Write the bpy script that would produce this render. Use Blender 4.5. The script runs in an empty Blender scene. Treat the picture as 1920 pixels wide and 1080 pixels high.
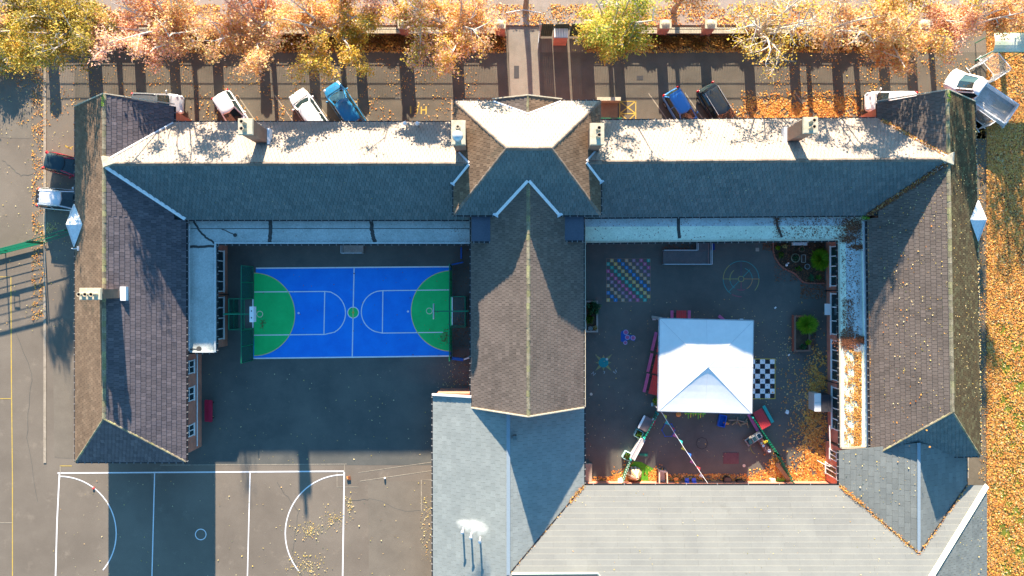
import bpy, math, random
import numpy as np
from mathutils import Vector, Matrix

random.seed(7)
rng = np.random.default_rng(7)
R = math.radians
CAM_H = 58.0
F = 1280.0
SUN_EL = R(17.3)
SUN_AZ = R(3.2)      # the sun stands this far anticlockwise from +Y

sc = bpy.context.scene
COL = sc.collection

# ------------------------------------------------------------------ camera
cam_d = bpy.data.cameras.new('camera')
cam = bpy.data.objects.new('camera', cam_d)
COL.objects.link(cam)
cam.location = (0, 0, CAM_H)
cam.rotation_euler = (0, 0, 0)
cam_d.sensor_width = 36
cam_d.lens = 24
cam_d.clip_start = 0.5
cam_d.clip_end = 1500
sc.camera = cam

# ------------------------------------------------------------------ world, sun, exposure
world = bpy.data.worlds.new('World')
sc.world = world
world.use_nodes = True
wn = world.node_tree
wn.nodes.clear()
sky = wn.nodes.new('ShaderNodeTexSky')
sky.sky_type = 'NISHITA'
sky.sun_disc = False
sky.sun_elevation = SUN_EL
sky.sun_rotation = -SUN_AZ
sky.altitude = 30
sky.air_density = 1.0
sky.dust_density = 0.3
sky.ozone_density = 2.0
bg = wn.nodes.new('ShaderNodeBackground')
bg.inputs['Strength'].default_value = 0.115
wo = wn.nodes.new('ShaderNodeOutputWorld')
tint = wn.nodes.new('ShaderNodeMix'); tint.data_type = 'RGBA'; tint.blend_type = 'MULTIPLY'; tint.inputs[0].default_value = 1
tint.inputs[7].default_value = (0.44, 0.73, 0.82, 1)   # the camera's white balance for sun, which turns the skylight bluer
wn.links.new(sky.outputs[0], tint.inputs[6])
wn.links.new(tint.outputs[2], bg.inputs[0])
wn.links.new(bg.outputs[0], wo.inputs[0])

sun_d = bpy.data.lights.new('sun', 'SUN')
sun_d.energy = 5.0
sun_d.angle = R(0.55)
sun_d.color = (1.0, 0.83, 0.63)
sun = bpy.data.objects.new('sun', sun_d)
COL.objects.link(sun)
SL = Vector((-math.sin(SUN_AZ) * math.cos(SUN_EL), math.cos(SUN_AZ) * math.cos(SUN_EL), math.sin(SUN_EL)))
sun.rotation_euler = SL.to_track_quat('Z', 'Y').to_euler()
sun.location = (0, 60, 60)

sc.view_settings.view_transform = 'Standard'
sc.view_settings.look = 'None'
sc.view_settings.gamma = 1
sc.view_settings.exposure = 2.0
sc.view_settings.use_curve_mapping = False
sc.cycles.max_bounces = 6
sc.cycles.diffuse_bounces = 3
sc.cycles.transparent_max_bounces = 6
sc.cycles.volume_bounces = 2
sc.cycles.use_denoising = True


# ------------------------------------------------------------------ helpers
def P(px, py, z=0.0):
    """world point at height z for a pixel of the 1920x1080 photograph"""
    k = (CAM_H - z) / F
    return Vector(((px - 960) * k, (540 - py) * k, z))


class MB:
    def __init__(self):
        self.v, self.f, self.m, self.r = [], [], [], []

    def face(self, pts, m=0, r=0.5):
        b = len(self.v)
        self.v.extend([tuple(p) for p in pts])
        self.f.append(tuple(range(b, b + len(pts))))
        self.m.append(m)
        self.r.append(r)

    def prism(self, poly, z0, z1, m=0, r=0.5, bottom=True):
        """poly: list of (x, y); z1 may be a list of heights"""
        n = len(poly)
        b = len(self.v)
        for p in poly:
            self.v.append((p[0], p[1], z0))
        for i, p in enumerate(poly):
            self.v.append((p[0], p[1], z1[i] if isinstance(z1, (list, tuple)) else z1))
        area = sum(poly[i][0] * poly[(i + 1) % n][1] - poly[(i + 1) % n][0] * poly[i][1] for i in range(n))
        o = range(n) if area > 0 else range(n - 1, -1, -1)
        o = list(o)
        self.f.append(tuple(b + n + i for i in o)); self.m.append(m); self.r.append(r)
        if bottom:
            self.f.append(tuple(b + i for i in reversed(o))); self.m.append(m); self.r.append(r)
        for k in range(n):
            i, j = o[k], o[(k + 1) % n]
            self.f.append((b + i, b + j, b + n + j, b + n + i)); self.m.append(m); self.r.append(r)

    def box(self, x0, x1, y0, y1, z0, z1, m=0, r=0.5):
        if x0 > x1: x0, x1 = x1, x0
        if y0 > y1: y0, y1 = y1, y0
        self.prism([(x0, y0), (x1, y0), (x1, y1), (x0, y1)], z0, z1, m, r)

    def obox(self, c, s, ang=0, m=0, r=0.5, tilt=None):
        """box of size s centred at c, turned by ang about z (tilt = extra matrix)"""
        M = Matrix.Rotation(ang, 3, 'Z')
        if tilt is not None: M = M @ tilt
        b = len(self.v)
        hx, hy, hz = s[0] / 2, s[1] / 2, s[2] / 2
        for q in ((-1, -1, -1), (1, -1, -1), (1, 1, -1), (-1, 1, -1), (-1, -1, 1), (1, -1, 1), (1, 1, 1), (-1, 1, 1)):
            p = M @ Vector((q[0] * hx, q[1] * hy, q[2] * hz)) + Vector(c)
            self.v.append(tuple(p))
        for f in ((3, 2, 1, 0), (4, 5, 6, 7), (0, 1, 5, 4), (1, 2, 6, 5), (2, 3, 7, 6), (3, 0, 4, 7)):
            self.f.append(tuple(b + i for i in f)); self.m.append(m); self.r.append(r)

    def bar(self, a, b, w, h, m=0, r=0.5, up=(0, 0, 1)):
        """box running from a to b, w wide, h thick"""
        a, b = Vector(a), Vector(b)
        d = (b - a)
        L = d.length
        if L < 1e-6: return
        d.normalize()
        s = d.cross(Vector(up))
        if s.length < 1e-4: s = d.cross(Vector((1, 0, 0)))
        s.normalize()
        t = s.cross(d)
        k = len(self.v)
        for e in (a, b):
            for sx, tx in ((-1, -1), (1, -1), (1, 1), (-1, 1)):
                self.v.append(tuple(e + s * (sx * w / 2) + t * (tx * h / 2)))
        for f in ((0, 1, 2, 3), (7, 6, 5, 4), (0, 4, 5, 1), (1, 5, 6, 2), (2, 6, 7, 3), (3, 7, 4, 0)):
            self.f.append(tuple(k + i for i in f)); self.m.append(m); self.r.append(r)

    def tube(self, pts, rad, n=8, m=0, r=0.5, caps=True):
        pts = [Vector(p) for p in pts]
        if not isinstance(rad, (list, tuple)): rad = [rad] * len(pts)
        k = len(self.v)
        for i, p in enumerate(pts):
            d = (pts[min(i + 1, len(pts) - 1)] - pts[max(i - 1, 0)]).normalized()
            s = d.cross(Vector((0, 0, 1)))
            if s.length < 1e-3: s = d.cross(Vector((1, 0, 0)))
            s.normalize()
            t = s.cross(d)
            for j in range(n):
                a = 2 * math.pi * j / n
                self.v.append(tuple(p + s * (math.cos(a) * rad[i]) + t * (math.sin(a) * rad[i])))
        for i in range(len(pts) - 1):
            for j in range(n):
                a, b = k + i * n + j, k + i * n + (j + 1) % n
                self.f.append((a, b, b + n, a + n)); self.m.append(m); self.r.append(r)
        if caps:
            self.f.append(tuple(k + j for j in range(n - 1, -1, -1))); self.m.append(m); self.r.append(r)
            e = k + (len(pts) - 1) * n
            self.f.append(tuple(e + j for j in range(n))); self.m.append(m); self.r.append(r)

    def lathe(self, c, prof, n=12, m=0, r=0.5):
        """prof: list of (radius, z) turned round the vertical through c"""
        k = len(self.v)
        for (q, z) in prof:
            for j in range(n):
                a = 2 * math.pi * j / n
                self.v.append((c[0] + math.cos(a) * q, c[1] + math.sin(a) * q, c[2] + z))
        for i in range(len(prof) - 1):
            for j in range(n):
                a, b = k + i * n + j, k + i * n + (j + 1) % n
                self.f.append((a, b, b + n, a + n)); self.m.append(m); self.r.append(r)
        self.f.append(tuple(k + j for j in range(n - 1, -1, -1))); self.m.append(m); self.r.append(r)
        e = k + (len(prof) - 1) * n
        self.f.append(tuple(e + j for j in range(n))); self.m.append(m); self.r.append(r)

    def ball(self, c, rx, ry=None, rz=None, n=10, k2=6, m=0, r=0.5):
        ry = ry or rx; rz = rz or rx
        k = len(self.v)
        for i in range(k2 + 1):
            t = math.pi * i / k2
            for j in range(n):
                a = 2 * math.pi * j / n
                q = max(math.sin(t), 0.02)
                self.v.append((c[0] + rx * q * math.cos(a), c[1] + ry * q * math.sin(a), c[2] - rz * math.cos(t)))
        for i in range(k2):
            for j in range(n):
                a, b = k + i * n + j, k + i * n + (j + 1) % n
                self.f.append((a, b, b + n, a + n)); self.m.append(m); self.r.append(r)

    def strip(self, pts, w, z, m=0, r=0.5):
        """flat painted line through ground points (x, y)"""
        pts = [Vector((p[0], p[1])) for p in pts]
        n = len(pts)
        closed = (pts[0] - pts[-1]).length < 1e-5
        L, Rr = [], []
        for i in range(n):
            if closed:
                d = pts[(i + 1) % (n - 1)] - pts[(i - 1) % (n - 1)]
            else:
                d = pts[min(i + 1, n - 1)] - pts[max(i - 1, 0)]
            d.normalize()
            s = Vector((-d.y, d.x)) * (w / 2)
            L.append(pts[i] + s); Rr.append(pts[i] - s)
        for i in range(n - 1):
            self.face([(Rr[i].x, Rr[i].y, z), (Rr[i + 1].x, Rr[i + 1].y, z), (L[i + 1].x, L[i + 1].y, z), (L[i].x, L[i].y, z)], m, r)

    def build(self, name, mats, parent=None, local=False, smooth=False, **props):
        me = bpy.data.meshes.new(name)
        o0 = Vector((0, 0, 0))
        if parent is not None and not local:
            o0 = ORG.get(parent.name, Vector((0, 0, 0)))
        vv = [(a[0] - o0.x, a[1] - o0.y, a[2] - o0.z) for a in self.v]
        me.from_pydata(vv, [], self.f)
        if not isinstance(mats, (list, tuple)): mats = [mats]
        for x in mats: me.materials.append(x)
        if len(mats) > 1: me.polygons.foreach_set('material_index', self.m)
        at = me.attributes.new('rnd', 'FLOAT', 'FACE')
        at.data.foreach_set('value', self.r)
        if smooth: me.polygons.foreach_set('use_smooth', [True] * len(self.f))
        me.update()
        o = bpy.data.objects.new(name, me)
        COL.objects.link(o)
        if parent is not None:
            o.parent = parent
            ORG[o.name] = o0
        for k, q in props.items(): o[k] = q
        return o


ORG = {}


def thing(name, label, category, loc=(0, 0, 0), rot=0, group=None):
    o = bpy.data.objects.new(name, None)
    COL.objects.link(o)
    o.location = loc
    o.rotation_euler = (0, 0, rot)
    o.empty_display_size = 0.3
    o['label'] = label
    o['category'] = category
    if group: o['group'] = group
    ORG[o.name] = Vector(loc)
    return o


def copy_tree(o, parent=None):
    c = o.copy(); COL.objects.link(c)
    c.parent = parent
    ORG[c.name] = ORG.get(o.name, Vector((0, 0, 0)))
    for ch in list(o.children): copy_tree(ch, c)
    return c


def inst(name, me, parent, mat4):
    """another object sharing the mesh me, under parent (whose origin is taken off)"""
    o = bpy.data.objects.new(name, me)
    COL.objects.link(o)
    o.parent = parent
    o0 = ORG.get(parent.name, Vector((0, 0, 0)))
    o.matrix_local = Matrix.Translation(-o0) @ mat4
    ORG[o.name] = o0
    return o


def quads_object(name, V, mat, parent=None, rnd=None, **props):
    """V: (n,4,3) array, one quad each, as a single mesh"""
    n = V.shape[0]
    me = bpy.data.meshes.new(name)
    o0 = ORG.get(parent.name, Vector((0, 0, 0))) if parent is not None else Vector((0, 0, 0))
    V = V - np.array([[[o0.x, o0.y, o0.z]]])
    me.vertices.add(n * 4)
    me.vertices.foreach_set('co', V.reshape(-1).astype(np.float32))
    me.loops.add(n * 4)
    me.loops.foreach_set('vertex_index', np.arange(n * 4, dtype=np.int32))
    me.polygons.add(n)
    me.polygons.foreach_set('loop_start', np.arange(0, n * 4, 4, dtype=np.int32))
    me.materials.append(mat)
    at = me.attributes.new('rnd', 'FLOAT', 'FACE')
    at.data.foreach_set('value', (rng.random(n) if rnd is None else rnd).astype(np.float32))
    me.update(calc_edges=True)
    o = bpy.data.objects.new(name, me)
    COL.objects.link(o)
    if parent is not None:
        o.parent = parent
        ORG[o.name] = o0
    for k, q in props.items(): o[k] = q
    return o


def leaf_quads(C, size, flat=0.35, lean=None):
    """C: (n,3) centres -> (n,4,3) leaf-like kites with random turn; flat = how far they tip out of level"""
    n = C.shape[0]
    nr = rng.normal(size=(n, 3))
    nr[:, 2] = np.abs(nr[:, 2]) * (0.3 if flat > 0.9 else 1) + (0 if flat > 0.9 else 1.2 / max(flat, .05))
    if lean is not None: nr = nr + np.array([lean])
    nr /= np.linalg.norm(nr, axis=1)[:, None]
    a = rng.normal(size=(n, 3))
    u = np.cross(nr, a); u /= np.linalg.norm(u, axis=1)[:, None]
    v = np.cross(nr, u)
    s = (size * (0.45 + 1.15 * rng.random(n) ** 1.3))[:, None]
    w = s * (0.55 + 0.4 * rng.random(n))[:, None]
    return np.stack([C - u * s * .5, C - v * w * .5 + nr * s * .12, C + u * s * .5, C + v * w * .5 + nr * s * .12], axis=1)


# ------------------------------------------------------------------ materials
MATS = {}


def mat(name, c1, c2=None, rough=0.8, scale=3.0, fine=30.0, amt=0.25, bump=0.0, attr=0.0, c3=None, metal=0.0,
        spec=0.35, world_co=False, alpha=None, coat=0.0, stretch=None, streak=None):
    if name in MATS: return MATS[name]
    m = bpy.data.materials.new(name)
    m.use_nodes = True
    nt = m.node_tree
    N, L = nt.nodes, nt.links
    bs = N['Principled BSDF']
    if world_co:
        co = N.new('ShaderNodeNewGeometry').outputs['Position']
    else:
        co = N.new('ShaderNodeTexCoord').outputs['Object']
    if stretch:
        mp = N.new('ShaderNodeMapping'); mp.inputs['Scale'].default_value = stretch
        L.new(co, mp.inputs[0]); co = mp.outputs[0]
    n1 = N.new('ShaderNodeTexNoise'); n1.inputs['Scale'].default_value = scale; n1.inputs['Detail'].default_value = 6
    n1.inputs['Roughness'].default_value = 0.65
    L.new(co, n1.inputs['Vector'])
    rp = N.new('ShaderNodeMapRange'); rp.inputs[1].default_value = 0.36; rp.inputs[2].default_value = 0.64
    L.new(n1.outputs[0], rp.inputs[0])
    mx = N.new('ShaderNodeMix'); mx.data_type = 'RGBA'
    mx.inputs[6].default_value = (*c1, 1); mx.inputs[7].default_value = (*(c2 or c1), 1)
    L.new(rp.outputs[0], mx.inputs[0])
    out = mx.outputs[2]
    n2 = N.new('ShaderNodeTexNoise'); n2.inputs['Scale'].default_value = fine; n2.inputs['Detail'].default_value = 3
    L.new(co, n2.inputs['Vector'])
    mr = N.new('ShaderNodeMapRange'); mr.inputs[1].default_value = 0.25; mr.inputs[2].default_value = 0.75
    mr.inputs[3].default_value = 1 - amt; mr.inputs[4].default_value = 1 + amt
    L.new(n2.outputs[0], mr.inputs[0])
    val = mr.outputs[0]
    if attr or c3:
        at = N.new('ShaderNodeAttribute'); at.attribute_name = 'rnd'
        oi = N.new('ShaderNodeObjectInfo')
        ad = N.new('ShaderNodeMath'); ad.operation = 'ADD'
        L.new(at.outputs['Fac'], ad.inputs[0]); L.new(oi.outputs['Random'], ad.inputs[1])
        fr = N.new('ShaderNodeMath'); fr.operation = 'FRACT'; L.new(ad.outputs[0], fr.inputs[0])
        if attr:
            m3 = N.new('ShaderNodeMapRange'); m3.inputs[3].default_value = 1 - attr; m3.inputs[4].default_value = 1 + attr
            L.new(fr.outputs[0], m3.inputs[0])
            mu = N.new('ShaderNodeMath'); mu.operation = 'MULTIPLY'
            L.new(val, mu.inputs[0]); L.new(m3.outputs[0], mu.inputs[1]); val = mu.outputs[0]
        if c3:
            f2 = N.new('ShaderNodeMath'); f2.operation = 'MULTIPLY'; f2.inputs[1].default_value = 7.31
            L.new(fr.outputs[0], f2.inputs[0])
            f3 = N.new('ShaderNodeMath'); f3.operation = 'FRACT'; L.new(f2.outputs[0], f3.inputs[0])
            f4 = N.new('ShaderNodeMath'); f4.operation = 'POWER'; f4.inputs[1].default_value = 2.5
            L.new(f3.outputs[0], f4.inputs[0])
            m5 = N.new('ShaderNodeMix'); m5.data_type = 'RGBA'
            L.new(f4.outputs[0], m5.inputs[0]); L.new(out, m5.inputs[6]); m5.inputs[7].default_value = (*c3, 1)
            out = m5.outputs[2]
    if streak:
        # (scale, threshold, colour): blotches of another colour (moss, stains)
        n4 = N.new('ShaderNodeTexNoise'); n4.inputs['Scale'].default_value = streak[0]; n4.inputs['Detail'].default_value = 8
        n4.inputs['Roughness'].default_value = 0.75
        L.new(co, n4.inputs['Vector'])
        r4 = N.new('ShaderNodeMapRange'); r4.inputs[1].default_value = streak[1]; r4.inputs[2].default_value = streak[1] + 0.12
        L.new(n4.outputs[0], r4.inputs[0])
        m4 = N.new('ShaderNodeMix'); m4.data_type = 'RGBA'
        L.new(r4.outputs[0], m4.inputs[0]); L.new(out, m4.inputs[6]); m4.inputs[7].default_value = (*streak[2], 1)
        out = m4.outputs[2]
    vm = N.new('ShaderNodeVectorMath'); vm.operation = 'SCALE'
    L.new(out, vm.inputs[0]); L.new(val, vm.inputs['Scale'])
    L.new(vm.outputs[0], bs.inputs['Base Color'])
    bs.inputs['Roughness'].default_value = rough
    bs.inputs['Metallic'].default_value = metal
    bs.inputs['Specular IOR Level'].default_value = spec
    if coat: bs.inputs['Coat Weight'].default_value = coat; bs.inputs['Coat Roughness'].default_value = 0.05
    if alpha is not None: bs.inputs['Alpha'].default_value = alpha
    if bump:
        bp = N.new('ShaderNodeBump'); bp.inputs['Strength'].default_value = bump; bp.inputs['Distance'].default_value = 0.02
        L.new(n2.outputs[0], bp.inputs['Height']); L.new(bp.outputs[0], bs.inputs['Normal'])
    MATS[name] = m
    return m


def brick_mat(name, c1, c2, mortar=(0.30, 0.27, 0.24)):
    m = bpy.data.materials.new(name); m.use_nodes = True
    nt = m.node_tree; N, L = nt.nodes, nt.links
    bs = N['Principled BSDF']
    g = N.new('ShaderNodeNewGeometry')
    sp = N.new('ShaderNodeSeparateXYZ'); L.new(g.outputs['Position'], sp.inputs[0])
    ad = N.new('ShaderNodeMath'); ad.operation = 'ADD'; L.new(sp.outputs[0], ad.inputs[0]); L.new(sp.outputs[1], ad.inputs[1])
    cb = N.new('ShaderNodeCombineXYZ'); L.new(ad.outputs[0], cb.inputs[0]); L.new(sp.outputs[2], cb.inputs[1])
    br = N.new('ShaderNodeTexBrick')
    br.inputs['Scale'].default_value = 1
    br.inputs['Brick Width'].default_value = 0.225; br.inputs['Row Height'].default_value = 0.075
    br.inputs['Mortar Size'].default_value = 0.008
    br.inputs['Color1'].default_value = (*c1, 1); br.inputs['Color2'].default_value = (*c2, 1)
    br.inputs['Mortar'].default_value = (*mortar, 1)
    L.new(cb.outputs[0], br.inputs['Vector'])
    nz = N.new('ShaderNodeTexNoise'); nz.inputs['Scale'].default_value = 1.5; nz.inputs['Detail'].default_value = 5
    L.new(g.outputs['Position'], nz.inputs['Vector'])
    mr = N.new('ShaderNodeMapRange'); mr.inputs[3].default_value = 0.6; mr.inputs[4].default_value = 1.35
    L.new(nz.outputs[0], mr.inputs[0])
    vm = N.new('ShaderNodeVectorMath'); vm.operation = 'SCALE'
    L.new(br.outputs[0], vm.inputs[0]); L.new(mr.outputs[0], vm.inputs['Scale'])
    L.new(vm.outputs[0], bs.inputs['Base Color'])
    bs.inputs['Roughness'].default_value = 0.9
    return m


def leaf_mat(name, stops, trans=0.45):
    """stops: colours picked by each leaf's own random number"""
    m = bpy.data.materials.new(name); m.use_nodes = True
    nt = m.node_tree; N, L = nt.nodes, nt.links
    bs = N['Principled BSDF']
    at = N.new('ShaderNodeAttribute'); at.attribute_name = 'rnd'
    cr = N.new('ShaderNodeValToRGB')
    el = cr.color_ramp.elements
    while len(el) < len(stops): el.new(0.5)
    for i, c in enumerate(stops):
        el[i].position = i / (len(stops) - 1); el[i].color = (*c, 1)
    L.new(at.outputs['Fac'], cr.inputs[0])
    bs.inputs['Roughness'].default_value = 0.55
    bs.inputs['Specular IOR Level'].default_value = 0.3
    L.new(cr.outputs[0], bs.inputs['Base Color'])
    tr = N.new('ShaderNodeBsdfTranslucent'); L.new(cr.outputs[0], tr.inputs[0])
    mx = N.new('ShaderNodeMixShader'); mx.inputs[0].default_value = trans
    L.new(bs.outputs[0], mx.inputs[1]); L.new(tr.outputs[0], mx.inputs[2])
    L.new(mx.outputs[0], N['Material Output'].inputs[0])
    return m


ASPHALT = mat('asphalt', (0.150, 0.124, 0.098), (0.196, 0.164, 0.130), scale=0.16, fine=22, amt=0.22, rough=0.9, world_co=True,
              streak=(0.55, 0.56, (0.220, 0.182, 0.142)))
ASPHALT_DARK = mat('asphalt_dark', (0.085, 0.088, 0.082), (0.125, 0.122, 0.108), scale=0.3, streak=(0.8, 0.58, (0.14, 0.13, 0.115)), fine=22, amt=0.2, rough=0.88, world_co=True)  # on the courtyard floors this darkness stands for shade
CONCRETE = mat('concrete', (0.30, 0.27, 0.22), (0.38, 0.34, 0.28), scale=1.5, fine=20, amt=0.15, rough=0.9, world_co=True)
TILE = mat('roof_tile', (0.105, 0.083, 0.070), (0.150, 0.118, 0.100), scale=0.35, fine=9, amt=0.15, rough=0.85, attr=0.07,
           c3=(0.155, 0.122, 0.104), world_co=True, streak=(0.5, 0.57, (0.158, 0.132, 0.110)))
TILE_PURPLE = mat('roof_tile_purple', (0.082, 0.072, 0.085), (0.105, 0.090, 0.100), scale=0.5, fine=9, amt=0.15, rough=0.8, attr=0.16,
                  c3=(0.125, 0.105, 0.115), world_co=True)
DECK = mat('roof_deck', (0.03, 0.03, 0.03), rough=0.95)
TILE_BROWN = mat('roof_tile_brown', (0.125, 0.080, 0.050), (0.185, 0.120, 0.076), scale=0.4, fine=9, amt=0.18, rough=0.88, attr=0.12,
                 c3=(0.21, 0.14, 0.09), world_co=True, streak=(0.45, 0.57, (0.115, 0.085, 0.055)))
TILE_MOSS = mat('roof_tile_mossy', (0.050, 0.034, 0.014), (0.080, 0.052, 0.022), scale=0.5, fine=9, amt=0.3, rough=0.92, attr=0.15,
                c3=(0.11, 0.095, 0.045), world_co=True, streak=(0.7, 0.60, (0.10, 0.10, 0.035)), stretch=(1, .35, 1))
TILE_SUNLIT = mat('roof_tile_sunlit', (0.315, 0.265, 0.22), (0.365, 0.31, 0.26), scale=0.6, fine=9, amt=0.10, rough=0.85, attr=0.06,
                world_co=True)  # lit copy of the roof tile: sunlit brightness put into the colour
TILE_SHADE_BLUE = mat('roof_tile_shade_blue', (0.085, 0.115, 0.120), (0.110, 0.140, 0.145), scale=0.5, fine=9, amt=0.2, rough=0.8, attr=0.10,
                c3=(0.13, 0.15, 0.15), world_co=True, streak=(1.2, 0.66, (0.15, 0.165, 0.155)))  # shaded copy of the roof tile: blue shade put into the colour
SLATE = mat('slate_grey', (0.225, 0.250, 0.243), (0.262, 0.288, 0.278), scale=0.8, fine=12, amt=0.08, rough=0.75, attr=0.06, world_co=True, streak=(0.35, 0.58, (0.21, 0.235, 0.225)))
SLATE_DARK = mat('slate_dark', (0.150, 0.165, 0.160), (0.185, 0.200, 0.190), scale=0.8, fine=12, amt=0.10, rough=0.75, attr=0.10, world_co=True)
SHEET = mat('roof_sheet', (0.150, 0.160, 0.160), (0.175, 0.185, 0.180), scale=0.4, fine=14, amt=0.06, rough=0.7, attr=0.04, world_co=True,
            streak=(0.5, 0.60, (0.135, 0.142, 0.136)))
SHEET_EDGE = mat('roof_sheet_edge', (0.29, 0.29, 0.27), rough=0.7)
LEAD = mat('lead', (0.66, 0.68, 0.72), (0.82, 0.84, 0.86), scale=5, amt=0.15, rough=0.55, world_co=True)
LICHEN = mat('ridge_lichen', (0.16, 0.135, 0.095), (0.27, 0.235, 0.165), scale=2.5, fine=14, amt=0.4, rough=0.95, attr=0.25,
             c3=(0.26, 0.245, 0.12), world_co=True)
RIDGE_BROWN = mat('ridge_brown', (0.15, 0.12, 0.10), (0.21, 0.17, 0.14), scale=4, fine=25, amt=0.3, rough=0.9, attr=0.2, world_co=True)
FELT = mat('flat_roof_felt', (0.40, 0.44, 0.42), (0.50, 0.54, 0.52), scale=0.8, fine=10, amt=0.2, rough=0.85, world_co=True,
           streak=(1.3, 0.63, (0.30, 0.32, 0.31)))
FELT_PALE = mat('flat_roof_pale', (0.72, 0.76, 0.58), (0.84, 0.86, 0.68), scale=0.8, fine=10, amt=0.15, rough=0.85, world_co=True,
                streak=(1.6, 0.66, (0.24, 0.26, 0.15)))
FELT_GREY = mat('flat_roof_grey', (0.46, 0.50, 0.50), (0.58, 0.62, 0.62), scale=0.8, fine=10, amt=0.2, rough=0.85, world_co=True)
STAIN = mat('damp_stain', (0.045, 0.045, 0.045), (0.08, 0.08, 0.075), scale=6, amt=0.4)
GUTTER = mat('gutter_black', (0.02, 0.02, 0.024), rough=0.4)
BRACKET = mat('bracket_pale', (0.24, 0.24, 0.24), rough=0.6)
BRICK = brick_mat('red_brick', (0.66, 0.20, 0.11), (0.54, 0.16, 0.09))
BRICK_OLD = brick_mat('old_brick', (0.25, 0.13, 0.085), (0.19, 0.11, 0.08), (0.22, 0.18, 0.14))
STONE = mat('pale_stone', (0.46, 0.40, 0.29), (0.58, 0.52, 0.40), scale=3, fine=20, amt=0.25, rough=0.9, world_co=True)
CLAY = mat('clay_pot', (0.50, 0.38, 0.24), (0.42, 0.36, 0.28), scale=6, rough=0.85)
SOOT = mat('soot', (0.01, 0.01, 0.01), rough=0.95)
WHITE = mat('white_paint', (0.78, 0.78, 0.78), rough=0.5, amt=0.04)
LINE_W = mat('line_white', (0.82, 0.81, 0.82), (0.74, 0.73, 0.74), scale=3, fine=18, amt=0.08, rough=0.8, world_co=True)
LINE_Y = mat('line_yellow', (0.62, 0.42, 0.06), (0.45, 0.33, 0.10), scale=3, fine=18, amt=0.25, rough=0.8, world_co=True)
LINE_WORN = mat('line_worn', (0.42, 0.36, 0.27), (0.30, 0.26, 0.20), scale=3, fine=18, amt=0.35, rough=0.85, world_co=True)
COURT_BLUE = mat('court_blue', (0.004, 0.185, 0.72), (0.006, 0.235, 0.80), scale=0.7, fine=25, amt=0.10, rough=0.75, world_co=True, streak=(1.4, 0.70, (0.012, 0.15, 0.42)))
COURT_GREEN = mat('court_green', (0.008, 0.50, 0.125), (0.012, 0.58, 0.155), scale=0.7, fine=25, amt=0.10, rough=0.75, world_co=True, streak=(1.6, 0.68, (0.02, 0.34, 0.11)))
GREEN_METAL = mat('green_metal', (0.01, 0.19, 0.10), rough=0.4, amt=0.1)
GREEN_MESH = mat('green_mesh', (0.008, 0.13, 0.085), rough=0.5, amt=0.1)
BLUE_PAD = mat('blue_pad', (0.01, 0.10, 0.42), rough=0.5)
GLASS = mat('window_glass', (0.012, 0.035, 0.045), (0.02, 0.05, 0.06), rough=0.06, spec=0.8, scale=1)
CAR_GLASS = mat('car_glass', (0.015, 0.03, 0.035), rough=0.04, spec=0.9, amt=0.1)
TYRE = mat('tyre', (0.015, 0.015, 0.015), rough=0.9)
ALLOY = mat('alloy', (0.5, 0.5, 0.52), rough=0.3, metal=0.8)
TAIL_RED = mat('tail_red', (0.55, 0.02, 0.03), rough=0.2)
LAMP_CLEAR = mat('lamp_clear', (0.6, 0.62, 0.65), rough=0.1, metal=0.3)
PLASTIC_BLACK = mat('plastic_black', (0.02, 0.02, 0.022), rough=0.5)
RED_SEAT = mat('red_plastic', (0.55, 0.045, 0.045), (0.48, 0.04, 0.05), scale=2, amt=0.1, rough=0.5)
PINK_SEAT = mat('pink_plastic', (0.62, 0.13, 0.30), (0.50, 0.10, 0.24), scale=2, amt=0.1, rough=0.5)
BLUE_SEAT = mat('blue_plastic', (0.03, 0.13, 0.62), rough=0.4, amt=0.1)
ORANGE_P = mat('orange_plastic', (0.70, 0.30, 0.08), rough=0.5)
TEAL_P = mat('teal_plastic', (0.03, 0.40, 0.36), rough=0.5)
LIME_P = mat('lime_plastic', (0.15, 0.55, 0.04), rough=0.5)
YELLOW_P = mat('yellow_plastic', (0.75, 0.60, 0.05), rough=0.5)
TIMBER = mat('timber', (0.26, 0.17, 0.09), (0.36, 0.25, 0.15), scale=3, fine=25, amt=0.25, rough=0.85)
TIMBER_GREY = mat('timber_grey', (0.30, 0.26, 0.23), (0.40, 0.35, 0.31), scale=3, fine=25, amt=0.25, rough=0.85)
METAL_GREY = mat('metal_grey', (0.36, 0.38, 0.40), rough=0.35, metal=0.7)
METAL_LIGHT = mat('metal_light', (0.55, 0.58, 0.60), rough=0.45, metal=0.4)
TENT = mat('canopy_cloth', (0.94, 0.94, 0.93), (0.88, 0.88, 0.87), scale=0.9, fine=4, amt=0.03, rough=0.65)
_nt = TENT.node_tree; _tr = _nt.nodes.new('ShaderNodeBsdfTranslucent'); _tr.inputs[0].default_value = (.9, .9, .9, 1)
_mx = _nt.nodes.new('ShaderNodeMixShader'); _mx.inputs[0].default_value = .15
_nt.links.new(_nt.nodes['Principled BSDF'].outputs[0], _mx.inputs[1]); _nt.links.new(_tr.outputs[0], _mx.inputs[2]); _nt.links.new(_mx.outputs[0], _nt.nodes['Material Output'].inputs[0])
SOIL = mat('soil', (0.05, 0.03, 0.02), (0.09, 0.055, 0.035), scale=3, fine=20, amt=0.4, rough=0.95, world_co=True)
GRASS = mat('grass', (0.12, 0.15, 0.015), (0.20, 0.21, 0.02), scale=1.0, fine=14, amt=0.5, rough=0.95, world_co=True,
            streak=(0.8, 0.55, (0.20, 0.12, 0.03)))
TURF = mat('artificial_turf', (0.05, 0.22, 0.01), (0.08, 0.30, 0.02), scale=4, fine=30, amt=0.3, rough=0.9, world_co=True)
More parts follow.
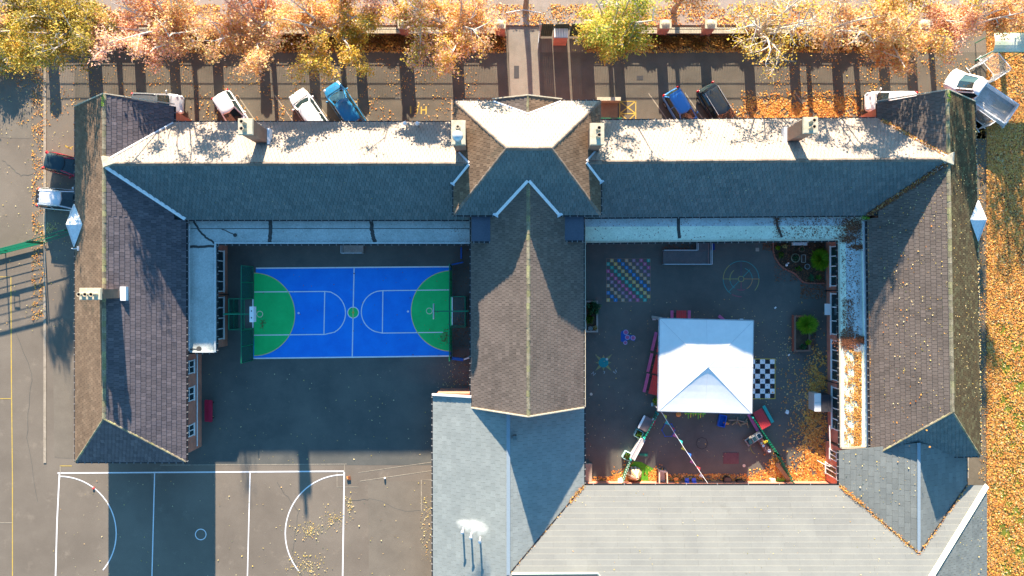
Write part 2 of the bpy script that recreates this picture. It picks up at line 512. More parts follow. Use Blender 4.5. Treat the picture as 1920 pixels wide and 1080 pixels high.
BARK = mat('bark', (0.20, 0.16, 0.12), (0.30, 0.25, 0.20), scale=3, fine=15, amt=0.3, rough=0.95)
TWIG = mat('twig_pale', (0.48, 0.42, 0.36), (0.62, 0.55, 0.49), scale=2, amt=0.2, rough=0.9)
LEAF_ORANGE = leaf_mat('leaf_orange', [(0.46, 0.15, 0.05), (0.74, 0.33, 0.12), (0.86, 0.52, 0.28), (0.84, 0.56, 0.12), (0.88, 0.58, 0.42), (0.72, 0.56, 0.18), (0.92, 0.72, 0.54)])
LEAF_PINK = leaf_mat('leaf_pink', [(0.60, 0.22, 0.14), (0.82, 0.43, 0.32), (0.88, 0.60, 0.48), (0.84, 0.52, 0.18), (0.88, 0.54, 0.44), (0.94, 0.74, 0.64)])
LEAF_YELLOW = leaf_mat('leaf_yellow', [(0.26, 0.24, 0.04), (0.62, 0.46, 0.05), (0.78, 0.58, 0.10), (0.74, 0.40, 0.08), (0.58, 0.52, 0.10), (0.82, 0.70, 0.30)])
LEAF_OLIVE = leaf_mat('leaf_olive', [(0.12, 0.13, 0.02), (0.28, 0.25, 0.04), (0.46, 0.38, 0.06), (0.60, 0.42, 0.10), (0.20, 0.20, 0.03), (0.62, 0.26, 0.08)])
LEAF_LIME = leaf_mat('leaf_lime', [(0.20, 0.30, 0.03), (0.38, 0.48, 0.05), (0.52, 0.55, 0.10), (0.60, 0.50, 0.10), (0.30, 0.42, 0.06)])
LITTER = leaf_mat('litter', [(0.26, 0.08, 0.02), (0.66, 0.24, 0.05), (0.82, 0.37, 0.08), (0.82, 0.50, 0.10), (0.56, 0.22, 0.05), (0.88, 0.60, 0.26)], 0.1)
LITTER_DARK = leaf_mat('litter_dark', [(0.10, 0.035, 0.02), (0.22, 0.08, 0.035), (0.32, 0.12, 0.05), (0.16, 0.06, 0.03)], 0.1)
LITTER_YELLOW = leaf_mat('litter_yellow', [(0.55, 0.40, 0.08), (0.66, 0.52, 0.18), (0.70, 0.60, 0.35), (0.60, 0.30, 0.08)], 0.1)
LEAF_GREEN = leaf_mat('leaf_green', [(0.03, 0.09, 0.015), (0.07, 0.18, 0.02), (0.14, 0.30, 0.03), (0.20, 0.38, 0.04)])
LEAF_BRIGHT = leaf_mat('leaf_bright', [(0.12, 0.28, 0.01), (0.22, 0.45, 0.02), (0.36, 0.60, 0.04)])
LEAF_DEEP = leaf_mat('leaf_deep', [(0.02, 0.10, 0.05), (0.05, 0.20, 0.08), (0.10, 0.28, 0.13)])
HEDGE = leaf_mat('hedge_brown', [(0.20, 0.10, 0.04), (0.42, 0.22, 0.06), (0.55, 0.30, 0.08), (0.30, 0.18, 0.05)])
CARD = mat('cream_card', (0.60, 0.52, 0.42), rough=0.8)


def paint(name, c, rough=0.25, metal=0.0):
    return mat(name, c, rough=rough, metal=metal, amt=0.02, coat=0.6, spec=0.5)


# ------------------------------------------------------------------ roof kit
def clip_poly(poly, conv):
    """clip polygon (list of (x,y)) against convex ccw polygon"""
    out = poly
    n = len(conv)
    for i in range(n):
        ax, ay = conv[i]; bx, by = conv[(i + 1) % n]
        ex, ey = bx - ax, by - ay
        inp, out = out, []
        if not inp: return []
        for k in range(len(inp)):
            p, q = inp[k], inp[(k + 1) % len(inp)]
            sp = ex * (p[1] - ay) - ey * (p[0] - ax)
            sq = ex * (q[1] - ay) - ey * (q[0] - ax)
            if sp >= 0: out.append(p)
            if (sp >= 0) != (sq >= 0):
                t = sp / (sp - sq)
                out.append((p[0] + (q[0] - p[0]) * t, p[1] + (q[1] - p[1]) * t))
    return out


def plane_of(pts):
    a, b, c = (Vector(p) for p in pts[:3])
    n = (b - a).cross(c - a)
    if n.z < 0: n = -n
    n.normalize()
    return lambda x, y: a.z - (n.x * (x - a.x) + n.y * (y - a.y)) / n.z


def plane_coef(pts):
    f = plane_of(pts)
    c = f(0, 0)
    return (f(1, 0) - c, f(0, 1) - c, c)


def meet(pa, pb, z):
    """point at height z on the line where two roof planes meet"""
    (a, b, c), (d, e, f) = pa, pb
    det = a * e - b * d
    p, q = z - c, z - f
    return Vector(((p * e - b * q) / det, (a * q - p * d) / det, z))


class Roof:
    """deck plus courses of tiles on any number of slopes of one building"""
    def __init__(self, root):
        self.root = root
        self.deck = MB()
        self.tiles = {}
        self.single = []

    def slope(self, pts, tmat, cu=0.36, tw=0.29, lift=0.045, single=False, gap=0.022, name='roof_tile', stagger=0.5, jitter=0.0):
        pts = [Vector(p) for p in pts]
        n = Vector((0, 0, 0))
        for i in range(len(pts)):
            n += (pts[i] - pts[0]).cross(pts[(i + 1) % len(pts)] - pts[0])
        if n.z < 0:
            n = -n; pts.reverse()
        n.normalize()
        v = (Vector((0, 0, 1)) - n * n.z).normalized()
        u = v.cross(n)
        o = pts[0]
        q = [((p - o).dot(u), (p - o).dot(v)) for p in pts]
        umin = min(a for a, _ in q); umax = max(a for a, _ in q)
        vmin = min(b for _, b in q); vmax = max(b for _, b in q)
        # deck slab
        b = len(self.deck.v)
        k = len(pts)
        for p in pts: self.deck.v.append(tuple(p))
        for p in pts: self.deck.v.append(tuple(p - Vector((0, 0, 0.12))))
        D = self.deck
        D.f.append(tuple(b + i for i in range(k))); D.m.append(0); D.r.append(.5)
        D.f.append(tuple(b + k + i for i in reversed(range(k)))); D.m.append(0); D.r.append(.5)
        for i in range(k):
            j = (i + 1) % k
            D.f.append((b + i, b + k + i, b + k + j, b + j)); D.m.append(0); D.r.append(.5)
        M4 = Matrix(((u.x, v.x, n.x, 0), (u.y, v.y, n.y, 0), (u.z, v.z, n.z, 0), (0, 0, 0, 1)))
        row = 0
        vv = vmin
        lo_h, hi_h = lift, 0.006
        shared = None
        while vv < vmax - 1e-4:
            uu = umin - (tw * stagger if row % 2 else 0)
            while uu < umax:
                jx = random.uniform(-jitter, jitter) * 0
                w = tw
                c = clip_poly([(uu + gap / 2, vv), (uu + w - gap / 2, vv), (uu + w - gap / 2, vv + cu), (uu + gap / 2, vv + cu)], q)
                if len(c) >= 3:
                    ar = abs(sum(c[i][0] * c[(i + 1) % len(c)][1] - c[(i + 1) % len(c)][0] * c[i][1] for i in range(len(c)))) / 2
                    if ar > 0.004:
                        full = ar > (w - gap) * cu * 0.999
                        rr = random.random()
                        hz = random.uniform(0, 0.006)
                        if single:
                            self.single.append((full, [(a - uu, bb - vv) for a, bb in c], (uu, vv), o, u, v, n, cu, lift, tmat, name, w - gap))
                        else:
                            mb = self.tiles.setdefault(tmat.name, (MB(), tmat))[0]
                            base = len(mb.v)
                            for (a, bb) in c:
                                h = hi_h + (lo_h - hi_h) * (1 - (bb - vv) / cu) + hz
                                mb.v.append(tuple(o + u * a + v * bb + n * h))
                            for (a, bb) in c:
                                mb.v.append(tuple(o + u * a + v * bb))
                            m_ = len(c)
                            mb.f.append(tuple(base + i for i in range(m_))); mb.m.append(0); mb.r.append(rr)
                            for i in range(m_):
                                j = (i + 1) % m_
                                if c[i][1] > vv + cu - 1e-4 and c[j][1] > vv + cu - 1e-4: continue
                                mb.f.append((base + i, base + m_ + i, base + m_ + j, base + j)); mb.m.append(0); mb.r.append(rr)
                uu += tw
            vv += cu; row += 1

    def finish(self, deck_mat, limit=300):
        roof = self.deck.build('roof', deck_mat, self.root)
        for k, (mb, m) in self.tiles.items():
            mb.build('roof_tiles', m, roof, kind='stuff')
        if self.single:
            full = [s for s in self.single if s[0]]
            rest = [s for s in self.single if not s[0]]
            allp = full + rest
            shared = {}
            for idx, s in enumerate(allp):
                is_full, c, (uu, vv), o, u, v, n, cu, lift, tmat, name, w = s
                mb = MB()
                m_ = len(c)
                for (a, b) in c: mb.v.append((a, b, 0.006 + (lift - 0.006) * (1 - b / cu)))
                for (a, b) in c: mb.v.append((a, b, 0))
                mb.f.append(tuple(range(m_)))
                for i in range(m_):
                    j = (i + 1) % m_
                    mb.f.append((i, m_ + i, m_ + j, j))
                mb.m = [0] * len(mb.f); mb.r = [0.0] * len(mb.f)
                T = Matrix(((u.x, v.x, n.x, 0), (u.y, v.y, n.y, 0), (u.z, v.z, n.z, 0), (0, 0, 0, 1)))
                T.translation = o + u * uu + v * vv + n * random.uniform(0, 0.005)
                if idx < limit:
                    key = (name, tmat.name, round(cu, 3), round(w, 3))
                    if is_full and key in shared:
                        inst(name, shared[key], roof, T)
                    else:
                        me = bpy.data.meshes.new(name)
                        me.from_pydata(mb.v, [], mb.f); me.materials.append(tmat)
                        at = me.attributes.new('rnd', 'FLOAT', 'FACE')
                        me.update()
                        if is_full: shared[key] = me
                        inst(name, me, roof, T)
                else:
                    tm = self.tiles.setdefault('rest' + tmat.name, (MB(), tmat))[0]
                    base = len(tm.v)
                    for p in mb.v: tm.v.append(tuple(T @ Vector(p)))
                    rr = random.random()
                    for f in mb.f:
                        tm.f.append(tuple(base + i for i in f)); tm.m.append(0); tm.r.append(rr)
            for k, (mb, m) in self.tiles.items():
                if k.startswith('rest'): mb.build(allp[0][10] + 's', m, roof, kind='stuff')
        self.roof = roof
        return roof


RIDGE_ME = {}


def ridge_line(roof, a, b, m, seg=0.46, w=0.17, h=0.09, lift=0.03):
    """row of saddle tiles from a to b, each an object of its own"""
    a, b = Vector(a), Vector(b)
    d = b - a
    L = d.length
    n = max(1, int(round(L / seg)))
    s = L / n
    key = (m.name, round(w, 3), round(h, 3))
    if key not in RIDGE_ME:
        mb = MB()
        x0, x1 = 0.0, 0.975
        prof = [(-w, -h), (-w * .55, h * .1), (0, h * .55), (w * .55, h * .1), (w, -h)]
        for i in range(4):
            p, q = prof[i], prof[i + 1]
            mb.face([(x0, p[0], p[1]), (x0, q[0], q[1]), (x1, q[0], q[1]), (x1, p[0], p[1])][::-1])
        mb.face([(x0, p[0], p[1]) for p in prof]); mb.face([(x1, p[0], p[1]) for p in prof][::-1])
        me = bpy.data.meshes.new('ridge_tile')
        me.from_pydata(mb.v, [], mb.f); me.materials.append(m)
        me.attributes.new('rnd', 'FLOAT', 'FACE'); me.update()
        RIDGE_ME[key] = me
    me = RIDGE_ME[key]
    x = d.normalized()
    y = Vector((0, 0, 1)).cross(x).normalized()
    z = x.cross(y)
    for i in range(n):
        p = a + d * (i / n) + Vector((0, 0, lift + random.uniform(-.008, .008)))
        T = Matrix(((x.x * s, y.x, z.x, p.x), (x.y * s, y.y, z.y, p.y), (x.z * s, y.z, z.z, p.z), (0, 0, 0, 1)))
        T = T @ Matrix.Rotation(random.uniform(-.03, .03), 4, 'Z')
        inst('ridge_tile', me, roof, T)


def lead_line(roof, a, b, w=0.26, m=None, lift=0.10, h=0.05, name='lead_valley'):
    mb = MB()
    a, b = Vector(a) + Vector((0, 0, lift)), Vector(b) + Vector((0, 0, lift))
    mb.bar(a, b, w, h)
    mb.bar(a + Vector((0, 0, h * .7)), b + Vector((0, 0, h * .7)), w * .35, h * .6)
    return mb.build(name, m or LEAD, roof)


def gutter(root, a, b, out, sp=0.56):
    """black gutter just outside the eave a-b, out = outward unit (x, y)"""
    a, b = Vector(a), Vector(b)
    o = Vector((out[0], out[1], 0))
    mb = MB()
    mb.bar(a + o * .065 + Vector((0, 0, -.07)), b + o * .065 + Vector((0, 0, -.07)), .115, .09)
    g = mb.build('gutter', GUTTER, root)
    kb = MB()
    L = (b - a).length
    n = int(L / sp)
    d = (b - a).normalized()
    for i in range(n + 1):
        p = a + d * (sp * (i + .3)) + o * .085 + Vector((0, 0, -.06))
        if (p - a).length > L: break
        kb.obox(p, (.055, .13, .12) if abs(d.x) > abs(d.y) else (.13, .055, .12))
    kb.build('gutter_brackets', BRACKET, g, kind='stuff')
    return g


def chimney(root, x0, x1, y0, y1, zb, zt, pots, mside=None, flash=True, cap=True):
    """brick stack with corbels, stone cap and clay pots [(x, y, kind)]"""
    b = MB()
    b.box(x0, x1, y0, y1, zb, zt - .42)
    b.box(x0 - .05, x1 + .05, y0 - .05, y1 + .05, zt - .42, zt - .30)
    b.box(x0 - .01, x1 + .01, y0 - .01, y1 + .01, zt - .30, zt - .16)
    st = b.build('chimney', BRICK_OLD, root)
    if cap:
        c = MB()
        c.box(x0 - .09, x1 + .09, y0 - .09, y1 + .09, zt - .16, zt - .06)
        c.prism([(x0 - .05, y0 - .05), (x1 + .05, y0 - .05), (x1 + .05, y1 + .05), (x0 - .05, y1 + .05)], zt - .06, zt)
        c.build('cap_stone', STONE, st)
    for (px, py, kind) in pots:
        if kind == 'pot':
            p = MB()
            p.lathe((px, py, zt - .02), [(.19, 0), (.15, .08), (.125, .5), (.16, .52), (.16, .62), (.115, .62), (.105, .45)], 14)
            o = p.build('chimney_pot', CLAY, st)
            s = MB(); s.lathe((px, py, zt + .42), [(.11, 0), (.11, .12)], 12); s.build('flue', SOOT, o)
        elif kind == 'dome':
            p = MB()
            p.lathe((px, py, zt - .02), [(.22, 0), (.22, .25), (.36, .28), (.40, .4), (.34, .55), (.2, .66), (.05, .70)], 16)
            p.build('chimney_cowl', METAL_LIGHT, st, smooth=True)
        elif kind == 'stub':
            p = MB()
            p.lathe((px, py, zt - .02), [(.18, 0), (.15, .25), (.15, .3), (.09, .3), (.09, .1)], 12)
            p.build('chimney_pot', CLAY, st)
    if flash:
        f = MB()
        f.box(x0 - .10, x1 + .10, y0 - .10, y0 - .003, zb + .2, zb + .36)
        f.build('lead_flashing', LEAD, st)
    return st


def window(root, x, y0, y1, z0, z1, nx, panes, cross=False, fw=0.08):
    """window in a wall at X = x, facing nx (+1/-1), spanning y0..y1"""
    fr = MB()
    t = 0.07
    xa, xb = (x + .002, x + t) if nx > 0 else (x - t, x - .002)
    fr.box(xa, xb, y0, y1, z0, z0 + fw); fr.box(xa, xb, y0, y1, z1 - fw, z1)
    n = panes
    w = (y1 - y0) / n
    for i in range(n + 1):
        c = y0 + w * i
        c = min(max(c, y0 + fw / 2), y1 - fw / 2)
        fr.box(xa, xb, c - fw / 2, c + fw / 2, z0 + fw, z1 - fw)
    if cross:
        fr.box(xa, xb, y0 + fw, y1 - fw, (z0 + z1) / 2 + .2, (z0 + z1) / 2 + .26)
    W = fr.build('window', WHITE, root)
    s = MB(); s.box(x + (.003 if nx > 0 else -.10), x + (.10 if nx > 0 else -.003), y0 - .06, y1 + .06, z0 - .07, z0 - .003)
    s.build('sill', WHITE, W)
    for i in range(n):
        g = MB()
        xg = x + nx * .03
        g.box(min(xg, x + nx * .004), max(xg, x + nx * .004), y0 + w * i + fw / 2, y0 + w * (i + 1) - fw / 2, z0 + fw - .01, z1 - fw + .01)
        g.build('pane', GLASS, W)
    return W


def rotp(x, y, cx, cy, th):
    c, s = math.cos(th), math.sin(th)
    return (cx + (x - cx) * c - (y - cy) * s, cy + (x - cx) * s + (y - cy) * c)


# ================================================================== THE SETTING: ground
def sheet(name, poly, z, m, kind='structure', parent=None, **k):
    b = MB()
    pts = [(p[0], p[1], z) for p in poly]
    ar = sum(pts[i][0] * pts[(i + 1) % len(pts)][1] - pts[(i + 1) % len(pts)][0] * pts[i][1] for i in range(len(pts)))
    if ar < 0: pts.reverse()
    b.face(pts)
    if kind: k['kind'] = kind
    return b.build(name, m, parent, **k)


def G(px, py): return (P(px, py).x, P(px, py).y)


sheet('ground', [(-350, -350), (350, -350), (350, 350), (-350, 350)], 0, ASPHALT)
sheet('courtyard', [G(345, 400), G(900, 400), G(900, 872), G(345, 872)], .004, ASPHALT_DARK)  # building's shade painted in by the darker asphalt
sheet('play_courtyard', [G(1080, 400), G(1575, 400), G(1575, 915), G(1080, 915)], .004, ASPHALT_DARK)  # floor darkened here too for the shade it lies in
sheet('lawn', [(40.6, -60), (120, -60), (120, 19.5), (40.6, 16)], .004, GRASS)
CPM = mat('car_park_asphalt', (0.108, 0.094, 0.074), (0.142, 0.124, 0.098), scale=0.5, fine=22, amt=0.25, rough=0.9, world_co=True, streak=(1.1, 0.60, (0.15, 0.125, 0.09)))
sheet('car_park', [G(140, 98), G(955, 98), G(955, 260), G(140, 260)], .004, CPM)
sheet('car_park', [G(1012.5, 98), G(1850, 98), G(1850, 260), G(1012.5, 260)], .004, CPM)
sheet('side_path', [(36.5, -17), (40.55, -17), (40.2, 16), (36.5, 16)], .004, mat('path_brown', (.13, .105, .07), (.18, .145, .10), scale=1, amt=.25, world_co=True))
for i_, pp_ in enumerate(([(655, 940), (700, 935), (760, 960), (800, 955)], [(400, 690), (420, 760), (405, 850)], [(30, 620), (60, 700), (50, 820), (75, 960)], [(520, 905), (560, 960), (548, 1040), (575, 1100)], [(1120, 800), (1150, 830), (1140, 860)], [(5, 300), (40, 330), (78, 322)])):
    b = MB(); fine_ = []
    for (xa_, ya_), (xb_, yb_) in zip(pp_[:-1], pp_[1:]):
        for k_ in range(8): t__ = k_ / 8; fine_.append(G(xa_ + (xb_ - xa_) * t__ + random.uniform(-1.5, 1.5), ya_ + (yb_ - ya_) * t__ + random.uniform(-1.5, 1.5)))
    b.strip(fine_, .035, .0085); b.build('tar_crack', ASPHALT_DARK, kind='structure')
for i_, (xa_, ya_, xb_, yb_) in enumerate(((690, 900, 812, 1100), (100, 690, 138, 860), (410, 690, 470, 730), (0, 120, 60, 260), (1240, 830, 1340, 868))):
    sheet('tarmac_patch', [G(xa_, ya_), G(xb_, ya_ + 3), G(xb_ - 2, yb_), G(xa_ + 2, yb_ - 2)], .0062, mat('tarmac_patch', (.155, .132, .105), (.19, .162, .128), scale=.5, fine=22, amt=.2, rough=.9, world_co=True) if ya_ > 870 or xa_ < 130 else ASPHALT_DARK)
sheet('leaf_mould', [(40.6, -3), (120, -3), (120, 19.5), (40.6, 16)], .008, mat('leaf_mould_m', (.20, .085, .03), (.12, .06, .025), scale=1.5, fine=14, amt=.5, rough=.95, world_co=True))
sheet('flower_border', [(-40, 20.2), G(1020 - 70, 97), (G(950, 97)[0], 21.4), (-40, 21.4)], .006, SOIL)
sheet('planting_border', [(G(1095, 97)[0], 20.2), (33, 20.2), (33, 21.4), (G(1095, 97)[0], 21.4)], .006, SOIL)
PAV = mat('pavement', (0.26, 0.22, 0.19), (0.33, 0.28, 0.25), scale=0.8, fine=15, amt=0.18, rough=0.9, world_co=True)
b = MB(); b.box(-90, 90, 22.3, 26.4, 0, .11); b.build('pavement', PAV, kind='structure')
b = MB(); b.box(-90, 90, 26.4, 26.55, 0, .13); b.build('kerb', CONCRETE, kind='structure')
sheet('road', [(-120, 26.55), (120, 26.55), (120, 34), (-120, 34)], .006, ASPHALT)
PATH = mat('entrance_path', (0.21, 0.185, 0.155), (0.26, 0.23, 0.195), scale=0.8, fine=20, amt=0.2, rough=0.9, world_co=True)
sheet('path', [G(954, 50), G(1011, 50), G(1013, 240), G(957, 240)], .004, PATH)
b = MB()
for i in range(34):
    y0 = 19.8 - i * 1.02
    b.box(G(82, 0)[0], G(87, 0)[0], y0 - 1.0, y0, 0, .035 + random.uniform(0, .012))
b.build('edging_kerb', mat('edging', (0.30, 0.25, 0.19), (0.38, 0.32, 0.25), scale=2, amt=.3, world_co=True), kind='structure')

# ------------------------------------------------------------------ big multi-sport court lines on the tarmac
def circ(cx, cy, rx, ry=None, a0=0, a1=360, n=40):
    ry = ry or rx
    return [(cx + rx * math.cos(R(a0 + (a1 - a0) * i / n)), cy + ry * math.sin(R(a0 + (a1 - a0) * i / n))) for i in range(n + 1)]


def pxs(l): return [G(*p) for p in l]


b = MB()
lw = .115
z = .010
b.strip(pxs([(108, 887), (645, 883.5)]), lw, z)
b.strip(pxs([(111.5, 889), (107, 980), (103, 1130)]), lw, z + .001)
b.strip(pxs([(290, 887.5), (285, 1080), (284, 1130)]), lw * .8, z + .001)
b.strip(pxs([(469, 885.5), (464, 1080), (463, 1130)]), lw * .8, z + .001)
b.strip(pxs([(645.5, 885), (642.5, 1080), (642, 1130)]), lw, z + .001)
b.strip([G(112 + 106 * math.sin(R(a)), 1000 - 107 * math.cos(R(a))) for a in range(0, 131, 5)], lw * .85, z + .002)
b.strip([G(644 - 109 * math.sin(R(a)), 1000 - 110 * math.cos(R(a))) for a in range(0, 131, 5)], lw * .85, z + .002)
b.strip(circ(*G(376.5, 1002), .45), .07, z + .002)
b.build('court_markings', LINE_W, kind='structure')
b = MB()
b.strip(pxs([(0, 519), (20.5, 519), (21.5, 700), (23.5, 900), (23.5, 1130)]), .075, z)
b.strip(pxs([(-30, 747.5), (22.5, 747.5)]), .06, z + .001)
b.strip(pxs([(112, 873.5), (135, 873.5)]), .06, z)
b.strip(pxs([(135, 280)] + [(130 + 9 * math.cos(R(a)), 270 + 7 * math.sin(R(a))) for a in range(160, 20, -20)]), .07, z)
b.build('yellow_markings', LINE_Y, kind='structure')
b = MB()
b.strip(pxs([(300, 872), (650, 870)]), .05, z)
b.strip(pxs([(113, 900), (113, 873)]), .05, z)
b.strip(pxs([(646, 870), (646, 884)]), .045, z)
b.strip(pxs([(675, 902), (812, 882)]), .05, z)
b.strip(pxs([(632, 885), (632, 913), (672, 913)]), .04, z)
b.strip(pxs([(672, 886), (812, 866)]), .04, z)
b.strip(pxs([(-30, 980), (23, 980)]), .05, z)
b.strip(pxs([(812, 900), (790, 900), (790, 958), (812, 958)]), .06, z)
b.build('worn_markings', LINE_WORN, kind='structure')
sheet('drain_patch', [G(950 - 0, 122), G(950, 122), G(975, 122), G(975, 122)], .009, ASPHALT_DARK) if 0 else None
b = MB(); b.obox((*G(968.5, 135), .012), (.42, 1.05, .012)); b.build('manhole_cover', mat('cast_iron', (.05, .05, .055), rough=.6), kind='structure')
b = MB(); b.obox((*G(1200, 146), .012), (.55, .35, .012)); b.build('drain_grate', MATS['cast_iron'], kind='structure')
b = MB(); b.obox((*G(854, 851), .010), (.38, .38, .01)); b.obox((*G(1420, 468), .01), (.3, .3, .01)); b.build('drain_cover', CONCRETE, kind='structure')

# parking bays
b = MB()
for (x0, y0, x1, y1) in ((1216, 175, 1262, 240), (1284, 174, 1330, 240), (1352, 173, 1398, 240), (1420, 173, 1466, 240), (1490, 172, 1536, 240),
                         (1563, 175, 1605, 230), (655, 177, 700, 240), (733, 190, 700, 190) if 0 else (585, 178, 628, 240), (515, 178, 558, 240), (445, 178, 488, 240)):
    b.strip(pxs([(x0, y0), (x1, y1)]), .085, z)
b.strip(pxs([(741, 184), (752, 184)]), .12, z)
b.strip(pxs([(662, 184), (672, 184)]), .10, z)
b.strip(pxs([(836, 185), (847, 185), (847, 232)]), .12, z)
b.build('bay_markings', LINE_WORN, kind='structure')
b = MB()
b.strip(pxs([(770, 199), (770, 213)]), .11, z)
b.strip(pxs([(786, 193), (781, 214)]), .09, z)
b.strip(pxs([(790, 200), (790, 214)]), .11, z); b.strip(pxs([(799, 199), (799, 214)]), .11, z); b.strip(pxs([(790, 206), (799, 206)]), .11, z + .001)
b.build('yellow_letters', LINE_Y, kind='structure')
b = MB()
for l in ([(1162, 190), (1192, 190), (1192, 232), (1162, 232), (1162, 190)], [(1162, 190), (1192, 213)], [(1192, 190), (1162, 213)],
          [(1162, 213), (1178, 226), (1192, 213)], [(1162, 213), (1192, 213)]):
    b.strip(pxs(l), .10, z + .001 * (len(b.f) % 5))
b.build('yellow_hatching', LINE_Y, kind='structure')

# ================================================================== blue sports court
crt = sheet('sports_court', [G(480, 502.5), G(846, 499.5), G(846, 668), G(475, 672.5)], .010, COURT_BLUE)


def court_part(name, m, fn, z=None):
    b = MB(); fn(b)
    return b.build(name, m, crt)


def gl(b):
    pts = [G(476.5 + 76.5 * math.sin(R(a)), 589.5 - 77.5 * math.cos(R(a))) for a in range(0, 181, 6)]
    b.face([(p[0], p[1], .014) for p in pts][::-1])


def gr(b):
    pts = [G(847 - 76 * math.sin(R(a)), 583 - 75.5 * math.cos(R(a))) for a in range(0, 181, 6)]
    b.face([(p[0], p[1], .014) for p in pts])


court_part('goal_area', COURT_GREEN, gl)
court_part('goal_area', COURT_GREEN, gr)
court_part('centre_spot', COURT_GREEN, lambda b: b.face([(x, y, .014) for x, y in circ(*G(662, 586), .44)[:-1]]))


def lines(b):
    z = .018
    b.strip(pxs([(480, 503), (846, 500)]), .11, z)
    b.strip(pxs([(475, 672), (846, 667.5)]), .11, z)
    b.strip(pxs([(664, 501), (660.5, 670)]), .09, z + .001)
    b.strip(circ(*G(662.3, 586), .46), .075, z + .002)
    b.strip(pxs([(477, 547.5), (609, 546.5), (620, 547.5)] + [(609 + 39 * math.sin(R(a)), 587 - 40.5 * math.cos(R(a))) for a in range(24, 160, 8)] + [(609, 627), (476, 628.5)]), .08, z + .001)
    b.strip(pxs([(609, 547), (607.5, 627)]), .08, z + .002)
    b.strip(pxs([(844, 543.5), (718, 545), (712, 545.5)] + [(717 - 39.5 * math.sin(R(a)), 584.5 - 39.5 * math.cos(R(a))) for a in range(16, 165, 8)] + [(717, 624.5), (831, 623)]), .08, z + .001)
    b.strip(pxs([(718, 545), (717, 624)]), .08, z + .002)
    for c in (G(560, 587), G(765, 584)):
        b.face([(x, y, z) for x, y in circ(*c, .09, n=12)[:-1]])


court_part('line_marking', LINE_W, lines)
CREAM = mat('line_cream', (0.70, 0.60, 0.28), (0.6, 0.5, 0.25), scale=3, amt=.15, rough=.8, world_co=True)
court_part('arc_marking', CREAM, lambda b: (b.strip([G(476.5 + 76.5 * math.sin(R(a)), 589.5 - 77.5 * math.cos(R(a))) for a in range(0, 181, 5)], .07, .021),
                                            b.strip([G(847 - 76 * math.sin(R(a)), 583 - 75.5 * math.cos(R(a))) for a in range(0, 181, 5)], .07, .021)))
court_part('centre_marking', LINE_Y, lambda b: (b.strip(pxs([(662.6, 577), (662, 597)]), .07, .022),
                                                b.face([(x, y, .024) for x, y in circ(*G(662.3, 586), .10, n=12)[:-1]])))

# ================================================================== BUILDINGS
Z_E = 3.6
SEG = dict(cu=0.36, tw=0.29)


def wall_prism(root, poly, z1, m=None, name='wall'):
    b = MB(); b.prism(poly, 0, z1); return b.build(name, m or BRICK, root)


def gable(root, pts, thick, nx, ny, m=None):
    """gable wall polygon (world points), given thickness along (nx, ny)"""
    b = MB()
    A = [Vector(p) for p in pts]
    B = [p + Vector((nx * thick, ny * thick, 0)) for p in A]
    b.face(A); b.face(B[::-1])
    for i in range(len(A)):
        j = (i + 1) % len(A)
        b.face([A[i], B[i], B[j], A[j]])
    return b.build('gable_wall', m or BRICK, root)


# ---------- left wing (runs up the picture), planes
LX, LZ = -30.45, 7.1
LW, LE = -34.78, -25.97
LN, LS = 14.45, -13.85
aW = (LZ - Z_E) / (LX - LW); aE = (LZ - Z_E) / (LE - LX)
left = thing('school_wing', 'long pitched-roof school wing beside the tarmac yard with three-pot chimney and lichened ridge', 'building', (LX, 0, 0))
r = Roof(left)
hipS = LS + 4.1
r.slope([(LW, LN, Z_E), (LW, LS, Z_E), (LX, hipS, LZ), (LX, LN, LZ)], TILE_BROWN, **SEG)
r.slope([(LE, 5.4, Z_E), (LX, 5.4, LZ), (LX, hipS, LZ), (LE, LS, Z_E)], TILE_PURPLE, **SEG)
zc = LZ - aE * (-26.67 - LX)
r.slope([(-26.67, LN - .12, zc), (LX, LN, LZ), (LX, 5.4, LZ), (-26.67, 5.4, zc)], TILE_PURPLE, **SEG)
r.slope([(LW, LS, Z_E), (LE, LS, Z_E), (LX, hipS, LZ)], TILE_PURPLE, **SEG)
rf = r.finish(DECK)
ridge_line(rf, (LX, LN, LZ), (LX, hipS, LZ), LICHEN, w=.155)
ridge_line(rf, (LX, hipS, LZ), (LE, LS, Z_E), LICHEN, w=.11)
ridge_line(rf, (LX, hipS, LZ), (LW, LS, Z_E), LICHEN, w=.11)
wall_prism(left, [(LW + .4, LS + .4), (LE - .4, LS + .4), (LE - .4, 12.7), (-27.1, 12.7), (-27.1, LN - .25), (LW + .4, LN - .25)], Z_E - .1)
gable(left, [(LW + .4, LN - .55, Z_E - .2), (-27.1, LN - .55, Z_E - .2), (-27.1, LN - .55, zc + .1), (LX, LN - .55, LZ - .2), (LW + .4, LN - .55, Z_E + .1)], .3, 0, 1)
gutter(left, (LW, LN, Z_E), (LW, LS, Z_E), (-1, 0)); gutter(left, (LE, 5.4, Z_E), (LE, LS, Z_E), (1, 0))
gutter(left, (LW, LS, Z_E), (LE, LS, Z_E), (0, -1)); gutter(left, (-26.67, 13.1, zc), (-26.67, LN - .12, zc), (1, 0))
b = MB()
b.bar((LX, LN + .05, LZ + .02), (LW - .05, LN + .05, Z_E + .02), .07, .12); b.bar((LX, LN + .05, LZ + .02), (-26.62, LN + .05, zc + .02), .07, .12)
b.build('verge', STONE, left)
chimney(left, -31.0, -29.6, -.77, -.08, 6.0, 9.0, [(-30.74, -.46, 'pot'), (-30.3, -.46, 'pot'), (-29.87, -.46, 'pot')], flash=False)
b = MB(); b.box(-29.597, -29.15, -.95, .1, 5.98, 6.48); b.build('lead_flashing', LEAD, left)
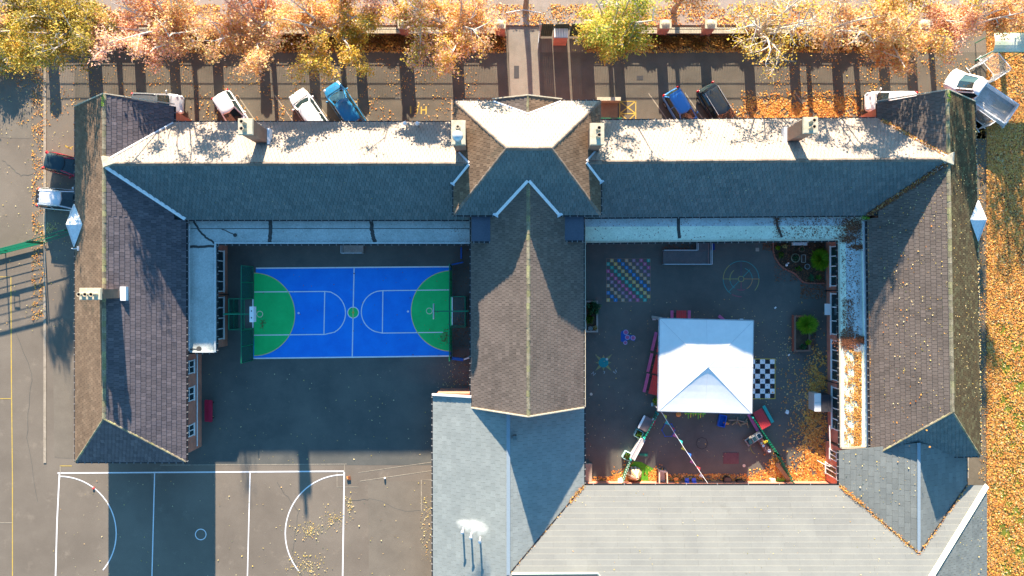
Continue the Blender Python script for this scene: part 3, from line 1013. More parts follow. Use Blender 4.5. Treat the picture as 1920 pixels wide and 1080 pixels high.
# three sash windows and the pipe on the courtyard side
for (ya, yb) in ((675, 700), (725, 751), (795, 817)):
    k = (540 - ya) / F * 56.2, (540 - yb) / F * 56.2
    window(left, LE - .4, k[1], k[0], 1.45, 2.75, 1, 2, cross=True)
b = MB(); b.tube([(LE - .32, -5.3, 1.0), (LE - .32, -13.2, 1.0)], .05, 8); b.tube([(LE - .32, -5.35, 0), (LE - .32, -5.35, 3.3)], .05, 8)
b.build('wall_pipe', WHITE, left)


def gablet(root, xo, xi, zr, yc, hw, ze, rf):
    """little cross gable over the long wall: ridge from xo (outside face) back to xi on the slope"""
    b = MB()
    d = 1 if xi > xo else -1
    W, E, N_, S_ = (xo, yc, zr), (xi, yc, zr), (xo, yc + hw, ze), (xo, yc - hw, ze)
    b.face([W, E, N_] if d < 0 else [W, N_, E][::-1]); b.face([W, S_, E] if d > 0 else [W, E, S_][::-1]); b.face([W, N_, S_])
    b.face([N_, S_, (xo, yc - hw, ze - .5), (xo, yc + hw, ze - .5)])
    g = b.build('gablet', LEAD, root)
    c = MB(); c.bar((xo - d * .02, yc, zr + .02), (xi, yc, zr + .02), .07, .05)
    for t in (N_, S_):
        c.bar((xo - d * .02, yc, zr + .02), (xo - d * .02, t[1], ze + .02), .05, .04); c.bar((xi, yc, zr + .02), (t[0], t[1], ze + .02), .05, .04)
    c.build('gablet_edge', WHITE, g)


gablet(left, -34.84, -33.62, 4.58, 4.98, 1.68, 3.66, rf)
b = MB(); b.tube([(-34.9, 3.12, 3.9), (-34.3, 3.12, 3.9)], .045, 8); b.box(-34.32, -34.12, 2.95, 3.3, 3.75, 4.15); b.build('flue_pipe', METAL_LIGHT, left)

# ---------- right wing, turned 0.9 degrees
TH = .0155
CX, CY = 32.72, 1.0


def rw(x, y, z=None):
    a, c = rotp(x, y, CX, CY, TH)
    return (a, c) if z is None else (a, c, z)


RX, RWx, REx = 32.72, 28.36, 37.08
RN, RS = 14.75, -13.45
right = thing('school_wing', 'long pitched-roof school wing beside the leaf-covered lawn with mossy outer slope and no chimney', 'building', (RX, 0, 0))
r = Roof(right)
hS = RS + 4.2
aw = (7.1 - Z_E) / (RX - RWx)
xc = 29.0; zc2 = 7.1 - aw * (RX - xc)
r.slope([rw(RWx, RS, Z_E), rw(RX, hS, 7.1), rw(RX, 5.6, 7.1), rw(RWx, 5.6, Z_E)], TILE, **SEG)
r.slope([rw(xc, 5.6, zc2), rw(RX, 5.6, 7.1), rw(RX, RN, 7.1), rw(xc, RN - .1, zc2)], TILE, **SEG)
r.slope([rw(REx, RS, Z_E), rw(REx, RN, Z_E), rw(RX, RN, 7.1), rw(RX, hS, 7.1)], TILE_MOSS, **SEG)
r.slope([rw(RWx, RS, Z_E), rw(REx, RS, Z_E), rw(RX, hS, 7.1)], TILE_SHADE_BLUE, **SEG)
rfr = r.finish(DECK)
ridge_line(rfr, rw(RX, RN, 7.1), rw(RX, hS, 7.1), LICHEN, w=.155)
ridge_line(rfr, rw(RX, hS, 7.1), rw(RWx, RS, Z_E), LICHEN, w=.11)
ridge_line(rfr, rw(RX, hS, 7.1), rw(REx, RS, Z_E), LICHEN, w=.11)
wall_prism(right, [rw(RWx + .4, RS + .4), rw(REx - .4, RS + .4), rw(REx - .4, RN - .3), rw(xc + .4, RN - .3), rw(xc + .4, 5), rw(RWx + .4, 5)], Z_E - .1)
gable(right, [rw(xc + .4, RN - .55, Z_E - .2), rw(REx - .4, RN - .55, Z_E - .2), rw(REx - .4, RN - .55, Z_E + .1), rw(RX, RN - .55, 6.9), rw(xc + .4, RN - .55, zc2 + .1)], .3, 0, 1)
gutter(right, rw(REx, RN, Z_E), rw(REx, RS, Z_E), (1, 0)); gutter(right, rw(RWx, 5.6, Z_E), rw(RWx, RS, Z_E), (-1, 0))
gutter(right, rw(RWx, RS, Z_E), rw(REx, RS, Z_E), (0, -1))
b = MB()
b.bar(rw(RX, RN + .05, 7.12), rw(REx + .05, RN + .05, 3.62), .07, .12); b.bar(rw(RX, RN + .05, 7.12), rw(xc - .05, RN + .05, zc2 + .02), .07, .12)
b.build('verge', STONE, right)
gx = rw(REx, 5.3)
gablet(right, rw(37.16, 5.3)[0], rw(35.92, 5.3)[0], 4.58, 5.35, 1.62, 3.66, rfr)

# ---------- two ranges across the top
CRN, CRS, CRR = 13.07, 5.46, 9.25


def cross_range(root, x0, x1, yn, yr, ys, th, nmat, smat):
    def q(x, y, z): 
        a, c = rotp(x, y, (x0 + x1) / 2, yr, th)
        return (a, c, z)
    r = Roof(root)
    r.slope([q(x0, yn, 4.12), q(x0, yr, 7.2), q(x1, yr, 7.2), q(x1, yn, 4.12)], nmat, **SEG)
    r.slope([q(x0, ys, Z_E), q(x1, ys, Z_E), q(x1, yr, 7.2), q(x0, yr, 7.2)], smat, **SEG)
    rf = r.finish(DECK)
    return rf, q


rangeL = thing('school_range', 'cross range of the school above the blue sports court with chimney near its middle', 'building', (-17, 9.2, 0))
rfl, qL = cross_range(rangeL, LX, -.5, CRN, CRR, CRS, 0.0, TILE_SUNLIT, TILE_SHADE_BLUE)
ridge_line(rfl, qL(-30.2, CRR, 7.2), qL(-3.6, CRR, 7.2), RIDGE_BROWN, w=.15)
gutter(rangeL, qL(-26.5, CRN, 4.12), qL(-4.4, CRN, 4.12), (0, 1)); gutter(rangeL, qL(LE, CRS, Z_E), qL(-3.3, CRS, Z_E), (0, -1))
wall_prism(rangeL, [(-27.5, CRS + .4), (-4, CRS + .4), (-4, CRN - .4), (-27.5, CRN - .4)], 3.5)
rangeR = thing('school_range', 'cross range of the school above the tented play courtyard with chimney at its outer end', 'building', (17, 9.4, 0))
YN, YR, YS = 13.29, 9.47, 5.72
rfrr, qR = cross_range(rangeR, 2.5, RX - .1, YN, YR, YS, .008, TILE_SUNLIT, TILE_SHADE_BLUE)
ridge_line(rfrr, qR(5.8, YR, 7.2), qR(32.3, YR, 7.2), RIDGE_BROWN, w=.15)
gutter(rangeR, qR(6.7, YN, 4.12), qR(28.9, YN, 4.12), (0, 1)); gutter(rangeR, qR(5.8, YS, Z_E), qR(28.2, YS, Z_E), (0, -1))
wall_prism(rangeR, [qR(6, YS + .4, 0)[:2], qR(29, YS + .4, 0)[:2], qR(29, YN - .4, 0)[:2], qR(6, YN - .4, 0)[:2]], 3.5)

# valleys
pLE = plane_coef([(LE, 0, Z_E), (LX, 0, LZ), (LX, 5, LZ)])
pLN = plane_coef([(-20, CRN, 4.12), (-20, CRR, 7.2), (-10, CRR, 7.2)])
pLS = plane_coef([(-20, CRS, Z_E), (-20, CRR, 7.2), (-10, CRR, 7.2)])
lead_line(rfl, meet(pLE, pLS, 7.0), meet(pLE, pLS, 3.62), .26)
lead_line(rfl, meet(pLE, pLN, 7.05), meet(pLE, pLN, 4.15), .12)
pRW = plane_coef([rw(RWx, RS, Z_E), rw(RX, hS, 7.1), rw(RX, 5.6, 7.1)])
pRN = plane_coef([qR(10, YN, 4.12), qR(10, YR, 7.2), qR(20, YR, 7.2)])
pRS = plane_coef([qR(10, YS, Z_E), qR(10, YR, 7.2), qR(20, YR, 7.2)])
vR0, vR1 = meet(pRW, pRS, 7.0), meet(pRW, pRS, 3.62)
lead_line(rfrr, vR0, vR1, .20)
lead_line(rfrr, meet(pRW, pRN, 7.05), meet(pRW, pRN, 4.3), .12)
# the pale filled corner where ridges join
b = MB(); b.face([(LX - .02, CRR + .6, 7.22), (LX + .1, CRR - .25, 7.3), (LX + 1.0, CRR + .05, 7.34), (LX + .6, CRR + .5, 7.28)][::-1]); 
b.prism([(LX - .1, CRR + .55), (LX + .05, CRR - .3), (LX + .95, CRR + .0), (LX + .55, CRR + .5)], 6.9, 7.27)
b.build('ridge_junction', STONE, rfl)
b = MB(); b.prism([(CX + .15, YR + .65), (CX - .9, YR + .1), (CX + .1, YR - .3)], 6.9, 7.3); b.build('ridge_junction', STONE, rfrr)

chimney(rangeL, -19.6, -18.7, 11.1, 12.1, 4.4, 9.0, [(-19.2, 11.82, 'pot'), (-19.2, 11.32, 'pot')])
b = MB(); b.box(-18.697, -18.5, 10.98, 12.2, 5.3, 5.9); b.build('lead_flashing', LEAD, rangeL)
chimney(rangeR, 21.0, 21.9, 11.2, 12.2, 4.4, 9.0, [(21.45, 12.0 - .1, 'pot'), (21.45, 11.45, 'pot')])
b = MB(); b.box(20.8, 20.997, 11.1, 12.3, 5.3, 5.9); b.build('lead_flashing', LEAD, rangeR)
chimney(rangeL, -4.25, -3.4, 10.3, 11.9, 5.4, 9.3, [(-3.85, 11.45, 'stub'), (-3.85, 10.75, 'dome')])
chimney(rangeR, 5.65, 6.5, 10.3, 11.7, 5.4, 9.3, [(6.15, 11.3, 'pot'), (6.15, 10.8, 'pot')])
# vent pipes by the eave of the range
for px in (762, 785):
    q_ = P(px, 236, 4.6)
    b = MB(); b.tube([(q_.x, q_.y, 4.3), (q_.x, q_.y, 5.3)], .055, 10); v_ = b.build('vent_pipe', METAL_GREY, rangeL)
    b = MB(); b.lathe((q_.x, q_.y, 5.3), [(.06, 0), (.15, .03), (.17, .1), (.1, .18), (.02, .2)], 14); b.build('vent_cowl', WHITE, v_, smooth=True)

# ---------- centre block
cen = thing('school_block', 'taller hipped centre block of the school with small gablet facing the entrance path', 'building', (1.2, 9.9, 0))
bz, bt = 6.0, 9.8
bx0, bx1, by0, by1 = -4.43, 6.74, 5.57, 14.22
ra, rb = (-.38, 9.87, bt), (2.79, 9.87, bt)
r = Roof(cen)
r.slope([(bx0, by1, bz), ra, rb, (bx1, by1, bz)], TILE_SUNLIT, **SEG)
r.slope([(bx0, by0, bz), (bx1, by0, bz), rb, ra], TILE_SHADE_BLUE, **SEG)
r.slope([(bx0, by1, bz), (bx0, by0, bz), ra], TILE_BROWN, **SEG)
r.slope([(bx1, by1, bz), rb, (bx1, by0, bz)], TILE_BROWN, **SEG)
gy = 14.34
r.slope([(-1.42, gy, bz), (1.18, gy, 7.05), (1.18, 12.9, 7.05), (-1.42, 13.9, bz)], TILE, **SEG)
r.slope([(3.72, gy, bz), (3.72, 13.9, bz), (1.18, 12.9, 7.05), (1.18, gy, 7.05)], TILE_BROWN, **SEG)
rfc = r.finish(DECK)
ridge_line(rfc, ra, rb, RIDGE_BROWN, w=.15)
for e, c in ((ra, (bx0, by1, bz)), (ra, (bx0, by0, bz)), (rb, (bx1, by1, bz)), (rb, (bx1, by0, bz))):
    ridge_line(rfc, e, c, RIDGE_BROWN, w=.13)
ridge_line(rfc, (1.18, gy, 7.05), (1.18, 13.0, 7.05), LICHEN, w=.12)
lead_line(rfc, (-1.42, 14.2, 6.0), (1.18, 12.98, 7.05), .13); lead_line(rfc, (3.72, 14.2, 6.0), (1.18, 12.98, 7.05), .13)
b = MB(); b.bar((-1.5, gy + .06, bz + .02), (1.18, gy + .06, 7.08), .08, .12); b.bar((3.8, gy + .06, bz + .02), (1.18, gy + .06, 7.08), .08, .12)
b.build('verge', STONE, cen)
wall_prism(cen, [(bx0 + .4, by0 + .4), (bx1 - .4, by0 + .4), (bx1 - .4, by1 - .3), (bx0 + .4, by1 - .3)], bz - .1)
gable(cen, [(-1.2, 13.95, 5.8), (3.5, 13.95, 5.8), (3.5, 13.95, 6.05), (1.18, 13.95, 6.95), (-1.2, 13.95, 6.05)], .3, 0, 1)
gutter(cen, (bx0, by1, bz), (-1.5, by1, bz), (0, 1)); gutter(cen, (3.8, by1, bz), (bx1, by1, bz), (0, 1))
gutter(cen, (bx0, by0, bz), (bx0, 8.0, bz), (-1, 0)); gutter(cen, (bx1, by0, bz), (bx1, 8.0, bz), (1, 0))
gutter(cen, (bx0, by0, bz), (-1.3, by0, bz), (0, -1)); gutter(cen, (3.7, by0, bz), (bx1, by0, bz), (0, -1))
# valleys block / ranges
pCW = plane_coef([(bx0, by1, bz), (bx0, by0, bz), ra]); pCE = plane_coef([(bx1, by1, bz), (bx1, by0, bz), rb])
for pl, ps, pn in ((pCW, pLS, pLN), (pCE, pRS, pRN)):
    t = meet(pl, ps, 7.15); lo = meet(pl, ps, 5.98)
    lead_line(rfc, t, lo, .17)
    lead_line(rfc, meet(pl, pn, 7.15), meet(pl, pn, 6.4), .14)
    b = MB(); b.obox((lo.x, lo.y, lo.z + .1), (.42, .3, .05), .6 if pl is pCE else -.6); b.build('lead_apron', LEAD, rfc)
pHall = None

# ---------- hall
hall = thing('school_hall', 'long gabled central hall roof running between the two courtyards', 'building', (1.2, -2, 0))
hx, hz, he, hw_ = 1.2, 8.04, 4.27, 4.41
hN, hSo = 7.6, -9.35
r = Roof(hall)
r.slope([(hx - hw_, hN, he), (hx - hw_, hSo, he), (hx, hSo, hz), (hx, hN, hz)], TILE, **SEG)
r.slope([(hx + hw_, hN, he), (hx, hN, hz), (hx, hSo, hz), (hx + hw_, hSo, he)], TILE, **SEG)
rfh = r.finish(DECK)
ridge_line(rfh, (hx, hN, hz), (hx, hSo, hz), LICHEN, w=.14)
gutter(hall, (hx - hw_, 6, he), (hx - hw_, hSo, he), (-1, 0)); gutter(hall, (hx + hw_, 6, he), (hx + hw_, hSo, he), (1, 0))
wall_prism(hall, [(hx - hw_ + .3, hN), (hx - hw_ + .3, hSo + .3), (hx + hw_ - .3, hSo + .3), (hx + hw_ - .3, hN)], he - .1)
gable(hall, [(hx - hw_ + .3, hSo + .25, he - .2), (hx + hw_ - .3, hSo + .25, he - .2), (hx + hw_ - .3, hSo + .25, he + .1), (hx, hSo + .25, hz - .2), (hx - hw_ + .3, hSo + .25, he + .1)], .3, 0, 1)
b = MB(); b.bar((hx - hw_ - .05, hSo - .05, he + .03), (hx, hSo - .05, hz + .05), .09, .14); b.bar((hx + hw_ + .05, hSo - .05, he + .03), (hx, hSo - .05, hz + .05), .09, .14)
b.build('verge', STONE, hall)
b = MB(); b.bar((hx + hw_ + .16, 5, he - .08), (hx + hw_ + .16, hSo, he - .08), .05, .16); b.build('fascia', STONE, hall)
pHW = plane_coef([(hx - hw_, 0, he), (hx, 0, hz), (hx, 5, hz)]); pHE = plane_coef([(hx + hw_, 0, he), (hx, 0, hz), (hx, 5, hz)])
pCS = plane_coef([(bx0, by0, bz), (bx1, by0, bz), ra])
for pl in (pHW, pHE):
    t, lo = meet(pl, pCS, 8.0), meet(pl, pCS, 6.0)
    lead_line(rfh, t, lo, .22)
    b = MB(); b.obox((lo.x, lo.y, lo.z + .12), (.5, .28, .05), .5 if pl is pHE else -.5); b.build('lead_apron', LEAD, rfh)
FLATDARK = mat('flat_dark', (.075, .09, .125), (.09, .105, .14), rough=.6, scale=1)
for xa, xb, ya, yb in ((-3.05, -1.72, 3.65, 5.5), (4.1, 5.45, 3.72, 5.5)):
    b = MB(); b.box(xa, xb, ya, yb, 4.0, 5.55); b.box(xa - .06, xb + .06, ya - .06, yb, 5.553, 5.62)
    d_ = b.build('dormer_box', FLATDARK, hall)
    gutter(hall, (xa, ya - .06, 5.6), (xb, ya - .06, 5.6), (0, -1), sp=.4)

# ---------- flat roofed corridors
def slabroof(name, label, poly, z, m, edge=.12):
    c = (sum(p[0] for p in poly) / len(poly), sum(p[1] for p in poly) / len(poly))
    t = thing(name, label, 'building', (c[0], c[1], 0))
    b = MB(); b.prism(poly, z - .25, z); rf = b.build('roof', m, t)
    return t, rf


ZF = 2.95
X5 = lambda px, z=ZF: P(px, 0, z).x
Y5 = lambda py, z=ZF: P(0, py, z).y
FX0, FX1, FX2 = LE - .3, X5(405), X5(883)
FY0, FY1, FY2 = Y5(405), Y5(457), Y5(661)
cl, clr = slabroof('corridor', 'flat grey felt corridor roof in an L round the blue court', [(FX0, FY0 + .4), (FX0, FY2), (FX1, FY2), (FX1, FY1), (FX2, FY1), (FX2, FY0 + .4)], ZF, FELT)
b = MB(); b.prism([(FX0 + .1, FY0), (FX0 + .1, FY2 + .3), (FX1 - .3, FY2 + .3), (FX1 - .3, FY1 + .35), (FX2, FY1 + .35), (FX2, FY0)], 0, ZF - .253); b.build('wall', BRICK, cl)
b = MB()
b.bar((FX1 - .06, FY2 + .05, ZF + .03), (FX1 - .06, FY1, ZF + .03), .12, .06); b.bar((FX1 - .12, FY1 + .06, ZF + .03), (FX2, FY1 + .06, ZF + .03), .12, .06)
b.bar((FX0, FY2 + .06, ZF + .03), (FX1 - .12, FY2 + .06, ZF + .03), .12, .06)
b.build('roof_kerb', FELT_GREY, clr)
b = MB(); b.bar((FX0 + .35, (FY0 + FY1) / 2 + .1, ZF + .006), (FX2, (FY0 + FY1) / 2 + .1, ZF + .006), .05, .012); b.build('felt_seam', STAIN, clr)
b = MB(); b.box(FX0 + .05, FX0 + .3, FY2, Y5(420), ZF + .002, ZF + .06); b.build('roof_upstand', LEAD, clr)
for (pts, w) in (([(507, 413), (507, 435), (505, 457)], .30), ([(696, 413), (697, 430), (700, 445), (704, 456)], .30), ([(363, 415), (372, 430), (386, 445), (405, 457)], .16), ([(415, 430), (425, 433), (441, 441)], .07),
                 ([(356, 462), (375, 463), (405, 461)], .2), ([(352, 655), (364, 655), (377, 656)], .09)):
    b = MB(); pp = [P(x, y, ZF) for x, y in pts]
    rr_ = [(p.x, p.y) for p in pp]
    fine = []
    for i in range(len(rr_) - 1):
        for k in range(6):
            t = k / 6; fine.append((rr_[i][0] + (rr_[i + 1][0] - rr_[i][0]) * t + random.uniform(-.04, .04), rr_[i][1] + (rr_[i + 1][1] - rr_[i][1]) * t + random.uniform(-.03, .03)))
    fine.append(rr_[-1]); b.strip(fine, w, ZF + .014 + random.random() * .002); b.build('stain', STAIN, clr)
b = MB(); b.lathe((*P(441, 441, ZF).xy, ZF), [(.16, 0), (.16, .03)], 10); b.lathe((*P(373, 654, ZF).xy, ZF), [(.22, 0), (.2, .03)], 9); b.build('roof_outlet', STAIN, clr)
gutter(cl, (FX1, FY2, ZF - .05), (FX1, FY1, ZF - .05), (1, 0)); gutter(cl, (FX1, FY1, ZF - .05), (FX2, FY1, ZF - .05), (0, -1)); gutter(cl, (FX0, FY2, ZF - .05), (FX1, FY2, ZF - .05), (0, -1))
for (ya, yb) in ((470, 547), (557, 636)):
    window(cl, FX1 - .3, (540 - yb) / F * 56.6, (540 - ya) / F * 56.6, .85, 2.06, 1, 4, fw=.085)
b = MB(); b.tube([(FX1 - .2, Y5(552, 1.5), 0), (FX1 - .2, Y5(552, 1.5), 2.6)], .045, 8); b.build('downpipe', GUTTER, cl)
# porch under the corridor edge
pr = thing('porch_ramp', 'small brown ramp with a pale rail under the corridor edge above the blue court', 'ramp', (*G(663, 465), 0))
b = MB(); b.box(G(645, 0)[0], G(682, 0)[0], G(0, 474)[1], G(0, 450)[1], .005, .22); b.build('ramp_floor', TIMBER_GREY, pr)
b = MB()
for a, c in (((644.5, 450), (644.5, 475.5)), ((644.5, 475.5), (682, 475.5))):
    A, B = G(*a), G(*c)
    b.bar((*A, .95), (*B, .95), .05, .05); b.bar((*A, .5), (*B, .5), .03, .03)
for a in ((644.5, 475.5), (682, 475.5), (663, 475.5), (644.5, 452)):
    A = G(*a); b.tube([(*A, 0), (*A, .95)], .025, 6)
b.build('handrail', METAL_LIGHT, pr)

GX0, GX1, GX2 = X5(1095), X5(1572), rw(RWx, 0)[0] + .1
GY0, GY1, GY2 = Y5(398), Y5(452.5), Y5(840)
th2 = .008
def s2(px, py, z=ZF):
    p = P(px, py, z); return (p.x, p.y)
polyR = [s2(1095, 400), s2(1095, 455), s2(1572, 450.5), s2(1576, 841), s2(1634, 841), s2(1624, 400)]
cr, crr = slabroof('corridor', 'flat corridor roof with drifts of leaves beside the play courtyard', polyR, ZF, FELT_PALE)
b = MB(); b.prism([s2(1093, 395), s2(1093, 449), s2(1580, 445), s2(1584, 839), s2(1636, 839), s2(1630, 395)], 0, ZF - .253); b.build('wall', BRICK, cr)
b = MB(); b.prism([s2(1095, 410), s2(1095, 425), s2(1578, 423), s2(1600, 408)], ZF + .002, ZF + .008); b.build('felt_strip', FELT_GREY, crr)
b = MB(); b.prism([s2(1585, 455), s2(1588, 660), s2(1618, 660), s2(1614, 420), s2(1590, 424)], ZF + .003, ZF + .010); b.build('felt_strip', FELT_GREY, crr)
b = MB(); b.bar((*s2(1618.5, 415), ZF + .08), (*s2(1626, 838), ZF + .08), .2, .16); b.build('roof_upstand', LEAD, crr)
b = MB(); b.bar((*s2(1572, 452), ZF + .03), (*s2(1576, 839), ZF + .03), .12, .06); b.bar((*s2(1095, 453.6), ZF + .03), (*s2(1570, 449.6), ZF + .03), .12, .06)
b.bar((*s2(1577, 839), ZF + .05), (*s2(1634, 839), ZF + .05), .2, .1); b.build('roof_kerb', STONE, crr)
for pts, w in (([(1272, 409), (1272, 428), (1274, 447)], .26), ([(1455, 407), (1458, 425), (1466, 445)], .2)):
    b = MB(); b.strip([s2(*p) for p in pts], w, ZF + .012); b.build('stain', STAIN, crr)
gutter(cr, (*s2(1095, 455), ZF - .05), (*s2(1571, 450.5), ZF - .05), (0, -1)); gutter(cr, (*s2(1572, 452), ZF - .05), (*s2(1576, 841), ZF - .05), (-1, 0))
WX = s2(1580, 0)[0]
for (ya, yb, xo) in ((461, 537, 0), (550, 628, .02), (638, 714, .05), (727, 807, .1)):
    y_ = lambda v: (540 - v) / F * 56.3
    window(cr, P(1580 + 4 * (ya - 445) / 394, 0, ZF).x, y_(yb), y_(ya), .92, 2.08, -1, 4 if ya != 550 else 3, fw=.085)
b = MB(); b.box(26.0, 26.55, y_(591), y_(581) + .5, 1.2, 1.26); b.build('open_vent', WHITE, cr)
b = MB()
for yy in (545, 718): b.tube([(WX - .06, y_(yy), 0), (WX - .06, y_(yy), 2.6)], .05, 8)
b.build('downpipe', GUTTER, cr)
b = MB(); b.tube([(WX - .1, y_(802), .9), (WX - .02, y_(868), .9)], .05, 8); b.build('wall_pipe', WHITE, cr)
dw = X6(1573) + .29 if 0 else P(1573, 0, 3.0).x + .29
window(cr, dw, y_(864), y_(846), .9, 2.1, -1, 2, fw=.07)
window(cr, dw, y_(897), y_(876), .15, 2.1, -1, 2, fw=.07)
b = MB(); b.bar((WX - .75, y_(873), 1.0), (WX - .1, y_(879), 1.0), .06, .06); b.tube([(WX - .75, y_(873), 0), (WX - .75, y_(873), 1.0)], .03, 6); b.build('handrail', WHITE, cr)

# ---------- newer slate-roofed block at the bottom
ZB = 3.0
KB = (CAM_H - ZB) / F
X6 = lambda px: (px - 960) * KB
Y6 = lambda py: (540 - py) * KB
slope_ = .445
wx, ex = X6(812), X6(1095)
rx6 = (wx + ex) / 2; rz6 = ZB + (rx6 - wx) * slope_
yv = Y6(910); yr6 = yv - (rz6 - ZB) / slope_
main = thing('annexe', 'newer single-storey annexe under grey slates and long ribbed sheets at the bottom', 'building', (5, -20, 0))
r = Roof(main)
yt = Y6(741)
SL6 = dict(cu=.42, tw=.52, lift=.028, gap=.014, single=True, name='slate')
xh = hx - hw_ + .02
zh = ZB + (xh - wx) * slope_
ybot = -30
r.slope([(wx, yt, ZB), (wx, ybot, ZB), (xh, ybot, zh), (xh, yt, zh)], SLATE, **SL6)
r.slope([(xh, -9.42, zh), (xh, ybot, zh), (rx6, ybot, rz6), (rx6, -9.42, rz6)], SLATE, **SL6)
r.slope([(ex, -9.42, ZB), (rx6, -9.42, rz6), (rx6, yr6, rz6), (ex, yv, ZB)], SLATE, **SL6)
# big ribbed slope facing up the picture
ry = Y6(1074) * (CAM_H - rz6) / (CAM_H - ZB)
xr_e = X6(1850)
rise = 3.9
zt7 = ZB + rise
yt7 = yv - rise / slope_
SH = dict(cu=.43, tw=2.6, lift=.045, gap=.006, name='roof_sheet', stagger=.37)
r.single_backup = None
zz = lambda y: ZB + (yv - y) * slope_
r.slope([(ex, yv, ZB), (X6(1575), yv, ZB), (X6(1575), yt7, zt7), (ex, yt7, zt7)], SHEET, single=False, **SH)
r.slope([(rx6, yr6, rz6), (ex, yv, ZB), (ex, yt7, zt7), (rx6, yt7, zt7)], SHEET, single=False, **SH)
hipx = xr_e - rise / slope_
r.slope([(X6(1575), yv, ZB), (xr_e, yv, ZB), (hipx, yt7, zt7), (X6(1575), yt7, zt7)], SHEET, single=False, **SH)
r.slope([(xr_e, yv, ZB), (xr_e, -34, ZB), (hipx, -34, zt7), (hipx, yt7, zt7)], SLATE_DARK, cu=.32, tw=.4, lift=.03)
r.slope([(rx6, yt7, zt7), (hipx, yt7, zt7), (hipx, yt7 - 9, ZB), (rx6, yt7 - 9, ZB)], SLATE, cu=.42, tw=.6)
rfm = r.finish(DECK)
# rows of light ribs over the sheets (one raised rib each)
zz = lambda y: ZB + (yv - y) * slope_
ribs = 0
y = yv - .42 * .914
i = 0
for i in range(1, 21):
    s = .43 * i
    yy = yv - s * math.cos(math.atan(slope_)); z_ = ZB + s * math.sin(math.atan(slope_))
    if yy < yt7: break
    xa = max(ex - (yv - yy) , rx6) + .02
    xb = xr_e - (yv - yy)
    m1 = X6(1575) + (yv - yy) * 1.04
    m2 = X6(1812) - (yv - yy) * 1.04
    segs = [(xa, m1 - .1), (m2 + .1, xb)] if m2 > m1 else [(xa, xb)]
    for (p, q_) in segs:
        if q_ - p < .3: continue
        b = MB(); b.bar((p, yy, z_ + .035), (q_, yy, z_ + .035), .05, .02); b.build('roof_batten', SHEET_EDGE, rfm)
lead_line(rfm, (xr_e, yv, ZB), (hipx, yt7, zt7), .42, FELT_PALE, lift=.04, h=.04, name='hip_capping')
b = MB(); b.bar((rx6, yt, rz6 + .03) if 0 else (rx6, -9.4, rz6 + .03), (rx6, yr6, rz6 + .03), .28, .05); b.build('ridge_capping', mat('ridge_metal', (.25, .31, .36), rough=.6), rfm)
b = MB(); b.bar((ex, yv, ZB + .05), (rx6, yr6, rz6 + .05), .10, .02); b.bar((rx6, yr6, rz6 + .05), (rx6 - 2, yr6 - 2, rz6 + .05 - .0), .10, .02) if 0 else None
b.build('valley_gutter', GUTTER, rfm)
b = MB(); b.bar((wx - .05, yt + .08, ZB + .1), (xh, yt + .12, zh + .1), .16, .14); b.build('parapet_coping', WHITE, rfm)
b = MB(); b.box(wx + .3, xh, yt - .1, yt + .12, 0, ZB - .1); b.prism([(wx + .3, -9.6), (ex - .5, -9.6), (ex - .5, yv - .5), (X6(1850) - .5, yv - .5), (X6(1850) - .5, -32), (wx + .3, -32)], 0, ZB - .15)
b.prism([(wx + .3, yt), (xh, yt), (xh, -9.6), (wx + .3, -9.6)], 0, ZB - .15); b.build('wall', BRICK, main)
gutter(main, (ex, yv, ZB), (X6(1575), yv, ZB), (0, 1), sp=2.5); gutter(main, (wx, yt, ZB), (wx, ybot, ZB), (-1, 0)); gutter(main, (ex, -9.4, ZB), (ex, yv, ZB), (1, 0))
# lower roof whose shade-coloured back shows at the very bottom
b = MB(); zq = rz6 + .1
b.face([P(960, 1076, zq), P(957, 1120, zq - .9), P(1160, 1120, zq - .9), P(1120, 1075, zq)][::1])
b.build('lower_slope', TILE_SHADE_BLUE, rfm)
lead_line(rfm, P(960, 1075.5, zq), P(1120, 1074.5, zq), .14, FELT_PALE, lift=.06)
lead_line(rfm, P(1120, 1074.5, zq), P(1160, 1120, zq - .9), .12, FELT_PALE, lift=.06)
# brick wall faces towards the courtyard + three flues
for (px, py) in ((868, 992), (884, 999), (901, 1004)):
    q_ = P(px, py, 4.3)
    zr_ = ZB + (q_.x - wx) * slope_
    b = MB(); b.tube([(q_.x, q_.y, zr_ - .1), (q_.x, q_.y, zr_ + .85)], .075, 12); fl = b.build('boiler_flue', METAL_LIGHT, main, smooth=False)
    b = MB(); b.lathe((q_.x, q_.y, zr_ + .85), [(.05, 0), (.13, .05), (.13, .12), (.03, .16)], 12); b.build('flue_cap', METAL_LIGHT, fl)
b = MB(); q_ = P(991, 951, 4.4); b.lathe((q_.x, q_.y, 4.0), [(.09, 0), (.09, .75)], 10); q_ = P(965, 819, 5.6); b.box(q_.x - .15, q_.x + .15, q_.y - .15, q_.y + .15, 5.4, 6.0); b.build('roof_vent', TILE_SHADE_BLUE, main)

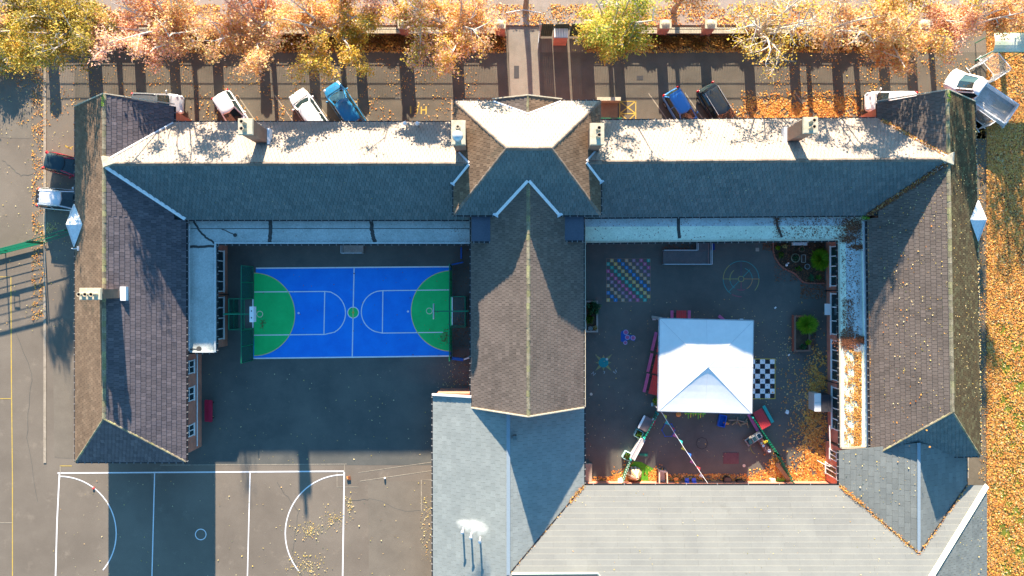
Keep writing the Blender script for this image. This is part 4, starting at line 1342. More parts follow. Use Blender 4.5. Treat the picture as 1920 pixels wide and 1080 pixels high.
# ---------- slate annexe under the right wing
an = thing('annexe', 'small slate-roofed annexe with vertical ridge joined below the mossy wing', 'building', (31.3, -15, 0))
r = Roof(an)
aw_, ae_ = X6(1573), X6(1812)
arx = (aw_ + ae_) / 2 + .05; arz = ZB + (arx - aw_) * .40
yS = yv - (arz - ZB) / slope_
SLS = dict(cu=.42, tw=.84, lift=.03, gap=.016, single=True, name='slate')
r.slope([(aw_, Y6(845), ZB), (aw_, yv, ZB), (arx, yS, arz), (arx, -12.0, arz)], SLATE_DARK, **SLS)
r.slope([(ae_, -13.2, ZB), (arx, -12.0, arz), (arx, yS, arz), (ae_, yv, ZB)], SLATE_DARK, **SLS)
rfa = r.finish(DECK)
b = MB(); b.bar((arx, -12, arz + .03), (arx, yS, arz + .03), .24, .05); b.build('ridge_capping', MATS['ridge_metal'], rfa)
b = MB(); b.bar((aw_, yv, ZB + .06), (arx, yS, arz + .06), .11, .03); b.bar((ae_, yv, ZB + .06), (arx, yS, arz + .06), .11, .03); b.build('valley_gutter', GUTTER, rfa)
wall_prism(an, [(aw_ + .3, -13), (ae_ - .3, -13), (ae_ - .3, yv - .4), (aw_ + .3, yv - .4)], ZB - .15)
gutter(an, (aw_, Y6(845), ZB), (aw_, yv, ZB), (-1, 0)); gutter(an, (ae_, -13.3, ZB), (ae_, yv, ZB), (1, 0))
b = MB(); b.box(ae_ + .15, X6(1846), yv + .05, -13.7, 0, 1.1); b.build('terrace', CONCRETE, an)
pAnW = plane_coef([(aw_, -14, ZB), (aw_, yv, ZB), (arx, yS, arz)])

# ================================================================== CARS
def loft(mb, rings, m=0, cap=True):
    k = len(mb.v)
    n = len(rings[0])
    for rg in rings:
        for p in rg: mb.v.append(tuple(p))
    for i in range(len(rings) - 1):
        for j in range(n):
            a, b_ = k + i * n + j, k + i * n + (j + 1) % n
            mb.f.append((a, b_, b_ + n, a + n)); mb.m.append(m); mb.r.append(.5)
    if cap:
        mb.f.append(tuple(k + j for j in range(n - 1, -1, -1))); mb.m.append(m); mb.r.append(.5)
        e = k + (len(rings) - 1) * n
        mb.f.append(tuple(e + j for j in range(n))); mb.m.append(m); mb.r.append(.5)


def smooth_obj(o, lv=1):
    md = o.modifiers.new('subdivision', 'SUBSURF'); md.levels = lv; md.render_levels = lv
    for p in o.data.polygons: p.use_smooth = True


def wheel(root, x, y, r_=.32, w=.21):
    s = 1 if y > 0 else -1
    b = MB(); b.tube([(x, y - w / 2, r_), (x, y + w / 2, r_)], r_, 20)
    t = b.build('wheel', TYRE, root, local=True)
    b = MB(); yy = y + s * (w / 2 + .004)
    b.tube([(x, yy - s * .03, r_), (x, yy, r_)], r_ * .62, 14); b.tube([(x, yy, r_), (x, yy + s * .01, r_)], r_ * .2, 8)
    b.build('rim', ALLOY, t, local=True)


def make_car(label, px, py, ang, L, W, H, col, roofcol=None, hood=1.0, ws=.75, rear=.35, rr=.35, tail=0.0, belt=.93, rails=False, group=None, spoiler=False, roofslats=0, seams=True, name='parked_car', gcol=None):
    """front towards +x. hood: bonnet length; ws: windscreen run; rear: glass run behind; tail: deck behind the rear glass"""
    p = P(px, py, .8)
    root = thing(name, label, 'car', (p.x, p.y, 0), R(ang), group)
    x0, x1 = -L / 2, L / 2
    hw = W / 2
    st = [(x0, .78, .45, .62), (x0 + .06, .88, .28, belt - .12), (x0 + .28, .965, .22, belt), (x0 + .9, 1.0, .2, belt + .01), (0, 1.0, .2, belt),
          (x1 - hood - .25, 1.0, .2, belt), (x1 - hood + .1, .985, .2, belt - .005), (x1 - .5, .95, .22, belt - .10), (x1 - .18, .86, .26, belt - .18), (x1 - .03, .70, .36, belt - .30), (x1, .60, .45, belt - .40)]
    rings = []
    for (x, wf, zb, zt) in st:
        w = hw * wf
        prof = [(w * .86, zb), (w * .99, zb + .14), (w, (zb + zt) / 2), (w * .97, zt - .07), (w * .86, zt), (w * .45, zt + .035)]
        ring = [(x, y, z) for y, z in prof] + [(x, -y, z) for y, z in reversed(prof)]
        rings.append(ring)
    b = MB(); loft(b, rings)
    body = b.build('body', col, root, local=True); smooth_obj(body, 1)
    # greenhouse
    gx0, gx1 = x0 + tail + .16, x1 - hood
    rx0, rx1 = gx0 + rear, gx1 - ws
    wB, wT = hw * .88, hw * .70
    zr = H - .05

    def ring_at(t):
        zz_ = (belt - .02) + (zr - belt + .02) * t
        a, c = gx0 + (rx0 - gx0) * t, gx1 + (rx1 - gx1) * t
        w = wB + (wT - wB) * t
        bow = .10
        return [(a, -w * .80, zz_), (a - bow * .5, 0, zz_), (a, w * .80, zz_), (a + .16, w, zz_), ((a + c) / 2, w * 1.015, zz_), (c - .25, w, zz_), (c - .02, w * .80, zz_), (c + bow, 0, zz_), (c - .02, -w * .80, zz_), (c - .25, -w, zz_), ((a + c) / 2, -w * 1.015, zz_), (a + .16, -w, zz_)]
    b = MB(); loft(b, [ring_at(0), ring_at(.55), ring_at(1)][::1])
    g = b.build('window_glass', CAR_GLASS, root, local=True, smooth=False)
    # roof skin
    top = ring_at(1)
    rm = roofcol or col
    b = MB()
    k = 1.03
    cx_ = (rx0 + rx1) / 2
    outer = [((x - cx_) * 1.03 + cx_, y * k, z - .015) for x, y, z in top]
    mid = [((x - cx_) * .93 + cx_, y * .93, z + .035) for x, y, z in top]
    inn = [((x - cx_) * .6 + cx_, y * .6, z + .06) for x, y, z in top]
    loft(b, [outer, mid, inn])
    rf_ = b.build('roof', rm, root, local=True)
    for p_ in rf_.data.polygons: p_.use_smooth = True
    # pillars
    b = MB()
    lo, hi = ring_at(0), ring_at(1)
    for i in (0, 2, 6, 8):
        j = {0: 11, 2: 3, 6: 5, 8: 9}[i]
        A = (Vector(lo[i]) + Vector(lo[j])) / 2; B = (Vector(hi[i]) + Vector(hi[j])) / 2
        A.z += .02
        b = MB(); b.bar(A, B, .10, .09); b.build('pillar', col, root, local=True)
    for s in (1, -1):
        for f in (.42,):
            xm = gx0 + (gx1 - gx0) * f
            b = MB(); b.bar((xm, s * wB * 1.01, belt), (xm + .03, s * wT * 1.02, zr), .07, .05); b.build('pillar', col, root, local=True)
    # details
    b = MB()
    for s in (1, -1): b.ball((x1 - .24, s * hw * .68, belt - .28), .20, .17, .10, 8, 5)
    for s in (1, -1): pass
    for s in (1, -1):
        q = MB(); q.ball((x1 - .22, s * hw * .70, belt - .24), .17, .15, .08, 10, 6); q.build('headlight', LAMP_CLEAR, root, local=True, smooth=True)
        q = MB(); q.ball((x0 + .10, s * hw * .78, belt - .10), .10, .14, .14, 8, 5); q.build('tail_light', TAIL_RED, root, local=True, smooth=True)
        q = MB(); q.ball((gx1 - .28, s * (hw + .09), belt + .05), .09, .11, .08, 8, 5); q.bar((gx1 - .25, s * (hw - .06), belt), (gx1 - .27, s * (hw + .03), belt + .03), .05, .04)
        q.build('mirror', gcol or col, root, local=True, smooth=True)
        for xw in (x0 + .78, x1 - .82): wheel(root, xw, s * (hw - .10))
    q = MB(); q.obox((x1 - .05, 0, .42), (.10, W * .62, .18)); q.build('grille', PLASTIC_BLACK, root, local=True)
    q = MB(); q.tube([(gx1 + .05, .38, belt + .04), (gx1 - .12, -.18, belt + .1)], .012, 4); q.tube([(gx1 + .05, -.2, belt + .04), (gx1 - .12, -.62, belt + .1)], .012, 4); q.build('wiper', PLASTIC_BLACK, root, local=True)
    if seams:
        q = MB()
        q.bar((x1 - hood + .12, -hw * .8, belt + .012), (x1 - hood + .12, hw * .8, belt + .012), .03, .03)
        q.build('bonnet_gap', PLASTIC_BLACK, root, local=True)
    for s in (1, -1):
        for xg_ in (gx0 + (gx1 - gx0) * .44, gx1 - .15):
            q = MB(); q.bar((xg_, s * (hw * 1.0 + .002), .35), (xg_ + .02, s * (hw * .93), belt - .02), .018, .012); q.build('door_gap', PLASTIC_BLACK, root, local=True)
        q = MB(); q.bar((gx0 + .25, s * wB * 1.03, belt + .015), (gx1 - .2, s * wB * 1.03, belt + .015), .03, .03); q.build('window_trim', PLASTIC_BLACK, root, local=True)
    if rails:
        q = MB()
        for s in (1, -1): q.tube([(rx0 + .1, s * wT * .93, zr + .08), (rx1 - .1, s * wT * .93, zr + .08)], .022, 6)
        q.build('roof_rail', METAL_LIGHT, root, local=True)
    if spoiler:
        q = MB(); q.bar((rx0 - .05, -wT * .8, zr + .03), (rx0 - .05, wT * .8, zr + .03), .16, .04); q.build('spoiler', PLASTIC_BLACK if roofslats else col, root, local=True)
    if roofslats:
        q = MB()
        for s in (-.35, 0, .35): q.box(rx0 + .05, rx0 + .14, s - .12, s + .12, zr + .05, zr + .075)
        q.build('roof_vent', PLASTIC_BLACK, root, local=True)
    q = MB(); q.tube([(rx0 + .35, 0, zr + .05), (rx0 + .22, 0, zr + .16)], .015, 5); q.build('aerial', PLASTIC_BLACK, root, local=True)
    return root


PW = paint('paint_white', (.80, .80, .82))
PWS = paint('paint_pearl', (.72, .73, .76))
PS = paint('paint_silver', (.50, .53, .58), rough=.3, metal=.3)
PB = paint('paint_blue', (.02, .20, .42), rough=.2, metal=.2)
PLB = paint('paint_light_blue', (.06, .24, .62), rough=.2, metal=.2)
PK = paint('paint_black', (.022, .028, .034), rough=.15)
PRD = paint('paint_red', (.50, .015, .04))
PBK = mat('soft_top', (.02, .045, .06), rough=.5)
CG = 'cars parked round the school'
make_car('silver estate car with dark roof glass half under the gable beside the tree shade', 294, 194, -2, 4.35, 1.8, 1.6, PS, roofcol=mat('shaded_roof', (.10, .12, .14), rough=.15), hood=1.05, rails=True, group=CG)  # silver roof coloured dark to stand for the shade on it
make_car('white hatchback nosing towards the range under the two-pot chimney', 437, 216, -57.5, 4.3, 1.82, 1.5, PW, hood=1.5, ws=.85, rear=.2, group=CG)
make_car('white car with silvery roof parked nose out beside the blue car', 580, 211, 124.5, 4.3, 1.8, 1.5, PW, roofcol=PWS, group=CG, ws=.6)
make_car('deep blue car parked nose out beside the white car', 646, 200, 123.5, 4.5, 1.84, 1.5, PB, hood=.9, ws=.95, group=CG)
make_car('small light blue hatchback parked nose in next to the black estate', 1279, 207, -59, 3.9, 1.72, 1.5, PLB, hood=.85, ws=.8, spoiler=True, group=CG)
make_car('black estate car with roof rails and red tail lamps nose in by the leaf drift', 1348, 205, -58.5, 4.6, 1.88, 1.62, PK, rails=True, spoiler=True, group=CG, gcol=PK)
make_car('white car parked flush behind the mossy wing gable with dark windscreen', 1672, 190, 180, 4.3, 1.8, 1.55, PW, hood=.85, ws=.75, group=CG)
make_car('red convertible with black soft top poking out from the wing eave', 126, 310, -13, 4.0, 1.72, 1.45, PRD, roofcol=PBK, hood=1.15, group=CG)
make_car('silver hatchback with vented roof edge parked below the red car', 118, 374, -5, 4.3, 1.84, 1.55, PWS, hood=1.0, ws=.9, spoiler=True, roofslats=1, group=CG, rails=True)

# ---------- dropside pickup truck
pt = P(1837, 180, .9)
tr = thing('pickup_truck', 'white dropside pickup truck with open load bed behind the mossy wing', 'truck', (pt.x, pt.y, 0), R(146))
hw = .98
b = MB(); rings = []
for (x, wf, zb, zt) in ((.75, .96, .45, 1.10), (1.0, .99, .35, 1.14), (1.7, 1, .3, 1.14), (2.2, .98, .3, 1.08), (2.7, .93, .32, .98), (2.95, .80, .42, .86), (3.03, .62, .5, .74)):
    w = hw * wf
    prof = [(w * .86, zb), (w * .99, zb + .14), (w, (zb + zt) / 2), (w * .97, zt - .07), (w * .86, zt), (w * .45, zt + .04)]
    rings.append([(x, y, z) for y, z in prof] + [(x, -y, z) for y, z in reversed(prof)])
loft(b, rings); o = b.build('body', PW, tr, local=True); smooth_obj(o, 1)


def tring(t):
    z_ = 1.08 + (2.0 - 1.08) * t; a, c = .52 + .06 * t, 2.15 - .85 * t; w = .87 - .15 * t
    return [(a, -w, z_), (a, w, z_), (c - .3, w, z_), (c - .03, w * .82, z_), (c + .1, 0, z_), (c - .03, -w * .82, z_), (c - .3, -w, z_)]


b = MB(); loft(b, [tring(0), tring(1)]); b.build('window_glass', CAR_GLASS, tr, local=True)
b = MB(); t1 = tring(1); cx_ = .95
loft(b, [[((x - cx_) * 1.05 + cx_, y * 1.05, z - .02) for x, y, z in t1], [((x - cx_) * .93 + cx_, y * .93, z + .05) for x, y, z in t1], [((x - cx_) * .6 + cx_, y * .6, z + .07) for x, y, z in t1]])
b.build('roof', PW, tr, local=True, smooth=True)
b = MB(); lo, hi = tring(0), tring(1)
for i in (0, 1, 2, 3, 5, 6): b = MB(); b.bar(Vector(lo[i]) + Vector((0, 0, .02)), hi[i], .09, .08); b.build('pillar', PW, tr, local=True)
b = MB(); b.box(.50, .60, -.86, .86, 1.0, 1.62); b.build('cab_back', PW, tr, local=True)
b = MB(); b.box(-2.9, .42, -.98, .98, .78, .86); b.build('bed_floor', mat('bed_steel', (.40, .40, .38), (.55, .54, .52), scale=3, amt=.25, rough=.7), tr, local=True)
for i in range(10):
    q = MB(); yq = -.88 + i * .195; q.box(-2.85, .38, yq - .03, yq + .03, .862, .885); q.build('bed_rib', MATS['bed_steel'], tr, local=True)
for nm, bx in (('dropside', (-2.9, .42, .95, 1.0)), ('dropside', (-2.9, .42, -1.0, -.95)), ('tailboard', (-2.95, -2.9, -1.0, 1.0)), ('headboard', (.42, .48, -.98, .98))):
    q = MB(); q.box(bx[0], bx[1], bx[2], bx[3], .8, 1.6 if nm == 'headboard' else 1.28)
    if nm != 'headboard': q.box(bx[0] - .02, bx[1] + .02, bx[2] - .02, bx[3] + .02, 1.281, 1.32)
    q.build(nm, PWS, tr, local=True)
q = MB(); q.box(-3.28, -3.2, -.95, .95, .45, .6); q.box(-3.2, -2.96, -.9, .9, .5, .53)
for s in (-.8, .8): q.box(-3.2, -2.96, s - .05, s + .05, .44, .56)
q.build('rear_step', METAL_LIGHT, tr, local=True)
for s in (1, -1):
    for xw in (-1.75, 2.1): wheel(tr, xw, s * .84, .36, .22)
    q = MB(); q.ball((2.82, s * .72, .84), .13, .17, .09, 8, 5); q.build('headlight', LAMP_CLEAR, tr, local=True, smooth=True)
    q = MB(); q.obox((-3.0, s * .85, .68), (.05, .2, .12)); q.build('tail_light', TAIL_RED, tr, local=True)
    q = MB(); q.ball((1.75, s * 1.16, 1.22), .08, .12, .12, 8, 5); q.build('mirror', PLASTIC_BLACK, tr, local=True, smooth=True)
q = MB(); q.bar((2.03, -.8, 1.16), (2.03, .8, 1.16), .04, .04); q.build('bonnet_gap', PLASTIC_BLACK, tr, local=True)
q = MB(); q.bar((2.97, -.6, .66), (2.97, .6, .66), .08, .2); q.build('grille', PLASTIC_BLACK, tr, local=True)
ws_ = MB()
for i in range(7): ws_.bar((-2.7 + .02 * i, -.6 + i * .11, .93 + .01 * i), (-1.2 - .1 * (i % 3), -.5 + i * .1, .93), .04, .04)
c_ = tr.matrix_world
la = thing('cane_bundle', 'loose bundle of pale canes lying in the truck bed', 'cane bundle', (pt.x, pt.y, 0), R(146))
ws_.build('cane', CARD, la, local=True)

# white mesh barrier panels round the truck
def barrier(pts, z0, z1, n, label):
    a, c = (Vector((*G(*q), 0)) for q in pts)
    t = thing('mesh_barrier', label, 'barrier', tuple((a + c) / 2), 0, 'white barred barriers round the truck')
    b = MB()
    for z_ in (z0, z1): b.bar(a + Vector((0, 0, z_)), c + Vector((0, 0, z_)), .05, .05)
    for e in (a, c): b.bar(e, e + Vector((0, 0, z1 + .05)), .05, .05)
    d = (c - a).normalized(); nrm = Vector((-d.y, d.x, 0))
    for e in (a, c): b.obox(tuple(e + Vector((0, 0, .03))), (.06, .6, .05), math.atan2(d.y, d.x))
    b.build('frame', WHITE, t)
    k = MB()
    for i in range(1, n):
        e = a + (c - a) * (i / n); k.bar(e + Vector((0, 0, z0)), e + Vector((0, 0, z1)), .022, .022)
    k.build('bar', WHITE, t)


barrier([(1815, 132), (1838, 115)], .15, 1.5, 14, 'white barred barrier in front of the truck bonnet')
barrier([(1834, 109), (1862, 143)], .15, 2.1, 20, 'white barred barrier on the leafy side of the truck')
barrier([(1836, 163), (1863, 145)], .15, 1.9, 14, 'white barred barrier across the gap beside the truck bed')
barrier([(1812, 214), (1842, 236)], .15, 1.5, 16, 'white barred barrier low beside the mossy wing eave')
barrier([(1832, 243), (1843, 236)], .15, 1.5, 6, 'short white barred barrier closing the corner by the mossy wing')

# ================================================================== BOUNDARY WALL, PIERS, RAILINGS
WY = 21.65


def boundary(x0, x1, piers, label):
    t = thing('boundary_wall', label, 'wall', ((x0 + x1) / 2, WY, 0))
    b = MB(); b.box(x0, x1, WY - .17, WY + .17, 0, .62); w_ = b.build('wall', BRICK, t)
    n = int((x1 - x0) / .9)
    for i in range(n):
        a = x0 + (x1 - x0) * i / n; c = x0 + (x1 - x0) * (i + 1) / n
        q = MB(); q.prism([(a + .008, WY - .27), (c - .008, WY - .27), (c - .008, WY + .27), (a + .008, WY + .27)], .622, .71 + random.uniform(0, .006)); q.build('coping_stone', STONE, w_)
    for px in piers:
        x = G(px, 0)[0]
        q = MB(); q.box(x - .42, x + .42, WY - .30, WY + .30, 0, 1.9); pr_ = q.build('pier', BRICK, t)
        q = MB(); q.box(x - .48, x + .48, WY - .36, WY + .36, 1.902, 2.0)
        q.prism([(x - .48, WY - .36), (x + .48, WY - .36), (x + .48, WY + .36), (x - .48, WY + .36)], 2.0, 2.04)
        q.lathe((x, WY, 2.04), [(.36, 0), (.32, .08), (.2, .16), (.05, .2)], 12); q.build('cap_stone', STONE, pr_)
    xs = [x0] + [G(p_, 0)[0] for p_ in piers] + [x1]
    xs = sorted(set(xs))
    for a, c in zip(xs[:-1], xs[1:]):
        a2, c2 = a + .44, c - .44
        if c2 - a2 < .6: continue
        q = MB()
        for z_ in (.86, 1.35, 1.74): q.bar((a2, WY, z_), (c2, WY, z_), .035, .035)
        k = int((c2 - a2) / .135)
        for i in range(k + 1):
            x = a2 + (c2 - a2) * i / k
            q.bar((x, WY, .72), (x, WY, 1.78), .022, .022)
        q.build('railing_panel', PLASTIC_BLACK, t)


boundary(-48, G(948, 0)[0], [-60, 17, 97, 178, 259, 324, 405, 492, 585, 674, 763, 853, 938], 'brick boundary wall with stone coping and railings on the sports court half of the street side')
boundary(G(1090, 0)[0], 34, [1100, 1157, 1238, 1320, 1401, 1486, 1566, 1654, 1706], 'brick boundary wall with stone coping and railings between the lime-green tree and the shelter')
# closed gate panels
gt = thing('boarded_gate', 'tall dark boarded gate of three leaves between the path and the wall', 'gate', (*G(1050, 70), 0))
for i, (a, c) in enumerate(((1013, 1034.5), (1038, 1063), (1067, 1088))):
    A, C = G(a, 0)[0], G(c, 0)[0]
    n = 6
    for k in range(n):
        q = MB(); q.box(A + (C - A) * k / n + .006, A + (C - A) * (k + 1) / n - .006, 21.35, 21.39, .06, 2.75); q.build('board', mat('board_green', (.03, .05, .035), rough=.7), gt)
    q = MB(); q.bar((A, 21.42, .5), (C, 21.42, .5), .06, .08); q.bar((A, 21.42, 2.3), (C, 21.42, 2.3), .06, .08); q.build('rail', MATS['board_green'], gt)
for a in (1011.5, 1089.5):
    q = MB(); A = G(a, 0)[0]; q.box(A - .08, A + .08, 21.27, 21.43, 0, 2.8); q.build('gate_post', TIMBER_GREY, gt)
kb = thing('brick_kiosk', 'little brick pillar with white slatted lid just right of the entrance path', 'kiosk', (*G(1052, 72), 0))
q = MB(); c0 = P(1039, 71, 1.9); c1 = P(1065, 53, 1.9); q.box(c0.x + .02, c1.x - .02, c0.y + .04, c1.y - .04, 0, 1.82); kw = q.build('wall', BRICK, kb)
q = MB(); q.box(c0.x, c1.x, c0.y, c1.y, 1.822, 1.87); q.build('roof', METAL_GREY, kb)
for i in range(9):
    x = c0.x + (c1.x - c0.x) * (i + .5) / 9
    q = MB(); q.box(x - .045, x + .045, c0.y + .05, c1.y - .03, 1.872, 1.93); q.build('slat', WHITE, kb)
pg = thing('path_gate', 'open grey metal railing gate folded beside the entrance path', 'gate', (*G(1012, 80), 0))
q = MB(); A, C = Vector((*G(1011.5, 55), 0)), Vector((*G(1008, 92), 0))
for z_ in (.15, 1.5): q.bar(A + Vector((0, 0, z_)), C + Vector((0, 0, z_)), .05, .05)
for i in range(13):
    e = A + (C - A) * i / 12; q.bar(e + Vector((0, 0, .15)), e + Vector((0, 0, 1.5)), .025, .025)
q.bar(A, A + Vector((0, 0, 1.6)), .08, .08); q.build('frame', METAL_LIGHT, pg)
lt = thing('gate_overthrow', 'thin pale bar spanning the entrance path beside the street', 'arch', (*G(980, 46), 0))
q = MB(); q.tube([(*G(950, 47), 0), (*G(950, 47), 2.6), (*G(980, 44), 2.85), (*G(1011, 47), 2.6), (*G(1011, 47), 0)], .04, 8); q.build('bar', METAL_LIGHT, lt)

# shelter with translucent roof at the right
sh = thing('shelter', 'pale green translucent curved shelter at the street corner', 'shelter', (*G(1900, 82), 0))
q = MB()
y0_, y1_ = P(0, 97, 2.3).y, P(0, 61, 2.3).y
x0_, x1_ = P(1862, 0, 2.3).x, P(1990, 0, 2.3).x
n = 8
for k in range(n):
    a = math.pi * k / n; c = math.pi * (k + 1) / n
    ya, yb = (y0_ + y1_) / 2 - math.cos(a) * (y1_ - y0_) / 2, (y0_ + y1_) / 2 - math.cos(c) * (y1_ - y0_) / 2
    za, zb_ = 2.2 + math.sin(a) * .32, 2.2 + math.sin(c) * .32
    q.face([(x0_, ya, za), (x1_, ya, za), (x1_, yb, zb_), (x0_, yb, zb_)])
q.build('roof', mat('translucent_sheet', (.42, .52, .36), (.60, .66, .55), scale=1, amt=.1, rough=.4), sh)
q = MB()
for x in (x0_ + .1, x0_ + 2.5, x0_ + 5):
    for y in (y0_ + .05, y1_ - .05): q.tube([(x, y, 0), (x, y, 2.2)], .04, 8)
q.bar((x0_, y0_, 2.2), (x1_, y0_, 2.2), .06, .06); q.bar((x0_, y1_, 2.2), (x1_, y1_, 2.2), .06, .06)
q.build('post', GREEN_METAL, sh)

# low white wall by the yellow hatching
lwl = thing('bin_bay', 'low cream-topped bay with tan floor beside the yellow hatching', 'bay', (*G(1143, 208), 0))
q = MB(); q.box(G(1118, 0)[0], G(1160, 0)[0], G(0, 194)[1], G(0, 188.5)[1], 0, .9); q.build('wall', CONCRETE, lwl)
q = MB(); q.box(G(1117, 0)[0], G(1160.5, 0)[0], G(0, 194.5)[1], G(0, 188)[1], .902, .97); q.build('coping', STONE, lwl)
q = MB(); q.box(G(1118, 0)[0], G(1158, 0)[0], G(0, 226)[1], G(0, 194.6)[1], .01, .06); q.build('bay_floor', mat('tan_floor', (.34, .22, .12), (.28, .18, .10), scale=2), lwl)
q = MB(); q.bar((G(1122, 0)[0], G(0, 226.5)[1], .9), (G(1163, 0)[0], G(0, 226.5)[1], .9), .06, .06)
for x in (1125, 1143, 1161): q.tube([(G(x, 0)[0], G(0, 226.5)[1], 0), (G(x, 0)[0], G(0, 226.5)[1], .9)], .025, 6)
q.build('rail', GREEN_METAL, lwl)

# ================================================================== MUGA FENCE on the left
def sports_fence(pts, h, label, rails, post_every=2.9, board=True):
    P3 = [Vector((*G(*p), 0)) for p in pts]
    t = thing('sports_fence', label, 'fence', tuple((P3[0] + P3[-1]) / 2))
    for a, c in zip(P3[:-1], P3[1:]):
        L_ = (c - a).length; n_ = max(1, round(L_ / post_every))
        for i in range(n_ + 1):
            e = a + (c - a) * i / n_
            q = MB(); q.bar(e, e + Vector((0, 0, h + .04)), .09, .09); q.build('post', GREEN_METAL, t)
        for z_, w_ in rails:
            q = MB(); q.bar(a + Vector((0, 0, z_)), c + Vector((0, 0, z_)), .05, w_, up=(0, 0, 1)); q.build('rail', GREEN_METAL, t)
        q = MB(); k = int(L_ / .11)
        for i in range(k):
            e = a + (c - a) * (i + .5) / k; q.bar(e + Vector((0, 0, .2)), e + Vector((0, 0, h)), .008, .008)
        q.build('mesh_panel', GREEN_METAL, t)
    return t


sports_fence([(-60, 493), (81, 457)], 2.1, 'green welded sports fence slanting in from the picture edge beside the yard', [(.2, .14), (1.1, .12), (2.08, .12), (.42, .02), (.65, .02), (.88, .02), (1.35, .02), (1.58, .02), (1.82, .02)])
sports_fence([(84, 455), (150, 435)], 2.1, 'short green welded fence running under the wing eave', [(.2, .05), (1.1, .05), (2.08, .06)])
hp = thing('fence_hoop', 'small box frame goal bolted on the green sports fence', 'hoop', (*G(30, 470), 0))
q = MB(); A = Vector((*G(27, 470), 0))
q.obox(tuple(A + Vector((0, -.1, 1.5))), (.5, .06, .06)); q.obox(tuple(A + Vector((0, -.1, 1.15))), (.5, .06, .06)); q.obox(tuple(A + Vector((-.22, -.1, 1.32))), (.06, .06, .4)); q.obox(tuple(A + Vector((.22, -.1, 1.32))), (.06, .06, .4))
q.build('frame', GREEN_METAL, hp)

# ================================================================== BLUE COURT furniture
NETM = mat('ball_net', (.004, .11, .085), rough=.8, alpha=.55)


def court_end(side):
    lab = 'far from' if side < 0 else 'against'
    xb = G(475, 0)[0] if side < 0 else G(847.5, 0)[0]
    yt_, yb_ = (G(0, 500)[1], G(0, 675)[1]) if side < 0 else (G(0, 497)[1], G(0, 671)[1])
    t = thing('ball_stop_fence', 'green ball-stop net fence at the court end %s the hall' % lab, 'fence', (xb, (yt_ + yb_) / 2, 0))
    H_ = 2.6
    g0, g1 = (P(0, 560, 1).y, P(0, 617, 1).y) if side < 0 else (P(0, 556, 1).y, P(0, 612, 1).y)
    gh = 2.0
    q = MB()
    for y in (yt_, (yt_ + g0) / 2, g0, g1, (g1 + yb_) / 2, yb_): q.bar((xb, y, 0), (xb, y, H_), .06, .06)
    q.build('post', GREEN_METAL, t)
    q = MB(); q.bar((xb, yt_, H_), (xb, yb_, H_), .05, .05); q.bar((xb, yt_, .1), (xb, g0, .1), .05, .05); q.bar((xb, yb_, .1), (xb, g1, .1), .05, .05); q.bar((xb, g0, gh), (xb, g1, gh), .06, .06)
    q.build('rail', GREEN_METAL, t)
    q = MB()
    q.box(xb - .006, xb + .006, g0, yt_, .1, H_); q.box(xb - .006, xb + .006, yb_, g1, .1, H_); q.box(xb - .006, xb + .006, g1, g0, gh, H_)
    q.build('net', NETM, t)
    # recessed goal
    d = -1 if side < 0 else 1
    xg = xb + d * 1.25
    gg = thing('goal_recess', 'green framed recessed goal at the court end %s the hall' % lab, 'goal', (xb, (g0 + g1) / 2, 0))
    q = MB()
    for y in (g0, g1):
        q.bar((xb, y, gh), (xg, y, gh), .06, .06); q.bar((xg, y, 0), (xg, y, gh), .06, .06); q.bar((xb, y, .1), (xg, y, .1), .05, .05)
    q.bar((xg, g0, gh), (xg, g1, gh), .06, .06); q.bar((xg, g0, 1), (xg, g1, 1), .04, .04)
    q.build('frame', GREEN_METAL, gg)
    q = MB(); q.box(xg - .005, xg + .005, g1, g0, .05, gh); q.build('net', NETM, gg)
    q = MB(); q.bar((xb + d * .02, g0 - .05, .04), (xb + d * .02, g1 + .05, .04), .09, .05); q.build('goal_line', WHITE, gg)
    # hoop
    if side < 0:
        yc = P(0, 589, 3).y; xa = P(420, 0, 3).x; xbb = P(476, 0, 3).x; ring = P(487, 589, 3.02)
    else:
        yc = P(0, 583.5, 3).y; xa = P(877, 0, 3).x; xbb = P(814, 0, 3).x; ring = P(805, 583, 3.02)
    h_ = thing('basketball_hoop', 'basketball hoop on a long green arm at the court end %s the hall' % lab, 'basketball hoop', (xa, yc, 0))
    q = MB(); q.tube([(xa, yc, 0), (xa, yc, 3.0)], .07, 10); q.bar((xa, yc, 3.0), (xbb, yc, 3.0), .09, .09); q.bar((xa, yc, 2.2), (xbb + (xa - xbb) * .2, yc, 2.95), .06, .06); q.build('pole', GREEN_METAL, h_)
    q = MB(); w_ = .62
    if side < 0:
        q.box(xbb - .16, xbb + .16, yc - w_, yc + w_, 2.92, 3.5)
        q.build('backboard', WHITE, h_)
        q = MB(); q.box(xbb - .04, xbb + .04, yc - .32, yc - .22, 3.502, 3.52); q.box(xbb - .04, xbb + .04, yc + .22, yc + .32, 3.502, 3.52); q.build('bracket', PLASTIC_BLACK, h_)
    else:
        q.box(xbb - .03, xbb + .03, yc - w_, yc + w_, 2.9, 3.6); q.build('backboard', METAL_LIGHT, h_)
    q = MB()
    pts = [(ring.x + .24 * math.cos(R(a)), ring.y + .24 * math.sin(R(a)), 3.02) for a in range(0, 361, 20)]
    q.tube(pts, .022, 6); s_ = -1 if side > 0 else 1
    q.bar((xbb, yc, 3.02), (ring.x - s_ * .22, ring.y, 3.02), .09, .03); q.build('rim', mat('hoop_rim', (.75, .55, .45), rough=.4), h_)


court_end(-1); court_end(1)


